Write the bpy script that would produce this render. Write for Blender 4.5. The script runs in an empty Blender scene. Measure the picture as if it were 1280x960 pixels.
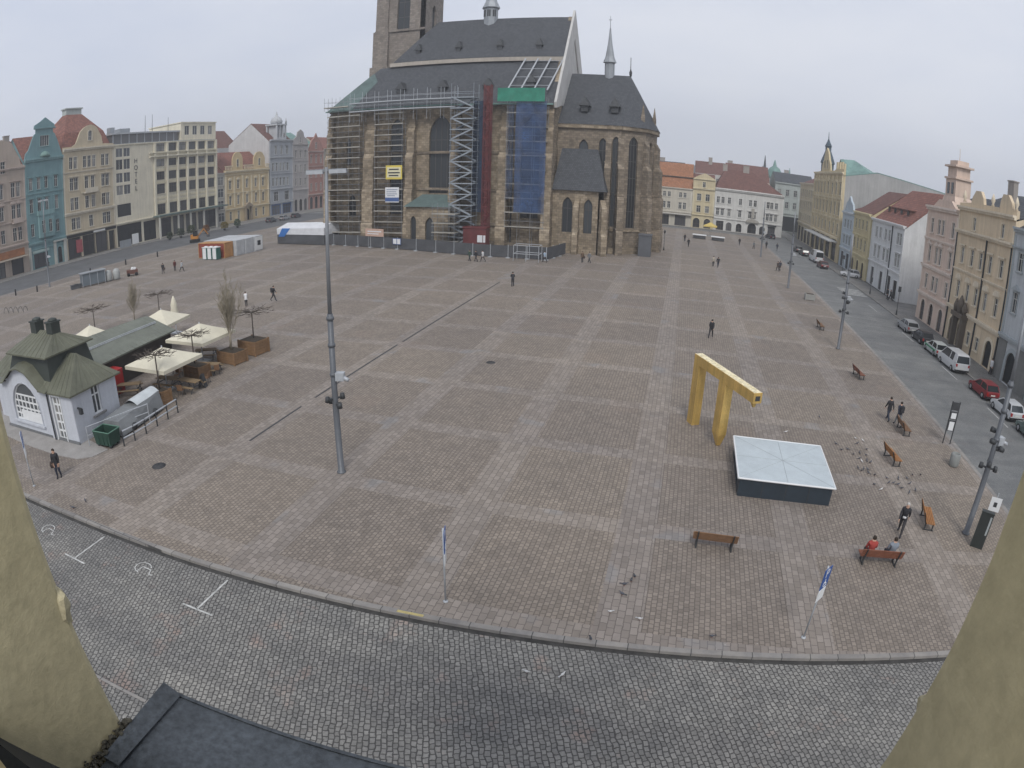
import bpy, bmesh, math, random
from mathutils import Vector, Matrix
from mathutils.geometry import delaunay_2d_cdt
random.seed(7)
scn = bpy.context.scene
COL = scn.collection
PI = math.pi

# ------------------------------------------------------------------ materials
def s2l(c):
    return tuple((v/12.92 if v <= .04045 else ((v+.055)/1.055)**2.4) for v in c)
def new_mat(name):
    m = bpy.data.materials.new(name); m.use_nodes = True
    nt = m.node_tree
    return m, nt, nt.nodes['Principled BSDF']
def N(nt, t, **kw):
    n = nt.nodes.new(t)
    for k, v in kw.items():
        if k.startswith('i_'): n.inputs[k[2:].replace('_', ' ')].default_value = v
        else: setattr(n, k, v)
    return n
def LK(nt, a, b): nt.links.new(a, b)
def math_n(nt, op, a, b=None, c=None):
    n = nt.nodes.new('ShaderNodeMath'); n.operation = op
    for i, v in enumerate((a, b, c)):
        if v is None: continue
        if hasattr(v, 'is_linked'): LK(nt, v, n.inputs[i])
        else: n.inputs[i].default_value = v
    return n.outputs[0]
def mixc(nt, f, a, b, mode='MIX'):
    n = nt.nodes.new('ShaderNodeMix'); n.data_type = 'RGBA'; n.blend_type = mode
    for i, v in ((0, f), (6, a), (7, b)):
        if hasattr(v, 'is_linked'): LK(nt, v, n.inputs[i])
        elif i == 0: n.inputs[0].default_value = v
        else: n.inputs[i].default_value = (*v[:3], 1)
    return n.outputs[2]
def noise(nt, vec, sc, det=4, rough=.6, dist=0):
    n = nt.nodes.new('ShaderNodeTexNoise'); n.inputs['Scale'].default_value = sc
    n.inputs['Detail'].default_value = det; n.inputs['Roughness'].default_value = rough
    n.inputs['Distortion'].default_value = dist
    if vec is not None: LK(nt, vec, n.inputs['Vector'])
    return n.outputs['Fac']
def remap(nt, v, a, b, c, d):
    n = nt.nodes.new('ShaderNodeMapRange'); LK(nt, v, n.inputs[0])
    for i, x in enumerate((a, b, c, d)): n.inputs[i+1].default_value = x
    return n.outputs[0]
def bump(nt, bs, h, st, dist=.02):
    n = nt.nodes.new('ShaderNodeBump'); n.inputs['Strength'].default_value = st
    n.inputs['Distance'].default_value = dist
    LK(nt, h, n.inputs['Height']); LK(nt, n.outputs[0], bs.inputs['Normal'])
def ocoord(nt): return nt.nodes.new('ShaderNodeTexCoord').outputs['Object']

_M = {}
def mat(name, col, rough=.85, var=.14, sc=.5, fine=0, bmp=0, metal=0., spec=.3, streak=0):
    """plain surface with blotchy wear: col is a linear base colour"""
    if name in _M: return _M[name]
    m, nt, bs = new_mat(name)
    v = ocoord(nt)
    f = noise(nt, v, sc, 6, .65)
    k = remap(nt, f, .3, .7, 1-var, 1+var)
    if fine:
        g = noise(nt, v, sc*18, 3, .6)
        k = math_n(nt, 'MULTIPLY', k, remap(nt, g, .3, .7, 1-fine, 1+fine))
    if streak:
        mp = N(nt, 'ShaderNodeMapping'); mp.inputs['Scale'].default_value = (1.3, 1.3, .08); LK(nt, v, mp.inputs['Vector'])
        g = noise(nt, mp.outputs[0], 1.6, 5, .7)
        k = math_n(nt, 'MULTIPLY', k, remap(nt, g, .35, .7, 1+streak*.3, 1-streak))
    h = N(nt, 'ShaderNodeVectorMath', operation='SCALE'); h.inputs[0].default_value = col[:3]
    LK(nt, k, h.inputs['Scale']); LK(nt, h.outputs[0], bs.inputs['Base Color'])
    bs.inputs['Roughness'].default_value = rough; bs.inputs['Metallic'].default_value = metal
    bs.inputs['Specular IOR Level'].default_value = spec
    if bmp: bump(nt, bs, noise(nt, v, sc*30, 4, .7), bmp)
    _M[name] = m
    return m
def plaster(name, rgb, var=.1, streak=.16):
    return mat('plaster_'+name, rgb, .9, var, .35, .05, .15, streak=streak)
def blockmat(name, c1, c2, mort, bw, bh, ms=.02, stain=.5, rough=.9, flat=False, bm=.4):
    if name in _M: return _M[name]
    m, nt, bs = new_mat(name)
    v = ocoord(nt)
    if not flat:
        sp = N(nt, 'ShaderNodeSeparateXYZ'); LK(nt, v, sp.inputs[0])
        cb = N(nt, 'ShaderNodeCombineXYZ')
        LK(nt, math_n(nt, 'ADD', sp.outputs[0], math_n(nt, 'MULTIPLY', sp.outputs[1], .83)), cb.inputs[0]); LK(nt, sp.outputs[2], cb.inputs[1])
        bv = cb.outputs[0]
    else: bv = v
    b = N(nt, 'ShaderNodeTexBrick'); LK(nt, bv, b.inputs['Vector'])
    b.inputs['Scale'].default_value = 1; b.inputs['Brick Width'].default_value = bw; b.inputs['Row Height'].default_value = bh
    b.inputs['Mortar Size'].default_value = ms; b.inputs['Mortar Smooth'].default_value = .3
    b.inputs['Color1'].default_value = (*c1, 1); b.inputs['Color2'].default_value = (*c2, 1); b.inputs['Mortar'].default_value = (*mort, 1)
    f = noise(nt, v, .16, 7, .7, .4)
    c = mixc(nt, remap(nt, f, .42, .68, 0, stain), b.outputs['Color'], tuple(x*.36 for x in c1))
    f2 = noise(nt, v, 1.1, 5, .7)
    c = mixc(nt, 1, c, mixc(nt, remap(nt, f2, .3, .72, 0, 1), (1.18, 1.15, 1.1), (.78, .78, .8)), 'MULTIPLY')
    LK(nt, c, bs.inputs['Base Color']); bs.inputs['Roughness'].default_value = rough; bs.inputs['Specular IOR Level'].default_value = .25
    bump(nt, bs, math_n(nt, 'ADD', math_n(nt, 'MULTIPLY', b.outputs['Fac'], -1.), math_n(nt, 'MULTIPLY', f2, .6)), bm, .03)
    _M[name] = m
    return m
def roofmat(name, col, row=.32, var=.25, rough=.85, patch=.3):
    if name in _M: return _M[name]
    m, nt, bs = new_mat(name)
    v = ocoord(nt)
    sp = N(nt, 'ShaderNodeSeparateXYZ'); LK(nt, v, sp.inputs[0])
    cb = N(nt, 'ShaderNodeCombineXYZ'); LK(nt, math_n(nt, 'ADD', sp.outputs[0], math_n(nt, 'MULTIPLY', sp.outputs[1], .37)), cb.inputs[0]); LK(nt, sp.outputs[2], cb.inputs[1])
    b = N(nt, 'ShaderNodeTexBrick'); LK(nt, cb.outputs[0], b.inputs['Vector'])
    b.inputs['Scale'].default_value = 1; b.inputs['Brick Width'].default_value = row*1.3; b.inputs['Row Height'].default_value = row
    b.inputs['Mortar Size'].default_value = .03; b.inputs['Mortar Smooth'].default_value = .6
    b.inputs['Color1'].default_value = (*[x*(1-var) for x in col], 1); b.inputs['Color2'].default_value = (*[x*(1+var) for x in col], 1)
    b.inputs['Mortar'].default_value = (*[x*.45 for x in col], 1)
    f = noise(nt, v, .25, 6, .7)
    c = mixc(nt, remap(nt, f, .4, .7, 0, patch), b.outputs['Color'], tuple(x*.4+.015 for x in col))
    LK(nt, c, bs.inputs['Base Color']); bs.inputs['Roughness'].default_value = rough; bs.inputs['Specular IOR Level'].default_value = .3
    bump(nt, bs, b.outputs['Fac'], .3, .03)
    _M[name] = m
    return m

# setts laid in courses, with a grid of pale slab bands across the square
def paving_mat():
    m, nt, bs = new_mat('square_paving')
    v = ocoord(nt)
    sp = N(nt, 'ShaderNodeSeparateXYZ'); LK(nt, v, sp.inputs[0])
    X, Y = sp.outputs[0], sp.outputs[1]
    wob = noise(nt, v, 1.7, 3); wob2 = noise(nt, v, 4.3, 2)
    cb = N(nt, 'ShaderNodeCombineXYZ')
    LK(nt, math_n(nt, 'ADD', Y, math_n(nt, 'MULTIPLY', wob, .10)), cb.inputs[0])
    LK(nt, math_n(nt, 'ADD', X, math_n(nt, 'MULTIPLY', wob2, .07)), cb.inputs[1])
    def brick(vec, w, h, ms, c1, c2, mo):
        b = N(nt, 'ShaderNodeTexBrick'); LK(nt, vec, b.inputs['Vector'])
        b.inputs['Scale'].default_value = 1; b.inputs['Brick Width'].default_value = w; b.inputs['Row Height'].default_value = h
        b.inputs['Mortar Size'].default_value = ms; b.inputs['Mortar Smooth'].default_value = .5; b.inputs['Bias'].default_value = 0
        for k, c in (('Color1', c1), ('Color2', c2), ('Mortar', mo)): b.inputs[k].default_value = (*c, 1)
        return b
    A = brick(cb.outputs[0], .24, .205, .026, (.194, .166, .139), (.268, .231, .194), (.130, .113, .098))
    B = brick(cb.outputs[0], .42, .28, .020, (.210, .184, .160), (.280, .248, .219), (.138, .121, .107))
    # whole stones change tone a little from patch to patch
    fx = math_n(nt, 'FRACT', math_n(nt, 'DIVIDE', math_n(nt, 'ADD', X, 8.65+730), 7.3))
    fy = math_n(nt, 'FRACT', math_n(nt, 'DIVIDE', math_n(nt, 'ADD', Y, -23.5+750), 7.5))
    band = math_n(nt, 'MAXIMUM', math_n(nt, 'LESS_THAN', fx, .233), math_n(nt, 'LESS_THAN', fy, .155))
    c = mixc(nt, band, A.outputs['Color'], B.outputs['Color'])
    # panel to panel difference
    cell = N(nt, 'ShaderNodeCombineXYZ')
    LK(nt, math_n(nt, 'FLOOR', math_n(nt, 'DIVIDE', math_n(nt, 'ADD', X, 8.65+730), 7.3)), cell.inputs[0])
    LK(nt, math_n(nt, 'FLOOR', math_n(nt, 'DIVIDE', math_n(nt, 'ADD', Y, -23.5+750), 7.5)), cell.inputs[1])
    wn = N(nt, 'ShaderNodeTexWhiteNoise'); LK(nt, cell.outputs[0], wn.inputs['Vector'])
    c = mixc(nt, 1, c, mixc(nt, wn.outputs['Value'], (.93, .92, .93), (1.07, 1.05, 1.02)), 'MULTIPLY')
    d = noise(nt, v, .09, 7, .68, .6)
    c = mixc(nt, 1, c, mixc(nt, remap(nt, d, .3, .7, 0, 1), (.90, .905, .915), (1.08, 1.07, 1.05)), 'MULTIPLY')
    e = noise(nt, v, .8, 6, .72, .3)
    c = mixc(nt, 1, c, mixc(nt, remap(nt, e, .3, .7, 0, 1), (.88, .88, .885), (1.11, 1.105, 1.10)), 'MULTIPLY')
    # dark runs of dirt and damp, and a few relaid squares
    mp2 = N(nt, 'ShaderNodeMapping'); mp2.inputs['Scale'].default_value = (.35, .09, 1); mp2.inputs['Rotation'].default_value = (0, 0, .5); LK(nt, v, mp2.inputs['Vector'])
    st = noise(nt, mp2.outputs[0], 1., 6, .72, 1.2)
    c = mixc(nt, remap(nt, st, .56, .74, 0, .24), c, (.10, .088, .08))
    rl_ = N(nt, 'ShaderNodeTexVoronoi'); rl_.inputs['Scale'].default_value = .16; rl_.distance = 'CHEBYCHEV'; LK(nt, v, rl_.inputs['Vector'])
    c = mixc(nt, math_n(nt, 'MULTIPLY', math_n(nt, 'LESS_THAN', rl_.outputs['Distance'], .16), .10), c, (.24, .17, .13))
    # patches relaid with bluish stone
    g = noise(nt, v, .33, 2, .5)
    c = mixc(nt, math_n(nt, 'MULTIPLY', remap(nt, g, .62, .68, 0, .3), band), c, (.21, .225, .24))
    # small white specks of gum and droppings
    vo = N(nt, 'ShaderNodeTexVoronoi'); vo.inputs['Scale'].default_value = 1.6; LK(nt, v, vo.inputs['Vector'])
    c = mixc(nt, math_n(nt, 'MULTIPLY', math_n(nt, 'LESS_THAN', vo.outputs['Distance'], .045), .4), c, (.45, .44, .42))
    LK(nt, c, bs.inputs['Base Color'])
    bs.inputs['Roughness'].default_value = .78; bs.inputs['Specular IOR Level'].default_value = .35
    hh = mixc(nt, band, A.outputs['Fac'], B.outputs['Fac'])
    bump(nt, bs, math_n(nt, 'MULTIPLY', hh, -1.), .45, .02)
    return m
def sett_mat(name, c1, c2, mo, w, h, ms, rot=0., tint=(.35, .22, .17), tf=.25, wet=.5):
    m, nt, bs = new_mat(name)
    v = ocoord(nt)
    mp = N(nt, 'ShaderNodeMapping'); mp.inputs['Rotation'].default_value = (0, 0, rot); LK(nt, v, mp.inputs['Vector'])
    n3 = N(nt, 'ShaderNodeTexNoise'); n3.inputs['Scale'].default_value = 2.6; n3.inputs['Detail'].default_value = 3; LK(nt, v, n3.inputs['Vector'])
    va = N(nt, 'ShaderNodeVectorMath', operation='SCALE'); LK(nt, n3.outputs['Color'], va.inputs[0]); va.inputs['Scale'].default_value = w*.85
    vb = N(nt, 'ShaderNodeVectorMath', operation='ADD'); LK(nt, mp.outputs[0], vb.inputs[0]); LK(nt, va.outputs[0], vb.inputs[1])
    b = N(nt, 'ShaderNodeTexBrick'); LK(nt, vb.outputs[0], b.inputs['Vector'])
    b.inputs['Scale'].default_value = 1; b.inputs['Brick Width'].default_value = w; b.inputs['Row Height'].default_value = h
    b.inputs['Mortar Size'].default_value = ms; b.inputs['Mortar Smooth'].default_value = .6
    b.inputs['Color1'].default_value = (*c1, 1); b.inputs['Color2'].default_value = (*c2, 1); b.inputs['Mortar'].default_value = (*mo, 1)
    f = noise(nt, v, .35, 6, .7, .5)
    c = mixc(nt, 1, b.outputs['Color'], mixc(nt, remap(nt, f, .3, .7, 0, 1), (.78, .79, .81), (1.2, 1.19, 1.17)), 'MULTIPLY')
    g = noise(nt, v, .55, 4, .7)
    c = mixc(nt, math_n(nt, 'MULTIPLY', remap(nt, g, .58, .7, 0, tf), math_n(nt, 'SUBTRACT', 1., b.outputs['Fac'])), c, tint)
    mp3 = N(nt, 'ShaderNodeMapping'); mp3.inputs['Scale'].default_value = (.05, .45, 1); LK(nt, v, mp3.inputs['Vector'])
    tr_ = noise(nt, mp3.outputs[0], 1., 5, .65, .4)
    c = mixc(nt, 1, c, mixc(nt, remap(nt, tr_, .34, .66, 0, 1), (.80, .80, .81), (1.13, 1.13, 1.11)), 'MULTIPLY')
    q = noise(nt, v, 9, 3, .7)
    c = mixc(nt, 1, c, mixc(nt, remap(nt, q, .3, .7, 0, 1), (.82, .82, .82), (1.18, 1.18, 1.18)), 'MULTIPLY')
    LK(nt, c, bs.inputs['Base Color']); bs.inputs['Roughness'].default_value = .7; bs.inputs['Specular IOR Level'].default_value = wet
    bump(nt, bs, math_n(nt, 'ADD', math_n(nt, 'MULTIPLY', b.outputs['Fac'], -1.), math_n(nt, 'MULTIPLY', q, .3)), .6, .03)
    return m
def glassmat(name='window_glass', col=(.052, .057, .062), rough=.12, spec=.5, blind=.75):
    if name in _M: return _M[name]
    m, nt, bs = new_mat(name)
    v = ocoord(nt)
    oi = N(nt, 'ShaderNodeObjectInfo')
    k = remap(nt, oi.outputs['Random'], 0, .8, .5, 2.0)
    h = N(nt, 'ShaderNodeVectorMath', operation='SCALE'); h.inputs[0].default_value = col; LK(nt, k, h.inputs['Scale'])
    sp = N(nt, 'ShaderNodeSeparateXYZ'); LK(nt, v, sp.inputs[0])
    # some windows have a pale blind or curtains behind the glass
    cur = math_n(nt, 'MULTIPLY', math_n(nt, 'GREATER_THAN', oi.outputs['Random'], .74), math_n(nt, 'GREATER_THAN', math_n(nt, 'ADD', math_n(nt, 'ABSOLUTE', sp.outputs[0]), math_n(nt, 'MULTIPLY', sp.outputs[2], .18)), .33))
    LK(nt, mixc(nt, math_n(nt, 'MULTIPLY', cur, blind), h.outputs[0], (.26, .255, .24)), bs.inputs['Base Color'])
    bs.inputs['Roughness'].default_value = rough; bs.inputs['Specular IOR Level'].default_value = spec
    bump(nt, bs, noise(nt, v, 1.5, 2), .08)
    _M[name] = m
    return m
def netmat(name, col, alpha, sc=18):
    if name in _M: return _M[name]
    m, nt, bs = new_mat(name)
    v = ocoord(nt)
    f = noise(nt, v, .45, 5, .65)
    c = mixc(nt, remap(nt, f, .3, .7, 0, 1), tuple(x*.6 for x in col), tuple(min(1, x*1.35) for x in col))
    LK(nt, c, bs.inputs['Base Color']); bs.inputs['Roughness'].default_value = .8
    LK(nt, remap(nt, noise(nt, v, .3, 4), .3, .7, alpha-.18, min(1, alpha+.12)), bs.inputs['Alpha'])
    _M[name] = m
    return m

# ------------------------------------------------------------------ mesh builder
class MB:
    def __init__(s): s.v = []; s.f = []; s.mi = []; s.sm = []
    def add(s, vs, fs, mi=0, smooth=False):
        o = len(s.v); s.v += [tuple(p) for p in vs]
        for f in fs: s.f.append([o+i for i in f]); s.mi.append(mi); s.sm.append(smooth)
        return s
    def box(s, x0, x1, y0, y1, z0, z1, mi=0):
        return s.add([(x0,y0,z0),(x1,y0,z0),(x1,y1,z0),(x0,y1,z0),(x0,y0,z1),(x1,y0,z1),(x1,y1,z1),(x0,y1,z1)],
                     [(0,3,2,1),(4,5,6,7),(0,1,5,4),(1,2,6,5),(2,3,7,6),(3,0,4,7)], mi)
    def obox(s, c, sz, rz=0, mi=0, tilt=None):
        M = Matrix.Translation(c) @ Matrix.Rotation(rz, 4, 'Z')
        if tilt: M = M @ Matrix.Rotation(tilt[0], 4, tilt[1])
        a, b, d = (q/2 for q in sz)
        vs = [M @ Vector(p) for p in ((-a,-b,-d),(a,-b,-d),(a,b,-d),(-a,b,-d),(-a,-b,d),(a,-b,d),(a,b,d),(-a,b,d))]
        return s.add(vs, [(0,3,2,1),(4,5,6,7),(0,1,5,4),(1,2,6,5),(2,3,7,6),(3,0,4,7)], mi)
    def tube(s, p, q, r, r2=None, n=6, mi=0, caps=True):
        p, q = Vector(p), Vector(q); d = q-p
        if d.length < 1e-6: return s
        r2 = r if r2 is None else r2
        M = d.to_track_quat('Z', 'Y').to_matrix()
        vs = []
        for c, rr in ((p, r), (q, r2)):
            for i in range(n):
                a = 2*PI*i/n; vs.append(c + M @ Vector((rr*math.cos(a), rr*math.sin(a), 0)))
        fs = [(i, (i+1) % n, n+(i+1) % n, n+i) for i in range(n)]
        if caps: fs += [tuple(range(n-1, -1, -1)), tuple(range(n, 2*n))]
        return s.add(vs, fs, mi, n > 6)
    def lathe(s, prof, n=12, c=(0, 0, 0), mi=0, smooth=True, rot=0):
        vs = []
        for r, z in prof:
            for i in range(n):
                a = 2*PI*i/n+rot; vs.append((c[0]+r*math.cos(a), c[1]+r*math.sin(a), c[2]+z))
        fs = []
        for k in range(len(prof)-1):
            for i in range(n): fs.append((k*n+i, k*n+(i+1) % n, (k+1)*n+(i+1) % n, (k+1)*n+i))
        fs += [tuple(range(n-1, -1, -1)), tuple((len(prof)-1)*n+i for i in range(n))]
        return s.add(vs, fs, mi, smooth)
    def prism(s, pts, z0, z1, mi=0, mtop=None):
        n = len(pts)
        vs = [(x, y, z0) for x, y in pts]+[(x, y, z1) for x, y in pts]
        s.add(vs, [(i, (i+1) % n, n+(i+1) % n, n+i) for i in range(n)]+[tuple(range(n-1, -1, -1))], mi)
        return s.add(vs[n:], [tuple(range(n))], mi if mtop is None else mtop)
    def uprism(s, pts, y0, y1, mi=0):
        """outline in the x-z plane pushed along y"""
        n = len(pts)
        vs = [(x, y0, z) for x, z in pts]+[(x, y1, z) for x, z in pts]
        return s.add(vs, [(i, (i+1) % n, n+(i+1) % n, n+i) for i in range(n)]+[tuple(range(n)), tuple(range(2*n-1, n-1, -1))], mi)
    def poly(s, pts, mi=0): return s.add(pts, [tuple(range(len(pts)))], mi)
    def xform(s, M):
        s.v = [tuple(M @ Vector(p)) for p in s.v]; return s
    def mesh(s, name, mats, fix=True):
        me = bpy.data.meshes.new(name); me.from_pydata(s.v, [], s.f)
        for m in (mats if isinstance(mats, (list, tuple)) else [mats]): me.materials.append(m)
        me.polygons.foreach_set('material_index', s.mi); me.polygons.foreach_set('use_smooth', s.sm)
        if fix:
            b = bmesh.new(); b.from_mesh(me); bmesh.ops.recalc_face_normals(b, faces=b.faces); b.to_mesh(me); b.free()
        me.update()
        return me
    def build(s, name, mats, parent=None, fix=True, loc=None, rz=0):
        return link(name, s.mesh(name, mats, fix), parent, loc, rz)
def link(name, me, parent=None, loc=None, rz=0):
    o = bpy.data.objects.new(name, me); COL.objects.link(o)
    if parent is not None: o.parent = parent
    if loc is not None: o.location = loc
    o.rotation_euler[2] = rz
    return o
def tag(o, label=None, cat=None, group=None, kind=None):
    if label: o['label'] = label
    if cat: o['category'] = cat
    if group: o['group'] = group
    if kind: o['kind'] = kind
    return o
def thing(name, label, cat, loc=(0, 0, 0), rz=0, group=None):
    o = bpy.data.objects.new(name, None); COL.objects.link(o); o.empty_display_size = .2
    o.location = loc; o.rotation_euler[2] = rz
    return tag(o, label, cat, group)
def copy_tree(o, parent=None, loc=None, rz=None):
    c = o.copy(); COL.objects.link(c)
    if parent is not None: c.parent = parent
    if loc is not None: c.location = loc
    if rz is not None: c.rotation_euler[2] = rz
    for ch in list(o.children): copy_tree(ch, c)
    return c

# ------------------------------------------------------------------ walls with real openings
def arch_pts(w, h, kind='r', n=5):
    a = w/2
    if kind == 'r': return [(-a, 0), (a, 0), (a, h), (-a, h)]
    if kind == 'a':
        s = h-a
        return [(-a, 0), (a, 0)]+[(a*math.cos(PI*i/(2*n)), s+a*math.sin(PI*i/(2*n))) for i in range(2*n+1)]
    s = h-w*.866
    R = [(-a+w*math.cos(PI/3*i/n), s+w*math.sin(PI/3*i/n)) for i in range(n+1)]
    return [(-a, 0), (a, 0)]+R+[(-x, z) for x, z in reversed(R[:-1])]
def inside(p, poly):
    x, y = p; r = False; j = len(poly)-1
    for i in range(len(poly)):
        xi, yi = poly[i]; xj, yj = poly[j]
        if (yi > y) != (yj > y) and x < (xj-xi)*(y-yi)/(yj-yi)+xi: r = not r
        j = i
    return r
def offs(poly, d):
    """outline moved outwards by d (counter-clockwise outline)"""
    n = len(poly); out = []
    for i in range(n):
        p0, p1, p2 = Vector(poly[i-1]), Vector(poly[i]), Vector(poly[(i+1) % n])
        a = (p1-p0).normalized(); b = (p2-p1).normalized()
        na, nb = Vector((a.y, -a.x)), Vector((b.y, -b.x))
        m = (na+nb); m = m/max(.35, m.length_squared)*2
        q = p1+m*d
        out.append((q.x, q.y))
    return out
def wall_sheet(mb, outline, holes, y=0., depth=.2, thick=.4, mi=0, mr=None):
    """front face of a wall (outline and holes in x-z), reveals of the holes, edges and back"""
    pts = []; ed = []
    for poly in [outline]+holes:
        o = len(pts); n = len(poly); pts += [Vector(p) for p in poly]
        ed += [(o+i, o+(i+1) % n) for i in range(n)]
    V, E_, F_, *_ = delaunay_2d_cdt(pts, ed, [], 0, 1e-5)
    fs = []
    for f in F_:
        c = sum((V[i] for i in f), Vector((0, 0)))/len(f)
        if inside(c, outline) and not any(inside(c, h) for h in holes): fs.append(f)
    mb.add([(p.x, y, p.y) for p in V], fs, mi)
    n = len(outline)
    mb.add([(x, y, z) for x, z in outline]+[(x, y+thick, z) for x, z in outline], [(i, (i+1) % n, n+(i+1) % n, n+i) for i in range(n)]+[tuple(range(n, 2*n))], mi)
    for hpoly in holes:
        n = len(hpoly)
        mb.add([(x, y, z) for x, z in hpoly]+[(x, y+depth, z) for x, z in hpoly], [(i, (i+1) % n, n+(i+1) % n, n+i) for i in range(n)], mi if mr is None else mr)
_W = {}
def strip(mb, a, b, y0, y1, mi, skip=()):
    """band between two outlines of the same length, from y0 (front) to y1"""
    n = len(a)
    for i in range(n):
        if i in skip: continue
        j = (i+1) % n
        q = [a[i], a[j], b[j], b[i]]
        mb.add([(x, y0, z) for x, z in q]+[(x, y1, z) for x, z in q], [(0,1,2,3),(7,6,5,4),(0,4,5,1),(1,5,6,2),(2,6,7,3),(3,7,4,0)], mi)
def window_meshes(w, h, kind, frame, trim, glass, nm=1, nt=1, sur=.16, sill=True, hood=0, fr=.08):
    key = (round(w, 3), round(h, 3), kind, frame.name, trim.name, glass.name, nm, nt, sur, sill, hood, fr)
    if key in _W: return _W[key]
    P = arch_pts(w, h, kind)
    mb = MB()
    if sur: strip(mb, P, offs(P, sur), -.07, .01, 1, skip=(0,))
    if sill and kind != 'door': mb.box(-w/2-.22, w/2+.22, -.16, .02, -.13, -.003, 1)
    if hood == 1: mb.box(-w/2-.3, w/2+.3, -.28, -.0, h+.18, h+.36, 1)
    if hood == 2: mb.uprism([(-w/2-.35, h+.2), (w/2+.35, h+.2), (0, h+.75)], -.28, 0, 1)
    if hood == 3: mb.uprism([(-w/2-.3, h+.2), (w/2+.3, h+.2)]+[((w/2+.3)*math.cos(PI*i/8), h+.25+.6*math.sin(PI*i/8)) for i in range(1, 8)], -.28, 0, 1)
    strip(mb, offs(P, -fr), P, .10, .17, 0)
    for i in range(nm):
        x = -w/2+w*(i+1)/(nm+1); zt = h-fr if kind == 'r' else h-fr-(.0 if abs(x) < .05 else w*.25)
        mb.box(x-fr/2, x+fr/2, .105, .165, fr, zt, 0)
    for i in range(nt):
        z = h*.68 if nt == 1 else h*(i+1)/(nt+1)
        if kind == 'a': z = h*.82*(i+1)/(nt+1)
        elif kind == 'g' and nt > 1: z = (h-w*.8)*(i+1)/nt
        mb.box(-w/2+fr, w/2-fr, .11, .16, z-fr/2, z+fr/2, 0)
    me = mb.mesh('window', [frame, trim])
    n = len(P)
    pm = MB().add([(x, .15, z) for x, z in P]+[(x, .19, z) for x, z in P], [tuple(range(n)), tuple(range(2*n-1, n-1, -1))]+[(i, n+i, n+(i+1) % n, (i+1) % n) for i in range(n)]).mesh('pane', [glass])
    _W[key] = (me, pm)
    return _W[key]
def put_window(root, u, z, me_pm, name='window', y=0.):
    o = link(name, me_pm[0], root, (u, y, z))
    link('pane', me_pm[1], o)
    return o
def roof_gable(mb, L, y0, y1, z0, z1, ov=.35, mi=0, mw=1, ry=None):
    """ridge along x"""
    ry = (y0+y1)/2 if ry is None else ry
    a, b = -.0, L
    s0 = (z1-z0)/(ry-y0); s1 = (z1-z0)/(y1-ry)
    yo0, zo0 = y0-ov, z0-ov*s0; yo1, zo1 = y1+ov, z1-(y1+ov-ry)*s1
    mb.add([(a,yo0,zo0),(b,yo0,zo0),(b,ry,z1),(a,ry,z1),(a,yo1,zo1),(b,yo1,zo1),
            (a,yo0,zo0-.18),(b,yo0,zo0-.18),(b,ry,z1-.2),(a,ry,z1-.2),(a,yo1,zo1-.18),(b,yo1,zo1-.18)],
           [(0,1,2,3),(3,2,5,4),(6,9,8,7),(9,10,11,8),(0,6,7,1),(4,5,11,10),(0,3,9,6),(3,4,10,9),(1,7,8,2),(2,8,11,5)], mi)
    e = .03
    for x, q in ((a+e, 1), (b-e, 1)):
        mb.add([(x,y0+.02,z0-.25),(x,y1-.02,z0-.25),(x,y1-.02,z0-.03),(x,ry,z1-.22),(x,y0+.02,z0-.03)], [(0,1,2,3,4)], mw)
def roof_hip(mb, x0, x1, y0, y1, z0, z1, ix, ov=.3, mi=0, ix2=None, ry=None, ry2=None):
    ry = (y0+y1)/2 if ry is None else ry
    ix2 = ix if ix2 is None else ix2
    x0 -= ov; x1 += ov; y0 -= ov; y1 += ov
    ra = (x0+ix, ry, z1); rb = (x1-ix2, ry, z1)
    mb.add([(x0,y0,z0),(x1,y0,z0),(x1,y1,z0),(x0,y1,z0),ra,rb,(x0,y0,z0-.2),(x1,y0,z0-.2),(x1,y1,z0-.2),(x0,y1,z0-.2)],
           [(0,1,5,4),(1,2,5),(2,3,4,5),(3,0,4),(0,6,7,1),(1,7,8,2),(2,8,9,3),(3,9,6,0),(9,8,7,6)], mi)

def parts(root, name, boxes, m):
    for b in boxes: MB().box(*b).build(name, m, root)

# ------------------------------------------------------------------ camera, sky, sun
EYE = 15.0
cd = bpy.data.cameras.new('camera'); cam = bpy.data.objects.new('camera', cd); COL.objects.link(cam)
cd.type = 'PANO'; cd.panorama_type = 'FISHEYE_EQUISOLID'
cd.sensor_fit = 'HORIZONTAL'; cd.sensor_width = 36.; cd.sensor_height = 27.
cd.fisheye_lens = 797./1280*36.; cd.fisheye_fov = math.radians(180); cd.lens = 797./1280*36.
cd.clip_start = .02; cd.clip_end = 6000
cam.matrix_world = (Matrix.Translation((0, 0, EYE)) @ Matrix.Rotation(.2585, 4, 'Z') @ Matrix.Rotation(PI/2-.345, 4, 'X') @ Matrix.Rotation(.028, 4, 'Z'))
scn.camera = cam
scn.view_settings.view_transform = 'Standard'; scn.view_settings.look = 'None'
scn.view_settings.exposure = .42; scn.view_settings.gamma = 1; scn.view_settings.use_curve_mapping = False

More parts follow.
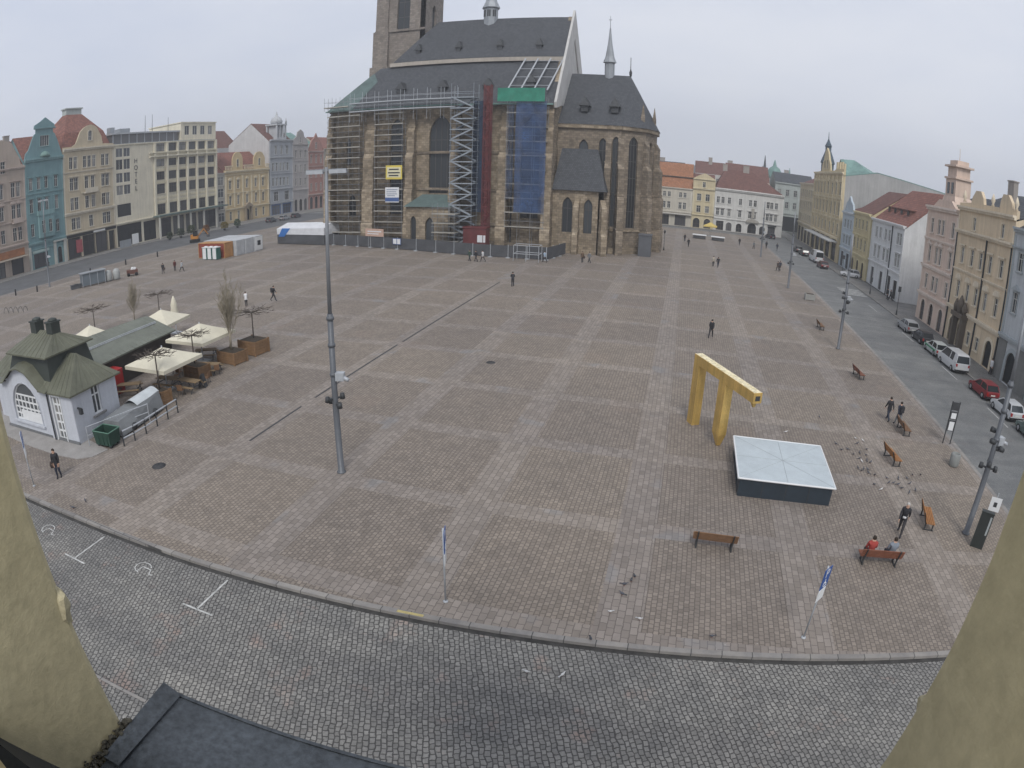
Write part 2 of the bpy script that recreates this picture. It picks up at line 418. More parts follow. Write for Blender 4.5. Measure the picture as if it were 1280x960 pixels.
SUN_EL, SUN_AZ = math.radians(48), math.radians(166)       # azimuth from +Y towards +X
w = bpy.data.worlds.new('World'); scn.world = w; w.use_nodes = True
nt = w.node_tree; bg = nt.nodes['Background']
sky = N(nt, 'ShaderNodeTexSky', sky_type='NISHITA'); sky.sun_disc = False
sky.sun_elevation = SUN_EL; sky.sun_rotation = SUN_AZ; sky.air_density = 1.; sky.dust_density = 3.; sky.altitude = 300
hs = N(nt, 'ShaderNodeHueSaturation'); hs.inputs['Saturation'].default_value = .35; LK(nt, sky.outputs[0], hs.inputs['Color'])
tc = nt.nodes.new('ShaderNodeTexCoord')
mp = N(nt, 'ShaderNodeMapping'); mp.inputs['Scale'].default_value = (1, 1, 2.6); LK(nt, tc.outputs['Generated'], mp.inputs['Vector'])
cl = noise(nt, mp.outputs[0], 1.3, 6, .55, .3)
cloud = mixc(nt, remap(nt, cl, .3, .7, 0, 1), (4.9, 5.4, 6.6), (6.45, 6.7, 7.35))   # the closed cloud layer
LK(nt, mixc(nt, .9, hs.outputs[0], cloud), bg.inputs['Color'])
bg.inputs['Strength'].default_value = .098
sd = bpy.data.lights.new('sun', 'SUN'); sun = bpy.data.objects.new('sun', sd); COL.objects.link(sun)
sd.energy = 1.5; sd.angle = math.radians(20); sd.color = (1, .97, .92)
sun.rotation_euler = (PI/2-SUN_EL, 0, PI-SUN_AZ)
sun.rotation_euler = Vector((-math.sin(SUN_AZ)*math.cos(SUN_EL), -math.cos(SUN_AZ)*math.cos(SUN_EL), -math.sin(SUN_EL))).to_track_quat('-Z', 'Y').to_euler()
sun.location = (60, 20, 90)

# ------------------------------------------------------------------ ground
def sheet(name, pts, z, m, kind='structure'):
    return tag(MB().poly([(x, y, z) for x, y in pts]).build(name, m, fix=False), kind=kind)
M_pave = paving_mat()
M_near = sett_mat('street_setts', (.165, .159, .148), (.243, .234, .217), (.058, .055, .051), .215, .175, .026, rot=1.20, tf=.42)
M_asph = sett_mat('street_small_setts', (.185, .19, .187), (.225, .226, .222), (.125, .126, .124), .12, .11, .018, rot=.4, tf=.12, wet=.4)
M_dark = mat('old_asphalt', (.105, .107, .11), .85, .2, .25, .12, .15)
M_walk = sett_mat('mosaic_pavement', (.20, .195, .185), (.29, .28, .265), (.12, .115, .11), .10, .09, .012, rot=.8, tf=.1, wet=.3)
M_kerb = blockmat('kerb_granite', (.225, .215, .205), (.285, .273, .258), (.08, .08, .078), 1.1, 3, .02, .25, flat=True)
M_land = mat('land', (.11, .11, .10), .95, .25, .05)
ROAD = -.12
sheet('ground', [(-900, -200), (900, -200), (900, 1150), (-900, 1150)], -.14, M_land)
kerb_line = [(-103, 11.2), (-60, 13.0), (-30, 14.61), (-17.5, 15.1), (-10.25, 15.57), (-3.4, 16.05), (1.26, 16.33), (6.7, 16.66), (11.8, 17.0), (17.2, 17.35), (19.6, 17.9), (21.0, 19.2), (21.4, 21.2)]
plaza = kerb_line+[(21.4, 178), (-100.5, 178), (-101, 138), (-101, 118), (-102.6, 101), (-103.4, 92), (-102.6, 76), (-101.6, 64), (-104.5, 54), (-107, 40)]
mb = MB(); mb.prism(plaza, -.13, 0., 0, 0)
tag(mb.build('square_paving', M_pave), kind='structure')
sheet('road_cobbled', [(-140, 2), (60, 7.6), (60, 30), (-140, 30)], ROAD, M_near)
sheet('road_side_street', [(21.3, 21.), (31.5, 21.), (31.5, 330), (21.3, 330)], ROAD+.004, M_asph)
sheet('road_tram_street', [(-122.5, 20), (-95, 20), (-95, 230), (-122.5, 230)], ROAD-.004, M_dark)
sheet('road_far_street', [(-122, 177), (60, 177), (60, 184.5), (-122, 184.5)], ROAD+.008, M_asph)
def kerbstrip(name, line, wd, z0, z1, m=M_kerb, side=1):
    mb = MB(); L, R = [], []
    for i, p in enumerate(line):
        a = Vector(line[max(0, i-1)]); b = Vector(line[min(len(line)-1, i+1)]); d = (b-a).normalized()
        n = Vector((d.y, -d.x))*side*wd
        L.append(Vector(p)); R.append(Vector(p)+n)
    k = len(line)
    vs = [(p.x, p.y, z1) for p in L]+[(p.x, p.y, z1) for p in R]+[(p.x, p.y, z0) for p in L]+[(p.x, p.y, z0) for p in R]
    fs = []
    for i in range(k-1):
        fs += [(i, i+1, k+i+1, k+i), (i, 2*k+i, 2*k+i+1, i+1), (k+i, k+i+1, 3*k+i+1, 3*k+i)]
    mb.add(vs, fs)
    return tag(mb.build(name, m), kind='structure')
# the kerb stands a hair proud of the square and steps down to the street
kerbstrip('kerb_near', [(x, y-.012) for x, y in kerb_line], .24, -.13, .012, side=-1)
kerbstrip('gutter', [(x, y-.018) for x, y in kerb_line], .20, -.13, ROAD+.006, mat('gutter_dirt_shade', (.052, .05, .047), .85, .4, 2.5, .3, .3), side=1)  # dirty gutter setts, coloured dark to paint in the kerb's shadow line
kerbstrip('kerb_side_street', [(21.41, 21.2), (21.41, 178)], .32, -.13, .012, side=-1)
kerbstrip('kerb_tram_street', [(-107, 40), (-104.5, 54), (-101.6, 64), (-102.6, 76), (-103.4, 92), (-102.6, 101), (-101, 118), (-101, 138), (-100.5, 178)], .35, -.13, .012)
# yellow painted length of the kerb
mb = MB(); mb.poly([(-8.2, 15.75, .016), (-7.2, 15.815, .016), (-7.2, 15.95, .016), (-8.2, 15.885, .016)])
tag(mb.build('kerb_yellow_mark', mat('yellow_paint', (.42, .35, .16), .8, .3, 3.)), kind='structure')
# pavements along the houses
def slab(name, pts, m=M_walk, z1=.0): return tag(MB().prism(pts, -.13, z1).build(name, m), kind='structure')
slab('pavement_side_street', [(31.5, 24), (35.52, 24), (35.52, 330), (31.5, 330)])
slab('pavement_alley', [(35.52, 86.6), (80, 86.6), (80, 97), (35.52, 97)])
slab('pavement_tram_street', [(-127.02, 20), (-122.5, 20), (-121.9, 91), (-122.3, 112), (-118.5, 127), (-118, 230), (-127.02, 230)])
slab('pavement_far', [(-118, 184.5), (29.7, 184.5), (29.7, 187.02), (-118, 187.02)])
slab('pavement_town_hall', [(-140, .3), (60, .3), (60, 9.9), (3, 8.9), (-15.85, 7.75), (-60, 5.2), (-140, 1)], M_near)
kerbstrip('kerb_pavement', [(31.49, 24), (31.49, 330)], .25, -.13, .012, side=1)
kerbstrip('kerb_town_hall', [(-140, 1.02), (-60, 5.22), (-15.85, 7.77), (3, 8.92), (60, 9.92)], .12, -.13, .012, side=1)
# apron of pale stone round the kiosk
ap = [(-46, 19.6), (-41.5, 19.0), (-37.0, 18.85), (-33.2, 18.95), (-31.2, 19.3), (-30.4, 20.0), (-30.2, 21.2), (-32.9, 21.6), (-46, 21.6)]
mb = MB(); mb.prism(ap, -.02, .05)
tag(mb.build('kiosk_apron', mat('apron_stone', (.30, .285, .27), .85, .16, .9, .1)), kind='structure')
# road paint
mb = MB(); zz = ROAD+.006
def line(a, b, wd=.085):
    a, b = Vector(a), Vector(b); d = (b-a).normalized(); n = Vector((-d.y, d.x))*wd/2
    mb.poly([(*(a+n), zz), (*(b+n), zz), (*(b-n), zz), (*(a-n), zz)])
for (x0, y0) in ((-22.93, 14.5), (-15.3, 14.85), (-30.6, 14.1)):
    line((x0, y0), (x0+.0, y0-2.1)); line((x0-.75, y0-2.12), (x0+.8, y0-2.1))
for (cx, cy) in ((-26.4, 13.3), (-19.3, 13.7)):                     # wheelchair bays
    k = [(cx+.42*math.cos(a), cy+.36*math.sin(a)) for a in [PI*(.15+i*.17) for i in range(9)]]
    for a, b in zip(k, k[1:]): line(a, b, .05)
    line((cx-.05, cy+.05), (cx+.45, cy+.05), .05); line((cx+.45, cy+.05), (cx+.6, cy-.25), .05); line((cx-.05, cy+.05), (cx-.1, cy-.32), .05)
    line((cx+.6, cy-.25), (cx+.8, cy-.2), .05)
tag(mb.build('road_paint', mat('white_paint', (.46, .46, .44), .8, .4, 4., .3), fix=False), kind='structure')
mb = MB()
for y0 in (24, 34, 44, 56, 70, 86): line((30.0-.9, y0), (30.0-.9, y0+4.5), .1)
zz = ROAD+.012
for i in range(5): line((27.0, 98+i*1.3), (31, 98+i*1.3), .5)
tag(mb.build('road_paint_street', _M['white_paint'], fix=False), kind='structure')
# slot drains, manholes
drm = mat('drain_iron', (.05, .05, .052), .7, .2, 2.)
for k, (y0, y1) in enumerate(((26.0, 31.7), (33.4, 46.5), (47.5, 77.0))):
    mb = MB(); mb.box(-22.46+.004*y0*.5, -22.32+.004*y0*.5, y0, y1, -.02, .008)
    o = mb.build('slot_drain', drm)
    tag(o, ('short slot drain nearest the lamp mast, set in the paving', 'middle length of slot drain beyond the tall lamp mast', 'long far slot drain running towards the church')[k], 'drain', 'slot drains in the square')
for k, (x, y, r, lb) in enumerate(((-25.37, 21.14, .42, 'dark round manhole cover on the square in front of the kiosk'), (-13.5, 44.5, .35, 'small dark manhole cover beyond the tall lamp mast'))):
    tag(MB().lathe([(r, -.02), (r, .012)], 16, (x, y, 0)).build('manhole_cover', drm), lb, 'manhole')

# ------------------------------------------------------------------ materials for buildings
W_ = lambda n, c: plaster(n, c)
M_fr = mat('window_frame_white', (.55, .54, .50), .6, .06, 2.)
M_frd = mat('window_frame_dark', (.09, .075, .06), .6, .1, 2.)
M_gl = glassmat()
M_shopgl = glassmat('shop_glass', (.035, .036, .04), .08, .5, .25)
M_stone = blockmat('old_sandstone', (.215, .175, .125), (.40, .335, .25), (.13, .112, .09), .75, .42, .018, .72)
M_stone2 = blockmat('dark_sandstone', (.18, .15, .115), (.32, .27, .21), (.11, .095, .08), .7, .4, .018, .72)
M_slate = roofmat('slate_roof', (.07, .075, .083), .3, .22, .75, .25)
M_tile = roofmat('red_tile_roof', (.235, .105, .08), .34, .25)
M_tile2 = roofmat('orange_tile_roof', (.33, .155, .085), .34, .2, .85, .15)
M_tile3 = roofmat('brown_tile_roof', (.165, .083, .068), .34, .2)
M_copper = mat('green_copper', (.16, .26, .235), .7, .25, .6, .1)
M_zinc = mat('zinc_sheet', (.30, .32, .34), .55, .15, .8, .05, 0, .2)
M_metal = mat('dark_metal', (.06, .063, .066), .55, .15, 3., 0, 0, .3)
M_gal = mat('galvanised_steel', (.42, .44, .46), .5, .15, 3., .05, 0, .25)
M_black = mat('black_shopfront', (.022, .024, .026), .5, .2, .7)

def building(label, loc, rz, L, D, H, wall, trim, rows=(), outline=None, mould=(), roof=None, frame=None, back=None, roofm=None, group=None, base=None, ov=.35, cat='building', name='town_house', side=None, chim=()):
    """row house: u runs along the front, the body goes back to depth D. rows = (z, h, w, [u], options)"""
    root = thing(name, label, cat, (*loc, 0), rz, group)
    frame = frame or M_fr
    holes = []; wins = []
    for z, h, wd, us, op in rows:
        k = op.get('k', 'r')
        for u in us:
            P = [(u+x, z+zz_) for x, zz_ in arch_pts(wd, h, k)]
            holes.append(P)
            wins.append((u, z, window_meshes(wd, h, k, op.get('f', frame), op.get('t', trim), op.get('g', M_gl), op.get('nm', 1), op.get('nt', 1), op.get('s', .14), op.get('sill', True), op.get('hood', 0), op.get('fr', .08)), op.get('n', 'window')))
    outline = outline or [(0, 0), (L, 0), (L, H), (0, H)]
    mb = MB(); wall_sheet(mb, outline, holes, 0, .22, .4)
    mb.box(.02, L-.02, .38, D, 0, H-.02, 2 if side else 0)
    if base: mb.box(.0, L, -.09, -.002, 0, base, 1)
    mb.build('wall', [wall, trim, side or wall], root)
    for u, z, mm, nm_ in wins: put_window(root, u, z, mm, nm_)
    if mould:
        for t in mould:
            mm = MB()
            z, hh, pr = t[:3]; u0, u1 = (t[3], t[4]) if len(t) > 3 else (0, L)
            mm.box(u0, u1, -pr, -.004, z, z+hh*.5); mm.box(u0, u1, -pr*.6, -.004, z-hh*.5, z)
            mm.build('cornice', trim, root)
    if H > 9 and wins and name == 'town_house':
        for u0, u1 in ((.02, .42), (L-.42, L-.02)):
            MB().box(u0, u1, -.06, -.003, 4.6, H-.8).build('corner_pilaster', trim, root)
    if roof:
        rm = MB(); kind = roof[0]
        if kind == 'gable': roof_gable(rm, L, .38, D, H, roof[1], ov, 0, 1, roof[2] if len(roof) > 2 else None)
        elif kind == 'hip': roof_hip(rm, .3, L-.3, .7, D, H-.02, roof[1], roof[2], .25, 0, roof[3] if len(roof) > 3 else None)
        elif kind == 'mansard':
            z1, z2, ix, dep = roof[1:5]
            x0, x1, y0, y1 = .2, L-.2, .5, D
            e = 1.6
            rm.add([(x0,y0,H-.02),(x1,y0,H-.02),(x1,y1,H-.02),(x0,y1,H-.02),(x0+e,y0+e,z1),(x1-e,y0+e,z1),(x1-e,y1-e,z1),(x0+e,y1-e,z1),(x0+ix,y0+dep,z2),(x1-ix,y0+dep,z2),(x1-ix,y1-dep,z2),(x0+ix,y1-dep,z2)],
                   [(0,1,5,4),(1,2,6,5),(2,3,7,6),(3,0,4,7),(4,5,9,8),(5,6,10,9),(6,7,11,10),(7,4,8,11),(8,9,10,11)], 0)
        elif kind == 'flat': rm.box(.1, L-.1, .3, D-.1, H-.01, H+.18)
        ro = rm.build('roof', [roofm or M_tile, side or wall], root)
        for (u, v, z0, z1, a) in chim:
            c = MB(); c.box(u-a/2, u+a/2, v-.35, v+.35, z0, z1); c.box(u-a/2-.1, u+a/2+.1, v-.45, v+.45, z1+.002, z1+.15)
            c.build('chimney', plaster('chimney', (.34, .31, .28)), ro)
    return root
def add_part(root, name, mb, m): return mb.build(name, m, root)
GL = 'houses along the tram street'; GR = 'houses along the side street'; GF = 'houses at the far end of the square'
RZL, RZR = PI/2, -PI/2

# ---- row beside the tram street (front plane X = -127, u = Y - Y0)
c = plaster('dusty_pink', (.40, .335, .28)); t = plaster('pink_trim', (.47, .39, .34))
ol = [(0, 0), (16.7, 0), (16.7, 23.2), (15.6, 23.6), (15.2, 25.0), (13.9, 26.8), (13.2, 28.3), (11.6, 28.9), (10.2, 29.3), (8.8, 28.9), (7.2, 28.3), (6.5, 26.8), (5.2, 25.0), (4.8, 23.6), (0, 23.2)]
colsp = [3.2, 7.2, 9.9, 13.2, 14.7]
r = building('dusty pink gabled house beside the turquoise one, with an orange shop sign', (-127, 58), RZL, 16.7, 14, 23, c, t,
    [(22.0, 2.6, 1.3, [10.6], dict(s=.2)), (16.6, 3.2, 1.15, colsp, dict(hood=1)), (12.0, 3.0, 1.15, colsp, dict(hood=3)), (7.2, 2.9, 1.15, colsp, dict()), (.12, 3.3, 3.4, [3, 8, 13.2], dict(n='shop_window', g=M_shopgl, f=M_black, s=.1, nm=2, nt=1, sill=False))],
    ol, [(22.8, .5, .4), (16.0, .3, .2), (11.3, .3, .2), (6.3, .5, .45)], ('gable', 29.6), roofm=M_tile, group=GL, chim=((14.8, 6, 27, 30.6, 1.6),))
mb = MB(); mb.box(.3, 15.4, -.22, -.02, 3.95, 5.5); add_part(r, 'signboard', mb, mat('orange_sign', (.27, .115, .05), .7, .3, .8))
mb = MB(); mb.box(0, 15.8, -1.5, -.03, 3.62, 3.8); add_part(r, 'awning', mb, mat('beige_awning', (.42, .37, .30), .8))
for u in (7.0, 13.9):
    mb = MB(); mb.box(u-1.4, u+1.4, -.95, -.09, 11.0, 11.25); mb.box(u-1.4, u+1.4, -.95, -.85, 11.25, 12.1); add_part(r, 'balcony', mb, t)

c = plaster('turquoise', (.165, .275, .29)); t = plaster('turquoise_trim', (.20, .325, .335))
ol = [(0, 0), (11.2, 0), (11.2, 24.2), (10.7, 25.6), (9.7, 27.9), (8.8, 29.6), (8.3, 29.9), (8.3, 31.0), (8.8, 31.15), (8.7, 31.7), (7.4, 32.5), (6.0, 33.4), (4.6, 32.5), (2.9, 31.7), (2.8, 31.15), (3.3, 31.0), (3.3, 29.9), (2.8, 29.6), (2.2, 28.5), (1.2, 26.3), (.4, 25.6), (0, 24.2)]
cu = [1.6, 3.9, 6.1, 9.0]
r = building('narrow turquoise house with a tall stepped baroque gable', (-127, 74.7), RZL, 11.2, 14, 24, c, t,
    [(26.9, 2.4, 2.6, [5.8], dict(nm=3, nt=0, s=.2)), (17.4, 2.6, 1.0, cu, dict(hood=1)), (12.4, 3.0, 1.0, cu, dict(hood=1)), (7.2, 2.8, 1.0, cu, dict()), (.12, 3.2, 4.2, [3.4], dict(n='shop_window', g=M_shopgl, f=M_black, nm=2, nt=1, s=.2, sill=False)), (.12, 3.6, 1.3, [9.1], dict(n='doorway', k='a', f=M_frd, g=M_black, nm=0, nt=0, s=.5, sill=False))],
    ol, [(24.0, .8, .5), (16.5, .3, .2), (5.6, .6, .4), (30.9, .3, .35, 2.6, 8.9), (4.3, .3, .25)], ('gable', 30.0, 6), roofm=M_tile, group=GL)
mb = MB(); mb.box(3.2, 7.6, -.8, -.005, 6.6, 11.5); mb.box(3.0, 7.8, -1.0, -.005, 11.5, 11.8); mb.box(3.0, 7.8, -1.0, -.9, 11.8, 12.6)
for u in (3.05, 7.7): mb.box(u, u+.1, -.9, -.05, 11.8, 12.6)
b = add_part(r, 'bay', mb, t)
for u in (4.3, 6.3): put_window(b, u, 7.6, window_meshes(1.0, 2.8, 'r', M_fr, t, M_gl), y=-.98)
mb = MB(); mb.lathe([(1.5, 24.5), (1.35, 25.0), (.9, 25.5), (.1, 25.8)], 12, (5.9, .25, 0)); add_part(r, 'bay_dome', mb, M_copper)
MB().box(-.0, .55, -.35, -.01, 0, 5.0).build('shop_pillar', plaster('pale_portal', (.46, .46, .42)), r)
mb = MB(); mb.box(7.3, 8.0, -.35, -.01, 0, 5.0); mb.box(10.3, 11.1, -.35, -.01, 0, 5.0); mb.box(7.2, 11.2, -.5, -.01, 5.0, 5.3)
add_part(r, 'portal', mb, plaster('pale_portal', (.46, .46, .42)))

parts(r, 'signboard', [(1.0, 5.8, -.3, -.01, 3.55, 4.05)], plaster('teal_sign', (.36, .46, .44)))
c = plaster('cream', (.50, .43, .31)); t = plaster('cream_trim', (.58, .53, .43))
ol = [(0, 0), (16.2, 0), (16.2, 26.0), (12.6, 26.2), (12.2, 28.0), (10.6, 30.3), (9.6, 30.8), (8.7, 31.0), (7.6, 30.8), (6.5, 30.3), (5.4, 29.4), (4.6, 27.8), (4.0, 26.6), (2.8, 26.0), (0, 26.0)]
r = building('tall cream house with a rounded gable and a red mansard roof with a lantern', (-127, 86), RZL, 16.2, 15, 25.2, c, t,
    [(27.2, 2.4, 1.2, [8.5], dict(k='a', s=.22)), (20.8, 2.8, 1.1, [2.4, 3.8, 6.7, 8.2, 9.7, 12.6, 14.0], dict()), (15.8, 2.9, 1.2, [2.5, 3.9, 7.2, 9.2, 12.6, 14.0], dict(hood=1)), (11.2, 2.9, 1.2, [2.5, 3.9, 7.2, 9.2, 12.6, 14.0], dict()), (6.7, 2.7, 1.3, [2.6, 4.1, 8.2, 12.6, 14.0], dict(s=.12)),
     (.12, 4.6, 3.6, [2.4, 7.0, 11.2], dict(n='shop_window', g=M_shopgl, f=M_black, t=M_black, nm=1, nt=1, sill=False)), (.12, 4.4, 1.5, [14.6], dict(n='doorway', g=M_black, f=M_black, t=M_black, nm=0, nt=0, sill=False))],
    ol, [(25.3, .7, .6), (20.0, .3, .2), (14.9, .35, .3, 5.5, 11), (10.4, .7, .45), (5.85, .3, .3)], ('mansard', 29.6, 34.6, 5.4, 6.2), roofm=M_tile, group=GL)
mb = MB(); mb.box(.05, 16.15, -.1, -.004, .0, .1); mb.box(.05, 16.15, -.12, -.004, 4.95, 5.6); add_part(r, 'shopfront', mb, M_black)
parts(r, 'signboard', [(8.6, 12.4, -.2, -.125, 5.05, 5.5)], mat('sign_pale', (.6, .6, .58), .6, .05, 2.))
mb = MB(); mb.box(5.6, 10.6, 6.9, 8.8, 34.4, 36.0); mb.box(5.3, 10.9, 6.6, 9.1, 36.0, 36.3); add_part(r, 'roof_lantern', mb, plaster('lantern', (.42, .46, .44)))
mb = MB(); mb.box(6.0, 10.0, -1.1, -.09, 14.7, 14.95); mb.box(6.0, 10.0, -1.1, -1.0, 14.95, 15.9); add_part(r, 'balcony', mb, t)
mb = MB(); mb.box(2.9, 4.8, -.16, -.03, 1.2, 4.2); add_part(r, 'poster', mb, mat('red_poster', (.30, .07, .08), .6, .3, 1.))

c = plaster('hotel_grey', (.63, .585, .47)); t = plaster('hotel_pier', (.66, .615, .49)); MP = plaster('hotel_panel', (.34, .33, .27))
cuh = [16.8, 21.4, 25.3, 29.3, 33.3, 37.4]; cw = 3.1
r = building('long modernist hotel with a grid of windows and a set-back top floor', (-127, 102.3), RZL, 40, 22, 25.6, c, t,
    [(z, h, cw, cuh, dict(nm=2, nt=1, s=0, fr=.1, f=M_frd)) for z, h in ((23.0, 2.3), (19.0, 2.2), (15.4, 2.2), (11.7, 2.6), (6.2, 2.8))]+
    [(z, h, 2.3, [1.9, 4.5], dict(nm=1, nt=0, s=0, sill=False)) for z, h in ((22.4, 2.2), (19.2, 2.6), (16.0, 2.4), (12.9, 2.4))]+[(7.4, 3.2, 4.9, [3.2], dict(nm=0, nt=0, s=0, sill=False)), (.15, 5.2, 8.6, [4.6], dict(n='shop_window', nm=3, nt=1, s=0, g=M_black, f=M_black, sill=False)),
     (.15, 5.0, 4.4, [18, 23.2, 28.4, 33.6, 38], dict(n='shop_window', nm=1, nt=1, s=0, g=M_shopgl, f=M_metal, sill=False)), (.15, 5.0, 4.6, [12], dict(n='shop_window', nm=1, nt=0, s=0, g=M_black, f=M_black, sill=False))],
    None, [(21.6, .5, .7, 12.5, 40), (22.6, .35, .55, 12.5, 40), (5.75, .5, .5, 0, 40), (25.4, .4, .3, 0, 40)], ('flat',), roofm=M_zinc, group=GL, name='hotel', cat='hotel')
parts(r, 'pier', [(u-.3, u+.3, -.45, -.005, 6.0, 25.3) for u in (14.4, 19.2, 23.35, 27.3, 31.3, 35.35, 39.6)], t)
parts(r, 'spandrel', [(14.7, 39.3, -.12, -.004, z, z+.55) for z in (9.2, 10.3, 14.5, 17.8, 21.0)], plaster('hotel_yellow', (.62, .56, .41)))
mb = MB(); mb.box(.3, 25, 1.2, 18, 25.8, 28.2, 0); mb.box(.0, 25.2, .7, 18.5, 28.2, 28.6, 1)
for i in range(9): mb.box(.6+i*2.8, .8+i*2.8, 1.12, 1.22, 25.8, 28.2, 1)
add_part(r, 'penthouse', mb, [M_shopgl, M_gal])
mb = MB(); wall_sheet(mb, [(25.2, 25.8), (40, 25.8), (40, 30.6), (25.2, 30.6)], [[(u-.95, 27.2), (u+.95, 27.2), (u+.95, 29.8), (u-.95, 29.8)] for u in (27.6, 30.9, 34.2, 37.5)], .3, .2, .4); mb.box(25.2, 40, .7, 14, 25.8, 30.5)
mb.box(25.0, 40.2, .1, 14.2, 30.61, 30.9); p = add_part(r, 'upper_block', mb, t)
for u in (27.6, 30.9, 34.2, 37.5): put_window(p, u, 27.2, window_meshes(1.9, 2.6, 'r', M_fr, t, M_gl, 1, 0, 0, False), y=.3)
for u, h_ in ((15.5, 5), (18.2, 5.2), (24.5, 4.4)): MB().tube((u, 5, 28.5), (u, 5, 28.5+h_), .09, .05, 5).build('antenna', M_metal, r)
parts(r, 'roof_plant', [(5.5, 9, 4, 7, 28.6, 30.0), (2, 3.5, 4, 5.5, 28.6, 30.4)], M_zinc)
mb = MB(); mb.box(13, 41.5, -3.2, -.5, 5.75, 6.15); add_part(r, 'canopy', mb, mat('green_canopy', (.11, .15, .14), .7))
parts(r, 'column', [(u-.22, u+.22, -2.9, -2.5, 0, 5.7) for u in (13.4, 20.5, 25.5, 31, 36.5)], plaster('column', (.5, .49, .44)))
def text(body, size, m, parent, loc, rot, ext=.02, align='CENTER'):
    cu = bpy.data.curves.new('lettering', 'FONT'); cu.body = body; cu.size = size; cu.extrude = ext; cu.align_x = align; cu.align_y = 'CENTER'
    o = bpy.data.objects.new('lettering', cu); COL.objects.link(o)
    me = bpy.data.meshes.new_from_object(o.evaluated_get(bpy.context.evaluated_depsgraph_get()))
    COL.objects.unlink(o); bpy.data.objects.remove(o)
    me.materials.clear(); me.materials.append(m)
    q = link('lettering', me, parent); q.location = loc; q.rotation_euler = rot
    return q
for i, ch in enumerate('HOTEL'): text(ch, 1.7, M_metal, r, (7.6, -.06, 21.0-i*1.75), (PI/2, 0, 0))

c = plaster('pale_infill', (.42, .40, .36))
r = building('narrow glazed infill house squeezed between hotel and ornate yellow house', (-127, 142.35), RZL, 3.6, 12, 15.5, c, c, [(z, 2.6, 2.7, [1.8], dict(nm=1, nt=1, s=0)) for z in (1, 4.6, 8.2, 11.8)], None, [(15.3, .4, .3)], ('gable', 19.5), group=GL)

c = plaster('ornate_yellow', (.56, .44, .26)); t = plaster('ornate_yellow_trim', (.64, .56, .40))
cy = [2.5, 6.4, 10.8, 15.3, 19.2]
ol = [(0, 0), (22.4, 0), (22.4, 16.2), (20.4, 16.2), (20.3, 19.4), (19.7, 20.3), (18.7, 21.3), (17.3, 21.5), (15.9, 21.2), (15.0, 20.3), (14.5, 19.4), (14.4, 16.2), (8.9, 16.2), (8.8, 19.6), (8.3, 20.6), (7.2, 21.5), (6.0, 21.6), (5.0, 21.2), (4.3, 20.4), (3.9, 19.4), (3.8, 16.2), (0, 16.2)]
r = building('ornate yellow house with pilasters, balustrade and twin rounded gables', (-127, 146), RZL, 22.4, 16, 15.6, c, t,
    [(17.0, 2.4, 1.1, [6.4, 17.4], dict(k='a', s=.25)), (10.3, 2.6, 1.1, cy, dict(hood=3)), (5.4, 2.8, 1.1, cy, dict(hood=2)), (.8, 2.7, 1.1, [2.5, 6.4, 15.3, 19.2], dict()), (.1, 3.6, 2.0, [10.8], dict(n='doorway', k='a', f=M_frd, g=M_black, nm=0, nt=0, s=.5, sill=False))],
    ol, [(15.6, .7, .55), (14.6, .25, .25), (9.0, .3, .25), (4.2, .5, .35)], ('gable', 22.0), roofm=M_tile, group=GL)
parts(r, 'pilaster', [(u-.3, u+.3, -.22, -.004, 4.7, 14.2) for u in (.4, 4.4, 8.6, 13.0, 17.2, 22.0)], t)
mb = MB()
for u in [i*.7+.3 for i in range(32)]:
    if not (3.7 < u < 9 or 14.3 < u < 20.5): mb.box(u-.12, u+.12, -.3, -.1, 16.22, 17.2)
mb.box(0, 3.7, -.35, -.05, 17.2, 17.45); mb.box(9, 14.3, -.35, -.05, 17.2, 17.45); mb.box(20.5, 22.4, -.35, -.05, 17.2, 17.45)
add_part(r, 'balustrade', mb, t)
mb = MB(); mb.box(9.2, 9.7, -.8, -.01, 0, 4.3); mb.box(11.9, 12.4, -.8, -.01, 0, 4.3); mb.box(9.0, 12.6, -1.0, -.01, 4.3, 4.7); mb.uprism([(9, 4.7), (12.6, 4.7), (10.8, 5.7)], -.9, -.02)
add_part(r, 'portal', mb, plaster('portal_stone', (.26, .215, .16)))
# white houses rising behind it
wh = plaster('firewall_white', (.52, .515, .51))
building('plain white house with a brown tiled roof rising behind the ornate yellow one', (-152, 160), RZL, 24, 16, 24.5, wh, wh, [(20, 2, 1.1, [5, 9, 14, 19], {})], None, (), ('gable', 31.5), roofm=M_tile3, group=GL, chim=((10, 8, 30, 34.5, 4.6),))
c = plaster('silver_grey', (.34, .355, .375)); t = plaster('silver_trim', (.44, .455, .47))
cw_ = [1.8, 3.9, 6.0, 8.1, 10.2]
r = building('grey house with a roof turret and a bright blue shop at street level', (-127, 168.95), RZL, 13.3, 18, 25, c, t,
    [(20.3, 2.8, 1.1, [3.4, 6.6, 9.9], dict(hood=1)), (14.7, 2.8, 1.05, cw_, {}), (9.7, 2.8, 1.05, cw_, {}), (4.6, 3.2, 2.6, [3.4, 9.6], dict(nm=2, s=.2)), (.12, 3.2, 4.6, [3.3, 9.6], dict(n='shop_window', f=mat('blue_shop', (.04, .09, .22), .5, .2, 1.), g=M_shopgl, nm=2, nt=1, s=.3, t=_M['blue_shop'], sill=False))],
    None, [(25, .7, .6), (19.2, .4, .35), (13.8, .3, .2), (8.6, .5, .4), (4.0, .4, .3)], ('gable', 31.4, 8), roofm=M_tile3, group=GL, side=wh)
mb = MB(); mb.box(3.6, 9.2, -.3, 4.5, 25.4, 26.0)
for u in (3.9, 5.6, 7.3, 8.9):
    for v in (0, 4.1): mb.box(u-.25, u+.25, v-.25, v+.25, 26, 30.2)
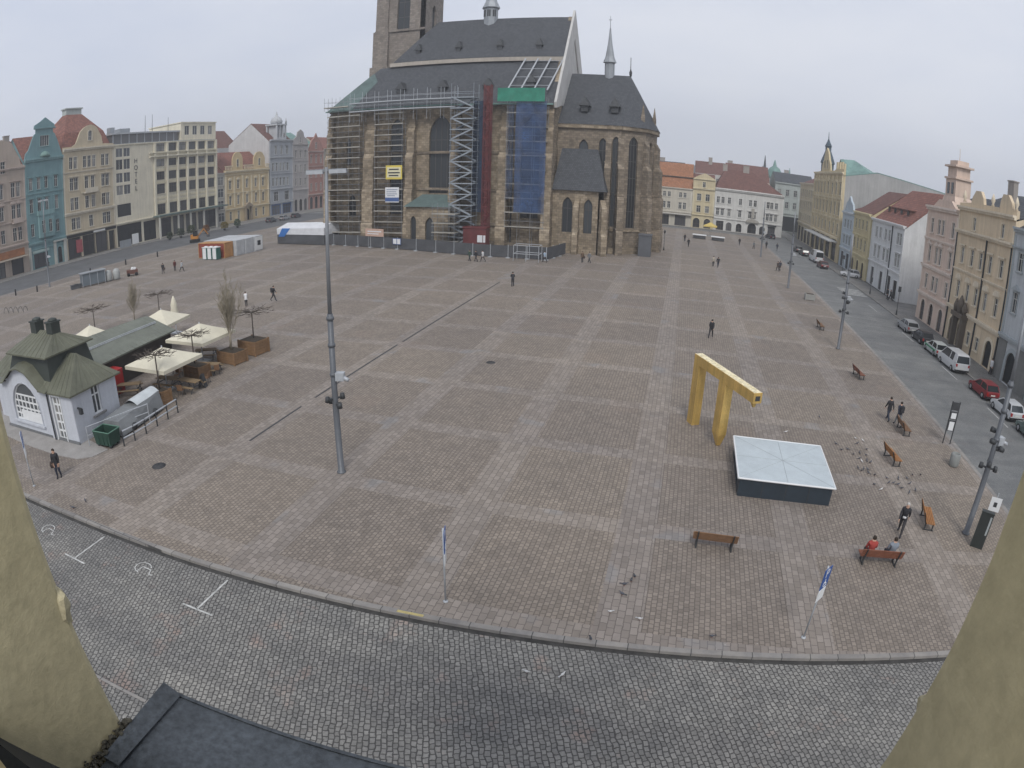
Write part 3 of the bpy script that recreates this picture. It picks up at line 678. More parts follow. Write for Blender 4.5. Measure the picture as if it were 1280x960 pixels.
mb.box(4.4, 8.4, .3, 3.8, 26, 30.2); mb.box(3.5, 9.3, -.4, 4.6, 30.2, 30.7); mb.lathe([(2.0, 30.7), (2.2, 31.6), (1.7, 32.7), (.7, 33.4), (.35, 34.2), (.05, 35.2)], 10, (6.4, 2, 0))
for u in (3.8, 9.0): mb.lathe([(.3, 30.7), (.35, 31.6), (.05, 32.8)], 6, (u, -.1, 0))
add_part(r, 'turret', mb, t)
c = plaster('warm_grey', (.37, .345, .33)); t = plaster('warm_trim', (.46, .43, .41))
building('warm grey gabled house between the turreted house and the red one', (-127, 182.3), RZL, 9.7, 15, 24, c, t,
    [(24.2, 2, 1, [4.8], {}), (18.8, 2.7, 1.0, [1.8, 4.8, 7.8], dict(hood=1)), (13.8, 2.7, 1.0, [1.8, 4.8, 7.8], {}), (9, 2.7, 1.0, [1.8, 4.8, 7.8], {}), (.1, 4.2, 1.9, [1.8, 4.8, 7.8], dict(k='a', n='shop_window', g=M_shopgl, f=M_frd, sill=False))],
    [(0, 0), (9.7, 0), (9.7, 24), (8.9, 25.5), (7.2, 26.4), (6.6, 28), (4.85, 29), (3.1, 28), (2.5, 26.4), (.8, 25.5), (0, 24)], [(23.6, .5, .4), (17.8, .3, .2), (7.6, .5, .4)], ('gable', 28.5), roofm=M_copper, group=GL)
c = plaster('brick_pink', (.36, .19, .155)); t = plaster('brick_trim', (.48, .37, .33))
building('pinkish red gabled house closing the street beside the church', (-127, 192), RZL, 10.6, 15, 21, c, t,
    [(22, 2.4, 1.1, [5.3], {}), (16.8, 2.8, 1.0, [2, 5.3, 8.6], dict(hood=1)), (11.5, 2.8, 1.0, [2, 5.3, 8.6], {}), (6.6, 2.8, 1.0, [2, 5.3, 8.6], {}), (.1, 4.4, 2, [2, 5.3, 8.6], dict(k='a', n='shop_window', g=M_shopgl, f=M_frd, sill=False))],
    [(0, 0), (10.6, 0), (10.6, 21), (9.4, 23), (8.2, 25), (6.5, 26), (5.3, 27.8), (4.1, 26), (2.4, 25), (1.2, 23), (0, 21)], [(21, .5, .4), (15.6, .3, .2), (5.2, .5, .4)], ('gable', 26), roofm=M_copper, group=GL)
c = plaster('plain_buff', (.40, .36, .30))
building('plain buff house partly hidden behind the church scaffold', (-127, 202.7), RZL, 18, 15, 22, c, c, [(z, 2.4, 1.1, [2.5, 6, 9.5, 13, 16], {}) for z in (4, 8.4, 12.8, 17.2)], None, [(21.8, .5, .4)], ('gable', 27), group=GL)

# ---- houses at the far end (front plane Y = 187, u = X - X0)
c = plaster('far_cream', (.52, .49, .42)); t = plaster('far_trim', (.60, .57, .50))
r = building('low cream house with a broad two-tier orange tiled roof beside the choir', (-14, 187), 0, 16.6, 14, 11, c, t,
    [(8.4, 1.5, .9, [2, 3.3, 8.4, 9.8, 13.1, 14.4], {}), (5.0, 2.0, .95, [2, 3.3, 8.4, 9.8, 13.1, 14.4], {}), (.1, 3.0, 3.2, [3, 8.5, 13.4], dict(n='shop_window', g=M_shopgl, f=M_frd, nm=3, sill=False))], None, [(11, .4, .35), (4.1, .4, .3)], ('gable', 18.6), roofm=M_tile2, group=GF)
mb = MB(); mb.box(0, 16.6, -.9, -.03, 3.4, 3.6); add_part(r, 'awning', mb, plaster('awn_white', (.6, .58, .54)))
mb = MB(); mb.box(.02, 16.58, 2.9, 3.4, 14.3, 14.55); add_part(r, 'roof_step', mb, M_frd)
c = plaster('far_yellow', (.57, .495, .33)); t = plaster('far_yellow_trim', (.64, .58, .42))
building('small yellow gabled house with two arched shop openings', (2.65, 187), 0, 6.5, 14, 11.8, c, t,
    [(12.0, 1.6, .9, [3.2], dict(s=.2)), (8.0, 2.1, 1.25, [1.9, 4.4], {}), (4.6, 2.0, 1.25, [1.9, 4.4], {}), (.1, 2.8, 2.0, [1.5, 4.7], dict(k='a', n='shop_window', g=M_shopgl, f=M_frd, sill=False))],
    [(0, 0), (6.5, 0), (6.5, 14.5), (5.9, 14.9), (4.6, 15.6), (3.25, 16.2), (1.9, 15.6), (.6, 14.9), (0, 14.5)], [(11.5, .4, .35), (3.8, .3, .3), (14.3, .3, .3)], ('gable', 16.0), roofm=M_tile3, group=GF)
c = plaster('far_white', (.58, .575, .55)); t = plaster('far_white_trim', (.66, .655, .63))
r = building('long white three-storey house with a brown hipped roof and an arched gateway', (9.2, 187), 0, 20.6, 16, 12.3, c, t,
    [(8.0, 1.9, .95, [1, 2.4, 4.3, 7.6, 10.6, 12, 15.9, 17, 18.4], dict()), (4.4, 2.0, .95, [1, 2.4, 4.4, 7.6, 10.6, 12, 15.9, 17, 18.4], dict(hood=1)), (.1, 2.7, 2.2, [1.9, 17.4], dict(n='shop_window', g=M_shopgl, f=M_frd, nm=2, sill=False)), (.1, 2.5, 1.7, [4.6, 7.6, 14.6], dict(k='a', n='shop_window', g=M_shopgl, f=M_frd, sill=False)), (.1, 3.0, 2.6, [11.5], dict(k='a', n='doorway', g=M_black, f=M_frd, nm=1, sill=False, s=.35))],
    None, [(12.1, .7, .55), (3.5, .35, .25)], ('hip', 18.2, 3, 9), roofm=M_tile3, group=GF, chim=((3, 8, 17.6, 19.6, 1.4), (9.5, 8, 17.6, 19.8, 1.8)))
mb = MB(); mb.uprism([(9.6, 3.3), (13.4, 3.3), (13.4, 3.8), (11.5, 4.6), (9.6, 3.8)], -.6, -.02); mb.box(11.1, 11.9, -.4, -.02, 4.7, 7.4); add_part(r, 'coat_of_arms', mb, plaster('arms', (.36, .34, .3)))
mb = MB(); mb.box(16.2, 18.8, -.5, -.03, 2.95, 3.25); add_part(r, 'signboard', mb, M_black)
c = plaster('far_greygreen', (.36, .39, .37))
building('grey green corner house closing the side street beyond the square', (31.0, 216), 0, 14, 16, 16.5, c, c, [(z, 2.2, 1.2, [1.6, 4.4, 7.2, 10], {}) for z in (12, 7.8)]+[(.1, 5, 9, [5.5], dict(n='gateway', g=M_black, f=M_black, sill=False))], None, [(16.2, .5, .4), (6, .4, .3)], ('gable', 20), roofm=M_slate, group=GF)
building('pale block with a red roof standing behind the white house', (14, 216), 0, 15, 14, 15.5, plaster('far_pale', (.5, .44, .36)), c, [(z, 2.2, 1.2, [2, 5, 8, 11], {}) for z in (12, 7.8)], None, (), ('gable', 21.0), roofm=M_tile3, group=GF)

# ---- row on the side street (front plane X = 35.5, u = Y0 - Y)
c = plaster('neo_pale', (.52, .455, .32)); t = plaster('neo_pale_trim', (.60, .54, .42))
cc = [2.2, 5.2, 8.2, 11.2, 14.2, 17.2, 19.6]
r = building('pale ochre corner house with dark shops at the far end of the side street', (35.5, 192), RZR, 20.6, 18, 17, c, t,
    [(13, 2.2, 1.2, cc, {}), (9.4, 2.4, 1.2, cc, dict(hood=1)), (6.2, 2.0, 1.2, cc, {}), (.1, 4.2, 4.0, [3, 8, 13, 18], dict(n='shop_window', g=M_shopgl, f=M_black, nm=2, sill=False))], None, [(16.8, .6, .5), (5.3, .5, .4)], ('gable', 21.5), roofm=M_tile3, group=GR)
c = plaster('neo_ochre', (.57, .475, .30)); t = plaster('neo_ochre_trim', (.65, .57, .40))
ol = [(0, 0), (32.3, 0), (32.3, 22.2), (31.6, 22.2), (31.6, 21), (30.2, 21), (30.2, 22.6), (29.2, 22.6), (29.2, 21), (27.8, 21), (27.8, 22.6), (26.8, 22.6), (26.8, 21), (25.4, 21), (25.4, 22.6), (24.4, 22.6), (24.4, 21), (22.6, 20.6),
      (18.4, 20.6), (17.6, 22.4), (16.4, 23.4), (15.2, 25.2), (13.2, 26.4), (11.2, 25.2), (10, 23.4), (8.8, 22.4), (8, 20.6), (0, 20.2)]
cn = [2, 5.6, 9.4, 13.2, 17, 21.6, 25.6, 29.6]
r = building('rich ochre neo-renaissance house with a tall gable, battlements and a slate spire', (35.5, 171.3), RZR, 32.3, 30, 19.6, c, t,
    [(21.2, 2.2, 1.3, [11.7, 14.7], dict(k='a', s=.25)), (15, 2.8, 1.4, cn, dict(hood=2)), (10.4, 2.9, 1.4, cn, dict(hood=1)), (6.0, 2.6, 1.4, cn, {}), (.1, 4.0, 4.4, [3.5, 9.5, 15.5, 21.5, 28], dict(n='shop_window', g=M_shopgl, f=M_black, nm=2, sill=False))],
    ol, [(20.0, .6, .5, 0, 32.3), (14.2, .4, .3), (9.5, .4, .3), (5.3, .6, .5)], ('gable', 21.5, 8), roofm=M_copper, group=GR, side=plaster('firewall_grey', (.36, .36, .35)))
parts(r, 'pilaster', [(u-.25, u+.25, -.3, -.004, 5.9, 19.6) for u in (.5, 4, 7.6, 11.4, 15.2, 19.4, 23.6, 27.6, 31.8)], t)
parts(r, 'signboard', [(u, u+3, -.14, -.01, 4.75, 5.2) for u in (2, 8, 14, 20, 26.5)], M_black)
mb = MB(); mb.box(1, 31, -2.2, -.03, 4.4, 4.65); add_part(r, 'awning', mb, plaster('awning_white', (.6, .6, .58)))
mb = MB(); mb.lathe([(1.7, 20), (1.7, 22.6), (2.0, 22.8), (1.35, 24.6), (.8, 26), (.8, 27), (.98, 27.2), (.42, 28.4), (.13, 29.2), (.05, 31)], 8, (7.6, 1.6, 0), rot=PI/8, smooth=False)
s = add_part(r, 'spire', mb, roofmat('blue_slate', (.085, .115, .145), .3))
# tall grey firewall and green roof of its rear range, seen above the lower houses
r = building('huge grey blind gable with a green copper roof behind the ochre house', (42, 139.2), 0, 26, 18, 16.5, plaster('blind_grey', (.40, .40, .385)), c, [], [(-6, 0), (26, 0), (26, 14), (4.8, 19.0), (.2, 20.9), (-6, 18.2)], (), None, group=GR, name='rear_range')
mb = MB(); mb.add([(-6, .2, 18.2), (.2, .2, 20.9), (4.8, .2, 19.0), (-5, 10, 23.6), (-1.5, 10, 23.9), (4.8, 10, 21.3), (-5.5, 16, 18), (4.8, 18, 18)], [(0, 1, 4, 3), (1, 2, 5, 4), (3, 4, 5, 7, 6)])
mb.build('roof', [M_copper], r)
c = plaster('ice_blue', (.42, .48, .52)); t = plaster('ice_trim', (.56, .60, .62))
building('narrow pale blue house with a curved gable between ochre and yellow houses', (35.5, 137.2), RZR, 9.8, 14, 11.6, c, t,
    [(8.4, 1.9, 1.2, [2.6, 5, 7.4], {}), (5.0, 1.9, 1.2, [2.6, 5, 7.4], dict(hood=1)), (.1, 3.2, 2.4, [2.6, 7.2], dict(n='shop_window', g=M_shopgl, f=M_frd, nm=1, sill=False))],
    [(0, 0), (9.8, 0), (9.8, 12), (8.6, 12.2), (7.6, 13.6), (6.2, 14.2), (4.9, 15.2), (3.6, 14.2), (2.2, 13.6), (1.2, 12.2), (0, 12)], [(11.6, .5, .4), (4.0, .4, .3)], ('gable', 14.4), roofm=M_tile3, group=GR)
c = plaster('mustard', (.51, .44, .27)); t = plaster('mustard_trim', (.60, .53, .33))
building('yellow three-storey house between the pale blue and the white one', (35.5, 127.4), RZR, 11.8, 14, 12.5, c, t,
    [(9.2, 1.9, 1.1, [1.7, 4.2, 6.8, 9.6], {}), (5.2, 2.1, 1.1, [1.7, 4.2, 6.8, 9.6], dict(hood=1)), (.1, 3.1, 1.7, [1.9, 5.6, 9.4], dict(k='a', n='shop_window', g=M_shopgl, f=M_frd, sill=False))], None, [(12.2, .5, .4), (8, .3, .2), (4.1, .4, .3)], ('gable', 17.5), roofm=M_tile3, group=GR)
c = plaster('clean_white', (.60, .61, .61)); t = plaster('white_trim2', (.66, .665, .66))
r = building('white three-storey house with a red tiled roof and small dormers by the alley', (35.9, 115.5), RZR, 18.5, 15, 12.0, c, t,
    [(8.8, 1.9, 1.1, [3.3, 5.7, 8.8, 10.9, 15.6, 17.0], dict(s=.1)), (5.2, 2.1, 1.1, [3.3, 5.7, 8.8, 10.9, 15.6, 17.0], dict(hood=1, s=.1)), (.1, 3.2, 1.7, [3.2, 8.6, 13.4], dict(n='shop_window', g=M_shopgl, f=M_frd, nm=1, sill=False)), (.1, 3.0, 1.9, [16.8], dict(n='doorway', g=M_black, f=M_frd, nm=1, sill=False))],
    None, [(11.8, .5, .45), (4.3, .35, .25)], ('gable', 18.3), roofm=M_tile, group=GR)
mb = MB(); mb.box(12.4, 12.55, -.2, -.05, 0, 11.8); add_part(r, 'drainpipe', mb, M_metal)
for u in (3, 6.5, 10, 13.5):
    mb = MB(); mb.uprism([(u-.7, 13.6), (u+.7, 13.6), (u+.7, 14.5), (u-.7, 14.5)], 2.2, 4.6, 0); mb.box(u-.5, u+.5, 2.14, 2.2, 13.8, 14.4, 1); mb.box(u-.9, u+.9, 2.0, 4.9, 14.502, 14.65, 0)
    mb.build('dormer', [M_tile3, M_black], r)
c = plaster('salmon', (.62, .49, .405)); t = plaster('salmon_trim', (.69, .59, .51))
cpk = [2.3, 4.9, 6.3, 9.8]
r = building('salmon pink house with a little roof pavilion at the corner of the alley', (35.5, 86.6), RZR, 11.2, 16, 15.8, c, t,
    [(12.3, 2.0, .95, cpk, {}), (8.3, 2.2, .95, cpk, dict(hood=2)), (4.6, 2.0, .95, cpk, {}), (.1, 2.9, 1.5, [2.4, 5.7, 9.2], dict(k='a', n='shop_window', g=M_shopgl, f=M_frd, sill=False))],
    None, [(15.7, .6, .5), (11.4, .35, .25), (7.6, .5, .35), (3.7, .5, .35)], ('gable', 18.6), roofm=M_slate, group=GR)
mb = MB(); mb.add([(3.6, .2, 15.82), (9.4, .2, 15.82), (9.4, 3.6, 15.82), (3.6, 3.6, 15.82), (4.6, .4, 17.7), (8.4, .4, 17.7), (8.4, 3.0, 17.7), (4.6, 3.0, 17.7)], [(0,1,5,4),(1,2,6,5),(2,3,7,6),(3,0,4,7)]); mb.box(4.75, 8.25, .5, 2.9, 17.6, 20.0); mb.box(4.5, 8.5, .3, 3.1, 20.0, 20.25); mb.box(4.95, 8.05, .65, 2.75, 20.25, 21.6); mb.box(4.5, 8.5, .25, 3.15, 21.6, 21.85); mb.box(5.2, 7.8, .8, 2.6, 21.85, 22.5); mb.tube((6.5, 1.7, 22.5), (6.5, 1.7, 24.2), .05, .03, 5)
for u in (5.8, 7.2): mb.box(u-.38, u+.38, .44, .5, 18.0, 19.5, 1)
mb.uprism([(2.2, 15.82), (10.8, 15.82), (9.6, 16.5), (8.8, 17.0), (4.4, 17.0), (3.4, 16.5)], -.2, .18)
mb.build('roof_pavilion', [c, M_gl], r)
c = plaster('town_ochre', (.63, .515, .365)); t = plaster('town_ochre_trim', (.69, .60, .46))
co = [2.4, 5.3, 7.8, 10.4, 13.3]
ol = [(0, 0), (15.5, 0), (15.5, 17.2), (14.3, 17.3), (14.1, 17.9), (13.2, 18.7), (11.9, 18.7), (11.4, 17.9), (11.2, 17.2), (7.0, 17.2), (6.8, 17.9), (6.0, 18.7), (4.6, 18.7), (3.7, 17.9), (3.4, 17.2), (0, 17.0)]
r = building('wide ochre house with a dark stone portal, attic storey and twin parapet gables', (35.5, 75.4), RZR, 15.5, 16, 16.4, c, t,
    [(14.0, 1.5, .8, [5.0, 12.6], dict(s=.12)), (9.8, 1.9, .95, co, dict(hood=1)), (5.6, 2.0, .95, co, dict(hood=3)), (1.0, 1.5, 1.0, [7.6, 10.2], dict(s=.15)), (.1, 3.0, 1.6, [2.2], dict(k='a', n='shop_window', g=M_shopgl, f=M_frd, sill=False)), (.1, 2.9, 1.8, [5.0, 13.3], dict(k='a', n='doorway', f=M_frd, g=M_black, nm=0, nt=0, s=.4, sill=False))],
    ol, [(16.4, .5, .5), (13.55, .5, .5), (8.9, .3, .2), (4.2, .5, .35)], ('gable', 19.6), roofm=M_slate, group=GR, chim=((5.5, 5, 17.5, 20.8, 1.6), (10.5, 6, 18, 21, 2.0)))
parts(r, 'drainpipe', [(u+.03, u+.19, -.2, -.02, 0, 13.4) for u in (.1, 8.9, 15.2)], M_metal)
mb = MB(); mb.box(3.5, 4.0, -.8, -.02, 0, 3.6); mb.box(6.0, 6.5, -.8, -.02, 0, 3.6); mb.box(3.3, 6.7, -1.0, -.02, 3.6, 4.1); mb.lathe([(.3, 4.1), (.4, 4.8), (.1, 5.6)], 7, (3.7, -.5, 0)); mb.lathe([(.3, 4.1), (.4, 4.8), (.1, 5.6)], 7, (6.3, -.5, 0)); mb.lathe([(.4, 4.1), (.5, 5.2), (.1, 6.2)], 7, (5, -.5, 0))
add_part(r, 'portal', mb, plaster('dark_portal', (.15, .125, .10)))
for u in (1.0, 9.1, 15.0): MB().lathe([(.25, 17.2), (.14, 17.5), (.3, 17.85), (.2, 18.2), (.04, 18.6)], 8, (u, .2, 0)).build('finial', t, r)
c = plaster('cool_white', (.47, .49, .50)); t = plaster('cool_trim', (.38, .41, .42))
r = building('cool white house with a grey stone ground floor beside the ochre house', (35.5, 59.85), RZR, 7.6, 14, 15.5, c, t,
    [(11.2, 1.9, 1.1, [1.9, 5.2], dict(s=.18)), (7.0, 2.1, 1.1, [1.9, 5.2], dict(hood=2, s=.2)), (.1, 3.2, 2.2, [3.4], dict(k='a', n='doorway', g=M_black, f=M_frd, nm=0, nt=0, s=.4, sill=False))], None, [(15.3, .5, .45), (13.5, .3, .25), (4.4, .5, .4)], ('gable', 19.5), roofm=M_slate, group=GR)
parts(r, 'rusticated_base', [(0, 1.9, -.1, -.004, 0, 4.1), (5.0, 7.6, -.1, -.004, 0, 4.1)], plaster('base_grey', (.2, .2, .19)))
c = plaster('sea_green', (.30, .38, .37)); t = plaster('sea_trim', (.50, .53, .52))
building('sea green house with white trim at the near end of the side street', (35.5, 52.2), RZR, 11, 14, 15, c, t,
    [(10.8, 2.0, 1.1, [1.8, 4.6, 7.4], dict(s=.25)), (6.4, 2.2, 1.1, [1.8, 4.6, 7.4], dict(hood=1, s=.25)), (.1, 3.2, 1.9, [2, 5.5, 9], dict(k='a', n='shop_window', g=M_shopgl, f=M_fr, sill=False))], None, [(14.8, .5, .45), (4.3, .5, .4)], ('gable', 19), roofm=M_slate, group=GR)
# ---- skyline beyond the square
def dome_tower(label, x, y, z0, r0, prof, m, mw):
    o = thing('skyline_tower', label, 'tower', (x, y, 0))
    mb = MB(); mb.lathe([(r0, 0), (r0, z0)], 8, smooth=False); mb.build('shaft', mw, o)
    mb = MB(); mb.lathe([(a, z0+b) for a, b in prof], 10); mb.build('cupola', m, o)
bz = plaster('sky_buff', (.42, .40, .36))
dome_tower('distant tower under a green copper dome beyond the white house', 36.6, 260, 18, 3.2, [(3.4, 0), (3.4, .6), (3.2, 2.2), (2.2, 4), (.8, 5), (.5, 6.4), (.1, 7.6)], M_copper, bz)
dome_tower('slim dark spire beside the green dome on the skyline', 32.7, 262, 18, 1.2, [(1.4, 0), (.8, 2.5), (.6, 4), (.1, 9)], M_slate, bz)
dome_tower('small green cupola nearest the mouth of the side street', 42.6, 258, 16, 1.8, [(2.0, 0), (1.8, 1.4), (.9, 3), (.4, 4.4), (.08, 7)], M_copper, bz)
for (x, y, L, H_, zr, cw2, lb) in ((-30, 245, 30, 15, 20.0, (.46, .42, .36), 'distant house with a reddish roof directly beside the choir'), (4, 250, 20, 16.5, 21.5, (.5, .48, .45), 'distant pale house whose roof shows over the brown hipped roof'), (26, 268, 26, 16, 21, (.44, .36, .32), 'distant pinkish block standing below the green dome'), (60, 250, 40, 15, 21, (.45, .42, .38), 'distant buff block behind the ochre spire house'), (70, 110, 30, 15, 20, (.45, .43, .4), 'rear house with a flat roofline behind the white and salmon houses')):
    building(lb, (x, y), 0, L, 14, H_, plaster('sky_'+str(x), cw2), bz, [(z, 2, 1.1, [2.5+i*3.2 for i in range(int(L/3.2))], dict(s=0)) for z in (H_-3.5, H_-7)], None, (), ('gable', zr), roofm=random.choice((M_tile3, M_slate, M_tile)), chim=((L*.3, 6, zr-1.5, zr+1.6, 1.5), (L*.7, 8, zr-1.5, zr+1.3, 2.0)), group='distant houses on the skyline')
# wooded hill on the horizon
mb = MB(); n = 40
hx = [-420+i*24 for i in range(n+1)]
hz = [10+19*math.exp(-((x+20)/75)**2)+1.5*math.sin(x*.021)+1.*math.sin(x*.09+1) for x in hx]
vs = []
for k, (dy, f) in enumerate(((0, 0), (60, .8), (130, 1), (320, 0))):
    for x, z in zip(hx, hz): vs.append((x*(1+dy/900), 760+dy, z*f*1.12-.2+(random.uniform(-1.2, 1.2) if 0 < f else 0)))
fs = [(k*(n+1)+i, k*(n+1)+i+1, (k+1)*(n+1)+i+1, (k+1)*(n+1)+i) for k in range(3) for i in range(n)]
mb.add(vs, fs); tag(mb.build('hills', mat('wooded_hill', (.05, .06, .05), .95, .4, .05)), kind='structure')

# ------------------------------------------------------------------ damp air
m, nt_, bs_ = new_mat('haze_air'); nt_.nodes.remove(bs_)
vol = N(nt_, 'ShaderNodeVolumePrincipled'); vol.inputs['Color'].default_value = (.95, .965, .99, 1); vol.inputs['Density'].default_value = .0008; vol.inputs['Anisotropy'].default_value = .2
LK(nt_, vol.outputs[0], nt_.nodes['Material Output'].inputs['Volume'])
hz_ = MB().box(-905, 905, -205, 1155, -1.2, 112).build('haze', m); tag(hz_, kind='stuff')

# ------------------------------------------------------------------ the church
CH = thing('church', 'large gothic stone church with a steep slate roof in the middle of the square', 'church', (0, 0, 0))
M_trac = plaster('tracery', (.075, .072, .068), .1, 0)
M_chgl = glassmat('church_glass', (.03, .034, .038), .25, .4, 0)
M_cop = plaster('gable_render', (.50, .49, .47))
def face(parent, name, P, Q, H, wins, m, z0=0., thick=.8, kind='g'):
    """wall from P to Q (seen from outside, from its left to its right end) with pointed windows (u, z, w, h, bars, rails)"""
    P, Q = Vector((*P, 0)), Vector((*Q, 0)); d = Q-P; L = d.length; a = math.atan2(d.y, d.x)
    o = thing(name, None, None, P, a); o.parent = parent
    holes = [[(u+x, z+q) for x, q in arch_pts(w_, h_, kind)] for u, z, w_, h_, *_ in wins]
    mb = MB(); wall_sheet(mb, [(0, z0), (L, z0), (L, H), (0, H)], holes, 0, .5, thick)
    me = mb.mesh(name, m); bpy.data.objects.remove(o)
    o = link(name, me, parent, P, a)
    for u, z, w_, h_, nm, nt in wins:
        mm = window_meshes(w_, h_, kind, M_trac, M_stone, M_chgl, nm, nt, .3, True, 0, .12)
        put_window(o, u, z, mm, y=.25)
    return o
def buttress(parent, x, y, w_, steps, ang=0., m=None):
    """stepped buttress leaning on the wall at (x, y); steps = (depth, top) from the ground up; ang 0 faces -y"""
    mb = MB(); z = 0
    for i, (d, zt) in enumerate(steps):
        nd = steps[i+1][0] if i+1 < len(steps) else .1
        sl = min(1.4, (d-nd)*1.6)
        prof = [(-d, z), (-.0, z), (-.0, zt), (-nd, zt), (-d, zt-sl)]
        n = len(prof); ww = w_/2*(1-.06*i)
        mb.add([(-ww, a, b) for a, b in prof]+[(ww, a, b) for a, b in prof], [(k, (k+1) % n, n+(k+1) % n, n+k) for k in range(n)]+[tuple(range(n)), tuple(range(2*n-1, n-1, -1))])
        if i: mb.box(-ww-.12, ww+.12, -d-.12, .0, z-.02, z+.28)
        z = zt-.004
    return mb.build('buttress', m or M_stone, parent, loc=(x, y, 0), rz=ang)
X0, X1, YN, EZ = -66.4, -22.5, 108.4, 26.2
fw = face(CH, 'nave_wall', (X0, YN), (X1, YN), EZ,
     [(14.5, 5.6, 2.6, 18.2, 2, 3), (23.3, 9.6, 4.5, 14.6, 3, 1), (31.0, 8.0, 3.6, 16.0, 2, 3), (39.9, 5.6, 3.2, 18.0, 2, 3), (4.2, 15.2, 1.0, 5.2, 0, 1), (5.0, 5.2, 1.6, 4.2, 1, 1)], M_stone)
for z, p in ((0, .5), (4.0, .3), (10.2, .25), (17.0, .22), (25.6, .5)):
    for a, b in ((X0, -58.3), (-55.7, -49.5), (-47.7, -40.9), (-38.9, -31.9), (-30.1, X1)):
        MB().box(a, b, YN-p, YN-.004, z, z+(1.2 if z == 0 else .45)).build('string_course', M_stone2, CH)
for x, w_ in ((-65.9, 1.6), (-57.0, 2.4), (-48.6, 1.7), (-39.9, 1.8), (-31.0, 1.8), (-23.1, 1.7)):
    buttress(CH, x, YN+.02, w_, ((2.6, 4.2), (2.3, 10.6), (1.9, 17.4), (1.2, 22.0), (.7, 25.4)))
# end walls
ew = MB(); ol = [(0, 0), (31.2, 0), (31.2, 26.2), (15.6, 46.2), (0, 26.2)]
ew.uprism(ol, 0, .9); e = ew.build('end_wall', M_stone, CH, loc=(X1-.9, YN+.85, 0), rz=PI/2)
e.location = (X1, YN+.02, 0)
gb = MB()
gb.uprism([(-.5, 25.4), (3.6, 26.2), (15.6, 41.5), (27.6, 26.2), (31.7, 25.4), (32.0, 26.4), (15.6, 47.6), (-.8, 26.4)], -.45, -.01)
g_ = gb.build('gable_coping', M_cop, CH, loc=(X1, YN+.02, 0), rz=PI/2)
gb = MB(); gb.uprism([(3.7, 26.4), (27.5, 26.4), (15.6, 41.4)], -.2, -.012); gb.build('gable_face', M_cop, CH, loc=(X1, YN+.02, 0), rz=PI/2)
wb = MB(); wb.box(X0, X0+.9, YN+.8, 139.6, 0, 26.2); wb.build('west_wall', M_stone, CH)
wb = MB(); wb.box(X0, X1, 138.8, 139.6, 0, 26.1); wb.build('north_wall', M_stone, CH)
# roof in two tiers with a pale band between
rf = MB()
def tier(y0, z0, y1, z1, xa0, xa1, xb0, xb1):
    rf.add([(xa0, y0, z0), (xb0, y0, z0), (xb1, y1, z1), (xa1, y1, z1), (xa0, 248-y0, z0), (xb0, 248-y0, z0), (xb1, 248-y1, z1), (xa1, 248-y1, z1)], [(0, 1, 2, 3), (7, 6, 5, 4)])
tier(107.7, 26.0, 116, 35.2, X0-.5, -59.5, X1-.02, X1-.02)
tier(115.6, 36.1, 124, 46.1, -56.6, -50.6, X1-.02, X1-.02)
wh_ = MB().add([(X0-.5, 107.7, 26.0), (-59.5, 116, 35.2), (-59.5, 132, 35.2), (X0-.5, 140.3, 26)], [(0, 1, 2, 3)])
wh_.add([(X0-.5, 107.66, 26.05), (-61.2, 107.66, 26.05), (-58.6, 113.1, 32.1), (-60.4, 114.9, 34.1)], [(0, 1, 2, 3)])
wh_.build('west_roof', mat('weathered_copper', (.095, .135, .13), .75, .25, .6, .1), CH)
rf.add([(-56.6, 115.6, 36.1), (-50.6, 124, 46.1), (-56.6, 132.4, 36.1)], [(0, 1, 2)])
rf.add([(-59.5, 116, 35.19), (X1-.03, 116, 35.19), (X1-.03, 132, 35.19), (-59.5, 132, 35.19)], [(0, 1, 2, 3)])
RO = rf.build('roof', M_slate, CH)
mb = MB(); mb.box(-57.2, X1-.05, 115.4, 115.95, 35.25, 36.02); mb.box(-57.2, X1-.05, 132.05, 132.6, 35.25, 36.02)
mb.build('roof_band', plaster('roof_band', (.40, .36, .31)), RO)
mb = MB(); mb.box(X0-.6, X1-.1, 107.35, 107.68, 25.85, 26.1); mb.build('gutter', M_copper, RO)
def dormer(x, y, z, w_=.9, h_=1.1):
    mb = MB(); mb.box(x-w_/2, x+w_/2, y-.5, y+1.2, z, z+h_); mb.add([(x-w_*.8, y-.7, z+h_), (x+w_*.8, y-.7, z+h_), (x, y-.4, z+h_+1.5), (x-w_*.8, y+1.6, z+h_), (x+w_*.8, y+1.6, z+h_), (x, y+1.6, z+h_+1.5)], [(0, 1, 2), (0, 2, 5, 3), (1, 4, 5, 2), (3, 5, 4), (0, 3, 4, 1)])
    mb.build('dormer', M_metal, RO)
for x in (-52.0, -43.5, -35.2, -27.6): dormer(x, 117.6, 37.6)
for x in (-52.3, -43.8, -35.2): dormer(x, 110.6, 28.8, 1.3, .9)
dormer(-27.3, 111, 29.4, 1.2, .9)
# ridge turret
mb = MB(); mb.lathe([(1.5, 43.4), (1.5, 48.2), (1.9, 48.5), (1.2, 50.0), (1.0, 52.5), (1.25, 52.7), (.5, 56), (.1, 62)], 8, (-39.3, 124, 0), smooth=False)
fl = mb.build('ridge_turret', M_zinc, CH)
for a in (-PI/2, -PI/4, -3*PI/4):
    mb = MB(); mb.box(-.35, .35, -.05, .05, 46.4, 47.9); mb.build('opening', M_metal, fl, loc=(-39.3+1.44*math.cos(a), 124+1.44*math.sin(a), 0), rz=a+PI/2)
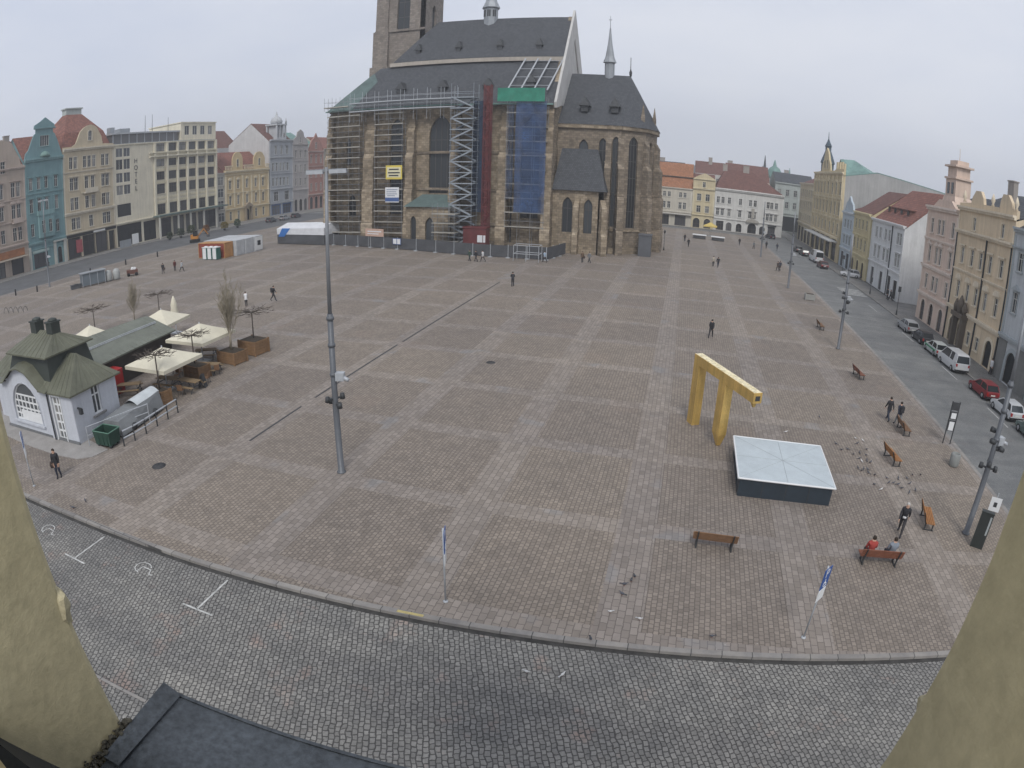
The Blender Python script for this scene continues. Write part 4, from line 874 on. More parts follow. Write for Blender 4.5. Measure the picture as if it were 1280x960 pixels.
# tower
TX0, TX1, TY0, TY1 = -63.9, -53.2, 122.3, 132.8
tw = face(CH, 'tower', (TX0, TY0), (TX1, TY0), 74, [(6.0, 44.2, 2.9, 9.4, 1, 2), (6.0, 60, 2.9, 9, 1, 2)], blockmat('tower_stone', (.20, .175, .155), (.28, .25, .22), (.12, .105, .095), .8, .45, .015, .5), z0=24)
face(CH, 'tower_side', (TX1, TY0), (TX1, TY1), 74, [(5.4, 45.6, 2.0, 5.6, 0, 1), (5.2, 60, 2.9, 9, 1, 2)], _M['tower_stone'], z0=24)
mb = MB(); mb.box(TX0, TX1-.82, TY0+.82, TY1, 0, 74); mb.box(TX0+.05, TX1-.05, TY0+.05, TY0+.8, 0, 23.9); mb.box(TX0-1.0, TX0+3.2, TY0-1.1, TY0-.01, 0, 36.5); mb.box(TX0-.6, TX0+2.9, TY0-.75, TY0-.01, 36.5, 44.6); mb.box(TX0-.25, TX0+2.6, TY0-.4, TY0-.01, 44.6, 73.8)
for z in (36.3, 44.4, 57.5): mb.box(TX0-.5, TX1+.4, TY0-.3, TY0-.02, z, z+.5)
mb.build('tower_shaft', _M['tower_stone'], CH)
mb = MB(); mb.add([(TX0, TY0, 74.02), (TX1, TY0, 74.02), (TX1, TY1, 74.02), (TX0, TY1, 74.02), (-58.5, 127.5, 103)], [(0, 1, 4), (1, 2, 4), (2, 3, 4), (3, 0, 4), (3, 2, 1, 0)]); mb.build('tower_spire', M_slate, CH)
# choir
CP = [(-22.5, 112), (-11.3, 112), (-7.2, 115.2), (-5.7, 120.3), (-5.7, 125.7), (-7.2, 130.8), (-11.3, 134), (-22.5, 134)]
cw_ = [[(4.6, 13.6, 1.7, 6.6, 1, 1), (8.0, 13.4, 1.4, 7.2, 1, 1), (10.3, 4.8, 1.3, 16.2, 1, 5)], [(2.6, 4.6, 1.9, 16.6, 2, 5)], [(2.7, 5.2, 1.7, 15.5, 2, 5)], [(2.5, 5.2, 1.7, 15.5, 2, 5)], [], [], []]
for i in range(7): face(CH, 'choir_wall', CP[i], CP[i+1], 23, cw_[i], M_stone2)
for (x, y), a, in (((-11.4, 112.05), .35), ((-13.4, 112.02), 0), ((-7.3, 115.25), .95), ((-5.75, 120.3), 1.35), ((-5.75, 125.7), 1.75), ((-7.2, 130.7), 2.2)):
    buttress(CH, x, y, 1.25, ((2.0, 4.4), (1.75, 10.4), (1.35, 16.2), (.7, 20.6)), a, M_stone2)
for i in range(7):
    P, Q = Vector(CP[i]), Vector(CP[i+1]); d = (Q-P); a = math.atan2(d.y, d.x); L = d.length
    for z, p, hh in ((0, .5, 1.0), (4.0, .25, .35), (22.2, .45, .75)): MB().add([tuple(Vector((*P, 0))+Matrix.Rotation(a, 3, 'Z') @ Vector(q)) for q in ((-.1,-p,z),(L+.1,-p,z),(L+.1,-.004,z),(-.1,-.004,z),(-.1,-p,z+hh),(L+.1,-p,z+hh),(L+.1,-.004,z+hh),(-.1,-.004,z+hh))], [(0,3,2,1),(4,5,6,7),(0,1,5,4),(1,2,6,5),(2,3,7,6),(3,0,4,7)]).build('string_course', M_stone, CH)
mb = MB(); e = [(x+(.0 if x < -20 else (.35 if x > -10 else .1)), y+(-.55 if y < 118 else (.55 if y > 128 else 0)), 22.9) for x, y in CP]
e[3] = (-5.1, 120.1, 22.9); e[4] = (-5.1, 125.9, 22.9)
R0, R1 = (-22.5, 123, 33.9), (-11.0, 123, 33.8)
mb.add(e+[R0, R1], [(0, 1, 9, 8), (1, 2, 9), (2, 3, 9), (3, 4, 9), (4, 5, 9), (5, 6, 9), (6, 7, 8, 9)]); CR = mb.build('choir_roof', M_slate, CH)
for x in (-18.2, -12.8):
    mb = MB(); mb.box(x-.6, x+.6, 113.4, 115, 25.4, 26.5); mb.add([(x-1, 113, 26.5), (x+1, 113, 26.5), (x, 113.3, 28.2), (x-1, 116, 26.5), (x+1, 116, 26.5), (x, 116, 28.2)], [(0, 1, 2), (0, 2, 5, 3), (1, 4, 5, 2)]); mb.build('dormer', M_metal, CR)
mb = MB(); mb.lathe([(.95, 32.6), (.95, 36.2), (1.3, 36.35), (.85, 37.6), (.42, 40.4), (.12, 43.6)], 8, (-15.05, 123, 0), smooth=False); mb.tube((-15.05, 123, 43.6), (-15.05, 123, 46.2), .07, .05, 5); mb.box(-15.35, -14.75, 122.95, 123.05, 45.3, 45.45)
mb.build('choir_spire', M_zinc, CR)
mb = MB(); mb.lathe([(.2, 33.7), (.3, 34.5), (.08, 35.2), (.06, 37.6)], 6, (-11.0, 123, 0)); mb.build('finial', M_metal, CR)
for (x, y) in ((-7.9, 115.7), (-6.1, 120.4)):
    mb = MB(); mb.box(x-.35, x+.35, y-.35, y+.35, 22.8, 25.0); mb.lathe([(.5, 25), (.05, 27.4)], 4, (x, y, 0), rot=PI/4, smooth=False); mb.build('pinnacle', M_stone2, CH)
# side chapel against the choir
CA = [(-22.3, 112), (-22.3, 108.2), (-13.6, 108.2), (-13.6, 112)]
face(CH, 'chapel_wall', CA[1], CA[2], 11, [(2.6, 3.6, 1.8, 6.2, 1, 1), (6.2, 3.6, 1.5, 6.0, 1, 1)], M_stone)
face(CH, 'chapel_wall', CA[2], CA[3], 11, [], M_stone)
mb = MB(); mb.add([(-22.4, 107.6, 11.02), (-13.1, 107.6, 11.02), (-13.1, 111.99, 11.02), (-22.4, 111.99, 11.02), (-21.6, 111.6, 18.4), (-15.2, 111.6, 18.4)], [(0, 1, 5, 4), (1, 2, 5), (0, 4, 3), (2, 3, 4, 5)])
mb.build('chapel_roof', M_slate, CH)
buttress(CH, -18.0, 108.2, .9, ((1.6, 4), (1.2, 9.6)), 0, M_stone)
buttress(CH, -13.7, 108.2, 1.0, ((1.6, 4), (1.2, 9.6)), .5, M_stone)
# porch between two buttresses
face(CH, 'porch', (-48.4, 105.2), (-39.9, 105.2), 7.4, [(1.4, .2, 1.1, 5.4, 0, 0), (4.6, .2, 1.7, 5.2, 1, 0)], M_stone)
mb = MB(); mb.box(-48.4, -47.6, 106.0, 108.3, 0, 7.4); mb.box(-40.7, -39.9, 106.0, 108.3, 0, 7.4); mb.build('porch_side', M_stone, CH)
mb = MB(); mb.add([(-48.8, 104.7, 7.3), (-39.5, 104.7, 7.3), (-39.5, 108.38, 7.3), (-48.8, 108.38, 7.3), (-46.5, 108.3, 9.4), (-41.8, 108.3, 9.4)], [(0, 1, 5, 4), (1, 2, 5), (0, 4, 3), (3, 2, 1, 0)]); mb.build('porch_roof', _M['weathered_copper'], CH)
mb = MB(); mb.box(-7.4, -5.2, 111.6, 114.0, 0, 3.7); mb.box(-7.5, -5.1, 111.5, 114.1, 3.702, 3.9)
tag(mb.build('entrance_booth', mat('booth_grey', (.10, .105, .115), .7, .15, 1.)), 'dark grey boarded entrance booth against the round end of the church', 'booth')
# downpipes
mb = MB(); mb.tube((-29.7, 108.1, 0), (-29.7, 108.1, 25.6), .13, None, 6); mb.build('drainpipe', M_metal, CH)

# ------------------------------------------------------------------ scaffolding on the church
M_deck = plaster('deck', (.33, .315, .28), .25, 0); M_scaf = mat('scaffold_tube', (.24, .25, .26), .55, .2, 3.)
def scaffold(name, label, x0, x1, y0, y1, z1, nx, lifts, deck=True, diag=False, group='scaffolding on the church', zb=0., r=.036, md=None):
    o = thing(name, label, 'scaffold', (x0, y0, zb), 0, group)
    L, D = x1-x0, y1-y0
    mb = MB()
    for i in range(nx+1):
        for y in (0, D): mb.tube((L*i/nx, y, 0), (L*i/nx, y, z1-zb), r, None, 4)
    for z in lifts:
        z -= zb
        for y in (0, D):
            for dz in (0, 1.05): mb.tube((-.2, y, z+dz), (L+.2, y, z+dz), r*.8, None, 4)
        for i in range(nx+1): mb.tube((L*i/nx, 0, z), (L*i/nx, D, z), r*.8, None, 4)
    mb.build('scaffold_frame', md or M_scaf, o)
    if diag:
        mb = MB(); z_ = [q-zb for q in lifts]
        for k, (a, b) in enumerate(zip(z_, z_[1:])):
            mb = MB()
            for y in (-.02, D-.7):
                p, q = (.1, L-.1) if (k % 2 == 0) == (y < 0) else (L-.1, .1)
                mb.add([(p, y, a+.1), (p, y+.55, a+.1), (q, y+.55, b), (q, y, b), (p, y, a+.35), (p, y+.55, a+.35), (q, y+.55, b+.25), (q, y, b+.25)], [(0,1,2,3),(7,6,5,4),(0,4,5,1),(1,5,6,2),(2,6,7,3),(3,7,4,0)])
            mb.build('stair_flight', md or M_gal, o)
    if deck:
        for z in lifts:
            mb = MB(); mb.box(-.1, L+.1, .0, D-.04, z-zb-.05, z-zb+.03); mb.box(-.1, L+.1, -.05, .0, z-zb-.05, z-zb+.14); mb.build('deck', md or M_deck, o)
    return o
lz = [2.2+2.05*i for i in range(12)]
scaffold('scaffold', 'scaffold with rows of pale decks across the western bay of the church, nearest the tower', -65.6, -58.6, 106.0, 107.6, 27.2, 3, lz)
scaffold('scaffold', 'scaffold carrying two banners across the tall window bay beside the porch', -55.4, -49.8, 106.2, 107.6, 25.8, 2, lz)
scaffold('scaffold', 'high walkway scaffold with handrails along the eaves of the aisle roof', -60.5, -39.6, 105.6, 107.2, 29.2, 8, [25.4, 27.0], zb=23.4, md=M_gal, r=.04)
scaffold('scaffold', 'low roof-edge scaffold at the hipped western corner of the roof', -66.2, -61, 105.6, 107.0, 28.6, 3, [26.6], zb=26)
scaffold('stair_tower', 'tall scaffold stair tower with zigzag flights in front of the church', -39.4, -35.4, 103.4, 106.2, 29.4, 1, [1.9*i+.2 for i in range(15)], deck=True, diag=True, md=mat('scaffold_bluegrey', (.27, .30, .33), .5, .2, 3.), r=.04)
scaffold('scaffold', 'short lower scaffold standing at the foot of the stair tower beside the porch', -41.4, -37.4, 100.6, 103.0, 8.2, 2, [1.6, 3.2, 4.8, 6.4])
s_ = scaffold('scaffold', 'scaffold behind blue netting over the last nave window', -30.2, -23.4, 106.0, 107.6, 27.0, 3, [4.2+2.5*i for i in range(9)])
M_bn = netmat('blue_net', (.045, .09, .20), .62); M_bn2 = netmat('dark_blue_net', (.025, .05, .10), .82)
def net(label, x0, x1, y, z0, z1, m, nm='safety_net'):
    n = 14; mb = MB(); mz = 10
    vs = [(x0+(x1-x0)*i/n, y+.12*math.sin(i*1.7+k*.8)+.06*random.uniform(-1, 1), z0+(z1-z0)*k/mz) for k in range(mz+1) for i in range(n+1)]
    mb.add(vs, [(k*(n+1)+i, k*(n+1)+i+1, (k+1)*(n+1)+i+1, (k+1)*(n+1)+i) for k in range(mz) for i in range(n)], 0, True)
    o = mb.build(nm, m, fix=False); tag(o, label, 'netting', 'blue nets on the church scaffold')
    return o
net('bright blue safety net hanging from the green tarpaulin over the last nave window', -28.6, -23.3, 105.75, 6.8, 26.3, M_bn)
net('paler blue safety net strip hanging beside the brown drainpipe', -30.1, -28.9, 105.8, 9, 26.2, netmat('pale_blue_net', (.09, .13, .22), .36))
net('dark blue safety net between the stair tower and the red hoist mast', -36.6, -33.9, 106.8, 6.5, 26.5, M_bn2)
mb = MB(); n = 10
vs = [(-31.8+8.2*i/n, 105.3+.1*math.sin(i*2.1)+.05*k, z) for k, z in enumerate((26.2, 27.3, 28.6)) for i in range(n+1)]
mb.add(vs, [(k*(n+1)+i, k*(n+1)+i+1, (k+1)*(n+1)+i+1, (k+1)*(n+1)+i) for k in range(2) for i in range(n)], 0, True)
o = mb.build('green_tarpaulin', mat('tarp_green', (.03, .20, .135), .6, .3, .6), fix=False); tag(o, 'green tarpaulin stretched along the eaves above the blue nets', 'tarpaulin')
# white frames on the roof slope
fr = thing('roof_frame', 'white ladder frame lying on the aisle roof above the green tarpaulin', 'frame', (0, 0, 0))
for i in range(4):
    xa, xb = -31.0+2.35*i, -29.6+2.35*i
    mb = MB(); mb.tube((xa, 108.4, 28.6), (xb, 115.2, 35.6), .16, None, 4); mb.build('rafter', M_gal, fr)
mb = MB()
for f in (.12, .38, .64, .9): mb.tube((-31.0+1.4*f, 108.4+6.8*f, 28.7+7*f), (-31.0+7.05+1.4*f, 108.4+6.8*f, 28.7+7*f), .06, None, 4)
mb.build('cross_bar', M_gal, fr)
# red hoist
M_redp = mat('hoist_red', (.125, .033, .033), .6, .25, .8, .08)
ho = thing('hoist', 'red lattice hoist mast with a red cabin at its foot in front of the church', 'hoist', (-33.4, 105.2, 0))
mb = MB()
for x in (-.6, .6):
    for y in (-.4, .4): mb.tube((x, y, 0), (x, y, 29.2), .10, None, 4)
for k in range(19):
    z = k*1.52
    for y in (-.4, .4): mb.tube((-.6, y, z), (.6, y, z), .07, None, 4); mb.tube((-.6 if k % 2 else .6, y, z), (.6 if k % 2 else -.6, y, z+1.52), .07, None, 4)
mb.box(-.3, .3, -.1, .1, .2, 29); mb.build('mast', M_redp, ho)
mb = MB(); mb.box(-2.9, 1.2, -3.2, -1.2, .3, 4.0); mb.box(-3.0, 1.3, -3.3, -1.1, 4.0, 4.25); mb.build('cabin', M_redp, ho)
mb = MB(); mb.box(-.3, .6, -3.34, -3.22, 1.7, 2.9); mb.box(.75, 1.1, -3.34, -3.22, 1.7, 2.9); mb.build('notice', mat('sign_white', (.66, .67, .68), .6, .06, 2.), ho)
# banners
def banner(label, x0, x1, z0, z1, y, m, lines, ml, frame=None):
    o = thing('banner', label, 'banner', ((x0+x1)/2, y, z0), 0, 'banners on the scaffold')
    W2, H_ = (x1-x0)/2, z1-z0
    mb = MB(); mb.box(-W2, W2, -.03, .03, 0, H_); mb.build('sheet', m, o)
    mb = MB()
    for f, a, b, th in lines: mb.box(-W2+2*W2*a, -W2+2*W2*b, -.05, -.032, H_*f, H_*(f+th))
    mb.build('print', ml, o)
ylw = mat('banner_yellow', (.62, .50, .10), .6, .08, 1.)
banner('yellow framed banner hung high on the scaffold', -52.9, -49.6, 12.3, 14.9, 105.95, ylw, [(.14, .08, .92, .72)], mat('banner_cream', (.66, .62, .42), .6, .05, 2.))
o = bpy.data.objects['banner']
mb = MB()
for f, a, b in ((.66, .2, .8), (.42, .14, .86), (.22, .2, .78)): mb.box(-1.65+3.3*a, -1.65+3.3*b, -.07, -.054, 2.6*f, 2.6*f+.26)
mb.build('lettering', M_metal, o)
banner('white banner with a blue band hung below the yellow one on the scaffold', -53.0, -50.2, 8.0, 10.8, 105.95, _M['sign_white'], [(.06, .0, 1, .26)], mat('banner_blue', (.06, .11, .27), .6, .05, 2.))
mb = MB()
for f, a, b in ((.82, .1, .9), (.68, .1, .8), (.54, .1, .85), (.42, .15, .7)): mb.box(-1.4+2.8*a, -1.4+2.8*b, -.05, -.032, 2.8*f, 2.8*f+.14)
mb.build('lettering', mat('print_grey', (.22, .25, .33), .7), bpy.data.objects['banner.001'])

# ------------------------------------------------------------------ site hoarding round the church
ho = thing('site_hoarding', 'long dark grey site hoarding of mesh covered panels round the church', 'fence', (0, 0, 0))
M_hd = mat('hoarding_sheet', (.075, .078, .084), .85, .3, .35, .1)
line_ = [(-66, 104.5), (-57, 102.6), (-48, 100.7), (-40, 98.9), (-32.9, 97.3), (-27, 97.4), (-20.8, 97.6), (-19.4, 106.0)]
k = 0
for a, b in zip(line_, line_[1:]):
    a, b = Vector(a), Vector(b); d = b-a; n = max(1, round(d.length/3.4)); an = math.atan2(d.y, d.x)
    for i in range(n):
        p = a+d*(i/n); w_ = d.length/n
        mb = MB(); mb.box(.06, w_-.06, -.03, .03, .12, 2.05+random.uniform(-.05, .05)); mb.build('panel', M_hd, ho, loc=(*p, 0), rz=an+random.uniform(-.03, .03))
        mb = MB(); mb.tube((0, 0, 0), (0, 0, 2.15), .06, None, 6); mb.box(-.3, .3, -.35, .35, 0, .14); mb.build('post', M_gal, ho, loc=(*p, 0), rz=an)
sg = thing('notice_board', 'pinkish notice board fixed on top of the dark hoarding', 'sign', (-53, 101.6, 0), -.2)
mb = MB(); mb.box(-2.1, 2.1, -.06, -.01, 2.1, 3.5); mb.build('board', mat('board_pink', (.48, .33, .26), .8, .15, 1.), sg); mb = MB(); mb.box(-1.6, 1.6, -.08, -.062, 2.9, 3.1); mb.box(-1.6, 1.0, -.08, -.062, 2.5, 2.65); mb.build('lettering', _M['sign_white'], sg)
mb = MB(); mb.tube((-1.5, .1, 0), (-1.5, .1, 3.4), .05); mb.tube((1.5, .1, 0), (1.5, .1, 3.4), .05); mb.build('post', M_gal, sg)
sg = thing('notice_board', 'small blue and white notice on the dark hoarding near the porch', 'sign', (-48.0, 100.6, 0), -.22)
mb = MB(); mb.box(-.9, .9, -.16, -.1, .9, 2.0); mb.build('board', _M['banner_blue'], sg); mb = MB(); mb.box(-.8, -.05, -.18, -.162, 1.0, 1.9); mb.box(.1, .8, -.18, -.162, 1.0, 1.9); mb.build('panel', _M['sign_white'], sg)
mb = MB()
for x in (0, 2, 4): 
    for y in (0, 2.2): mb.tube((x, y, 0), (x, y, 2.5), .05, None, 5)
for z in (1.2, 2.5):
    mb.tube((0, 0, z), (4, 0, z), .05, None, 5); mb.tube((0, 2.2, z), (4, 2.2, z), .05, None, 5); mb.tube((0, 0, z), (0, 2.2, z), .05, None, 5); mb.tube((4, 0, z), (4, 2.2, z), .05, None, 5)
tag(mb.build('site_cage', M_gal, loc=(-25.4, 94.7, 0)), 'low cage of white tubes standing outside the dark hoarding', 'cage')

# ------------------------------------------------------------------ town hall window round the camera
TH = thing('town_hall_wall', 'ochre plastered town hall wall with window reveals framing the view', 'wall', (0, 0, 0), .075)
M_oc = mat('ochre_render', (.54, .475, .30), .95, .10, 2.6, .10, .12)
HS = .7; zs = EYE-HS
A = math.cos(.075); 
def pier(x0, x1, zb=0., zt=19.):
    mb = MB()
    # slightly uneven arris so that the plaster edge is not a ruled line
    n = 60; vs = []
    inner = x1 if x0 < -.5 else x0
    for i in range(n+1):
        z = zb+(zt-zb)*i/n if zb > 1 else zb+(zt-zb)*i/n
        vs.append(z)
    rr = random.Random(3 if x0 < 0 else 5)
    zz = [zb, zs-2, zs-1]+[zs-1+2.6*i/90 for i in range(1, 91)]+[zs+2.6, zt]
    P = []
    for z in zz:
        j = rr.uniform(-.0005, .0005)+.0015*math.sin(z*7); k = rr.uniform(-.0005, .0005)
        P.append((z, j, k))
    o = 0; V = []; Fc = []
    yo = -.25; yf = YF
    for z, j, k in P:
        V += [(inner+j*.6, yo, z), (inner+j, yf-.012+k, z), (inner+j+(-.011 if inner < 0 else .011), yf+k*.5, z), (x0 if inner < 0 else x1, yf, z)]
    for i in range(len(P)-1):
        for q in range(3): Fc.append((i*4+q, i*4+q+1, (i+1)*4+q+1, (i+1)*4+q))
    mb.add(V, Fc, 0)
    return mb.build('pier', M_oc, TH)
YF = .355
pier(-3.2, -.613); pier(.294, 3.2)
mb = MB(); mb.box(-3.2, 3.2, -.2, YF-.002, 0, zs-.06); mb.build('wall_below', M_oc, TH)
mb = MB(); mb.box(-.61, .298, -.2, YF, zs+1.75, 19); mb.build('lintel', M_oc, TH)
M_sill = mat('weathered_zinc', (.066, .076, .088), .5, .35, 5., .35, .25, .25, .5)
mb = MB()
mb.add([(-.595, .15, zs+.012), (.296, .15, zs+.012), (.296, .450, zs-.004), (-.595, .450, zs-.004), (-.595, .15, zs-.03), (.296, .15, zs-.03), (.296, .450, zs-.03), (-.595, .450, zs-.03)], [(0,1,2,3),(4,7,6,5),(0,4,5,1),(1,5,6,2),(2,6,7,3),(3,7,4,0)])
mb.box(-.595, .296, .4505, .456, zs-.05, zs-.002)
mb.add([(-.597, .28, zs+.014), (-.567, .28, zs+.012), (-.567, .452, zs+.002), (-.597, .452, zs+.016)], [(0, 1, 2, 3)])
mb.build('window_sill', M_sill, TH)
mb = MB(); mb.add([(-.612, .232, zs+.005), (.296, .232, zs+.005), (.296, .14, zs+.20), (-.612, .14, zs+.20), (-.612, .14, zs-.04), (.296, .14, zs-.04), (-.612, .232, zs-.04), (.296, .232, zs-.04)], [(0,1,2,3),(0,3,4,6),(1,7,5,2),(0,6,7,1)])
mb.build('window_frame', mat('sill_frame_dark', (.03, .034, .04), .6, .25, 4., .2), TH)
# crumbled mortar under the reveal
rr = random.Random(9); M_mort = mat('old_mortar', (.085, .08, .066), .95, .4, 18., .3, .4)
def lump(c, s, seed):
    b = bmesh.new(); bmesh.ops.create_icosphere(b, subdivisions=2, radius=1); r_ = random.Random(seed)
    for v in b.verts: v.co = Vector((v.co.x*s[0], v.co.y*s[1], v.co.z*s[2]))*r_.uniform(.7, 1.15)+Vector(c)
    m_ = MB(); m_.add([tuple(v.co) for v in b.verts], [tuple(q.index for q in f.verts) for f in b.faces]); b.free(); return m_
m_ = MB()
for i in range(170):
    y = .235+.125*rr.random(); s_ = rr.uniform(.0012, .0034)
    q = lump((-.612+.016*rr.random(), y, zs+.004+.018*rr.random()*rr.random()), (s_*1.4, s_*1.6, s_), i); m_.add(q.v, q.f)
m_.build('mortar', M_mort, TH)
M_chip = mat('pale_plaster', (.50, .45, .30), .95, .2, 9., .15)
lump((-.615, .347, zs+.232), (.011, .013, .030), 3).build('plaster_chip', M_chip, TH)
lump((.303, .348, zs+.315), (.006, .011, .010), 4).build('plaster_chip', M_chip, TH)

# ------------------------------------------------------------------ lamp masts
M_mast = mat('mast_grey', (.125, .133, .145), .5, .12, 1.5, .05, 0, .3)
M_mast2 = mat('mast_pale', (.235, .245, .26), .5, .1, 1.5, .05, 0, .2)
M_white = mat('white_enamel', (.68, .69, .69), .5, .06, 2.)
def mast(x, y, label, rz=0., arm=True, fix=0, hh=15.):
    o = thing('lamp_mast', label, 'lamp mast', (x, y, 0), rz, 'tall lamp masts on the square')
    mb = MB(); mb.lathe([(.24, 0), (.24, .05), (.165, .08), (.16, 3.7), (.15, 3.75), (.14, 8.2)], 14); mb.build('pole', M_mast, o)
    mb = MB(); mb.lathe([(.10, 8.2), (.075, hh)], 12); mb.build('upper_pole', M_mast2, o)
    for z in (5.15, 6.6, 7.9): MB().lathe([(.14, z), (.19, z+.02), (.19, z+.16), (.14, z+.18)], 12).build('collar', M_mast, o)
    for k in range(4):
        a = PI/4+k*PI/2; z = 3.72 if k % 2 else 4.0
        mb = MB(); mb.tube((.15*math.cos(a), .15*math.sin(a), z), (.36*math.cos(a), .36*math.sin(a), z+.03), .05); mb.tube((.42*math.cos(a), .42*math.sin(a), z-.09), (.42*math.cos(a), .42*math.sin(a), z+.18), .14, .11, 8)
        mb.build('spotlight', M_metal, o)
    if fix:
        for k, (a, z) in enumerate(((.5, 4.7), (3.3, 5.2), (1.8, 5.6), (5.0, 4.9))):
            mb = MB(); mb.tube((.12*math.cos(a), .12*math.sin(a), z), (.34*math.cos(a), .34*math.sin(a), z+.05), .045); mb.tube((.4*math.cos(a)-.1, .4*math.sin(a), z+.02), (.4*math.cos(a)+.16, .4*math.sin(a)-.1, z-.06), .15, .12, 8)
            mb.build('spotlight', M_metal, o)
    mb = MB(); mb.box(.12, .55, -.16, .16, 4.95, 5.35); mb.tube((.5, -.05, 5.12), (.78, -.18, 5.02), .1, .1, 8); mb.build('camera_box', M_gal, o)
    if not arm: return o
    mb = MB(); mb.box(-.95, .95, -.06, .06, hh-.2, hh-.08); mb.build('crossarm', M_mast2, o)
    for s in (-1, 1):
        mb = MB(); mb.box(s*.55-.40, s*.55+.40, -.13, .13, hh-.30, hh-.12); mb.build('floodlight', M_gal, o)
    return o
mast(-15.35, 24.72, 'tall lamp mast standing alone between the kiosk and the golden arch', .26)
mast(17.0, 26.5, 'tall lamp mast hung with dark spotlights, beside the dark info pillar', .3, fix=1, arm=False, hh=11.5)
mast(17.05, 61.08, 'tall lamp mast by the side street kerb, beyond the parked white van', .3, fix=1, arm=False, hh=11.5)
mast(17.0, 94.9, 'lamp mast by the side street kerb opposite the white house', .3, arm=False, hh=11.5)
mast(16.9, 131, 'farthest lamp mast of the row beside the side street', .3, arm=False, hh=11.5)
mast(-97.2, 61.0, 'slim lamp mast beside the tram street in front of the turquoise house', .9)
mast(-97, 34, 'lamp mast near the tram street beside the edge of the square', .9) if False else None

# ------------------------------------------------------------------ golden arch and its basin
M_gold = mat('gilded_metal', (.66, .445, .14), .42, .16, .8, .10, .25, .45, .5, streak=.3)
M_goldd = mat('bird_soiled_gilding', (.74, .66, .45), .8, .3, 5., .3, .3)
ga = thing('golden_arch', 'golden angular arch sculpture with one pointed leg over the square', 'sculpture', (0, 0, 0))
a0 = Vector((1.85, 37.3)); d = Vector((3.0, -5.95)).normalized(); nn = Vector((-d.y, d.x))
ang = math.atan2(d.y, d.x)
def goldbox(u0, u1, v0, v1, z0, z1, nm, m, taper=None):
    mb = MB(); mb.box(u0, u1, v0, v1, z0, z1)
    if taper: mb.v = [(u*(taper if z < z0+.01 else 1)+(1-(taper if z < z0+.01 else 1))*(u0+u1)/2, v*(taper if z < z0+.01 else 1), z) for u, v, z in mb.v]
    return mb.build(nm, m, ga, loc=(a0.x, a0.y, 0), rz=ang)
goldbox(-.28, 6.65, -.27, .27, 3.85, 4.42, 'beam', M_gold)
mb = MB(); rr = random.Random(4)
mb.box(-.25, 6.62, -.24, .24, 4.421, 4.435)
for i in range(34): x = rr.uniform(-.1, 6.5); y = rr.uniform(-.2, .2); q = lump((x, y, 4.45), (.10, .06, .035), i); mb.add(q.v, q.f)
mb.build('beam_top', M_goldd, ga, loc=(a0.x, a0.y, 0), rz=ang)
goldbox(-.28, .42, -.272, .272, 0, 3.848, 'leg', M_gold)
goldbox(2.95, 3.7, -.272, .272, .75, 3.848, 'leg', M_gold)
mb = MB(); mb.add([(2.95, -.272, .748), (3.7, -.272, .748), (3.7, .272, .748), (2.95, .272, .748), (3.35, -.12, .02), (3.5, -.12, .02), (3.5, .12, .02), (3.35, .12, .02)], [(0,1,2,3),(4,7,6,5),(0,4,5,1),(1,5,6,2),(2,6,7,3),(3,7,4,0)])
mb.build('leg_point', M_gold, ga, loc=(a0.x, a0.y, 0), rz=ang)
mb = MB(); mb.tube((6.3, 0, 3.85), (6.4, 0, 3.55), .2, .08, 8); mb.build('spout', M_gold, ga, loc=(a0.x, a0.y, 0), rz=ang)
mb = MB(); mb.box(6.651, 6.66, -.15, .15, 3.98, 4.25); mb.build('beam_end', M_metal, ga, loc=(a0.x, a0.y, 0), rz=ang)
M_bas = mat('basin_dark', (.030, .042, .055), .45, .2, 1.2, .1, 0, .1, .5)
M_top = mat('basin_sheet', (.46, .51, .53), .55, .08, 1.4, .05, .1, .1, .4)
ba = thing('fountain_basin', 'square dark fountain basin under a pale flat cover', 'fountain', (0, 0, 0))
B_ = [(4.22, 28.30), (9.16, 28.22), (9.26, 33.2), (4.25, 33.2)]
mb = MB(); mb.prism(B_, 0, .98); mb.build('side', M_bas, ba)
for i in range(4):
    a, b = Vector(B_[i]), Vector(B_[(i+1) % 4])
    for f in (.25, .5, .75): q = a.lerp(b, f); MB().box(q.x-.02, q.x+.02, q.y-.02, q.y+.02, .03, .96).build('joint_strip', M_metal, ba)
mb = MB(); T_ = [(4.12, 28.2), (9.28, 28.12), (9.38, 33.36), (4.14, 33.4)]; mb.prism(T_, .98, 1.06)
cx, cy = 6.73, 30.8
mb.build('cover', M_top, ba)
mb = MB()
for (x, y) in T_+[((T_[i][0]+T_[(i+1) % 4][0])/2, (T_[i][1]+T_[(i+1) % 4][1])/2) for i in range(4)]:
    mb.tube((cx, cy, 1.062), (cx+(x-cx)*.97, cy+(y-cy)*.97, 1.062), .012, None, 4)
mb.build('seam', mat('seam_grey', (.33, .36, .37), .6), ba)
mb = MB()
for i in range(4):
    a, b = T_[i], T_[(i+1) % 4]; mb.tube((*a, 1.04), (*b, 1.04), .05, None, 6)
mb.build('rim', M_white, ba)

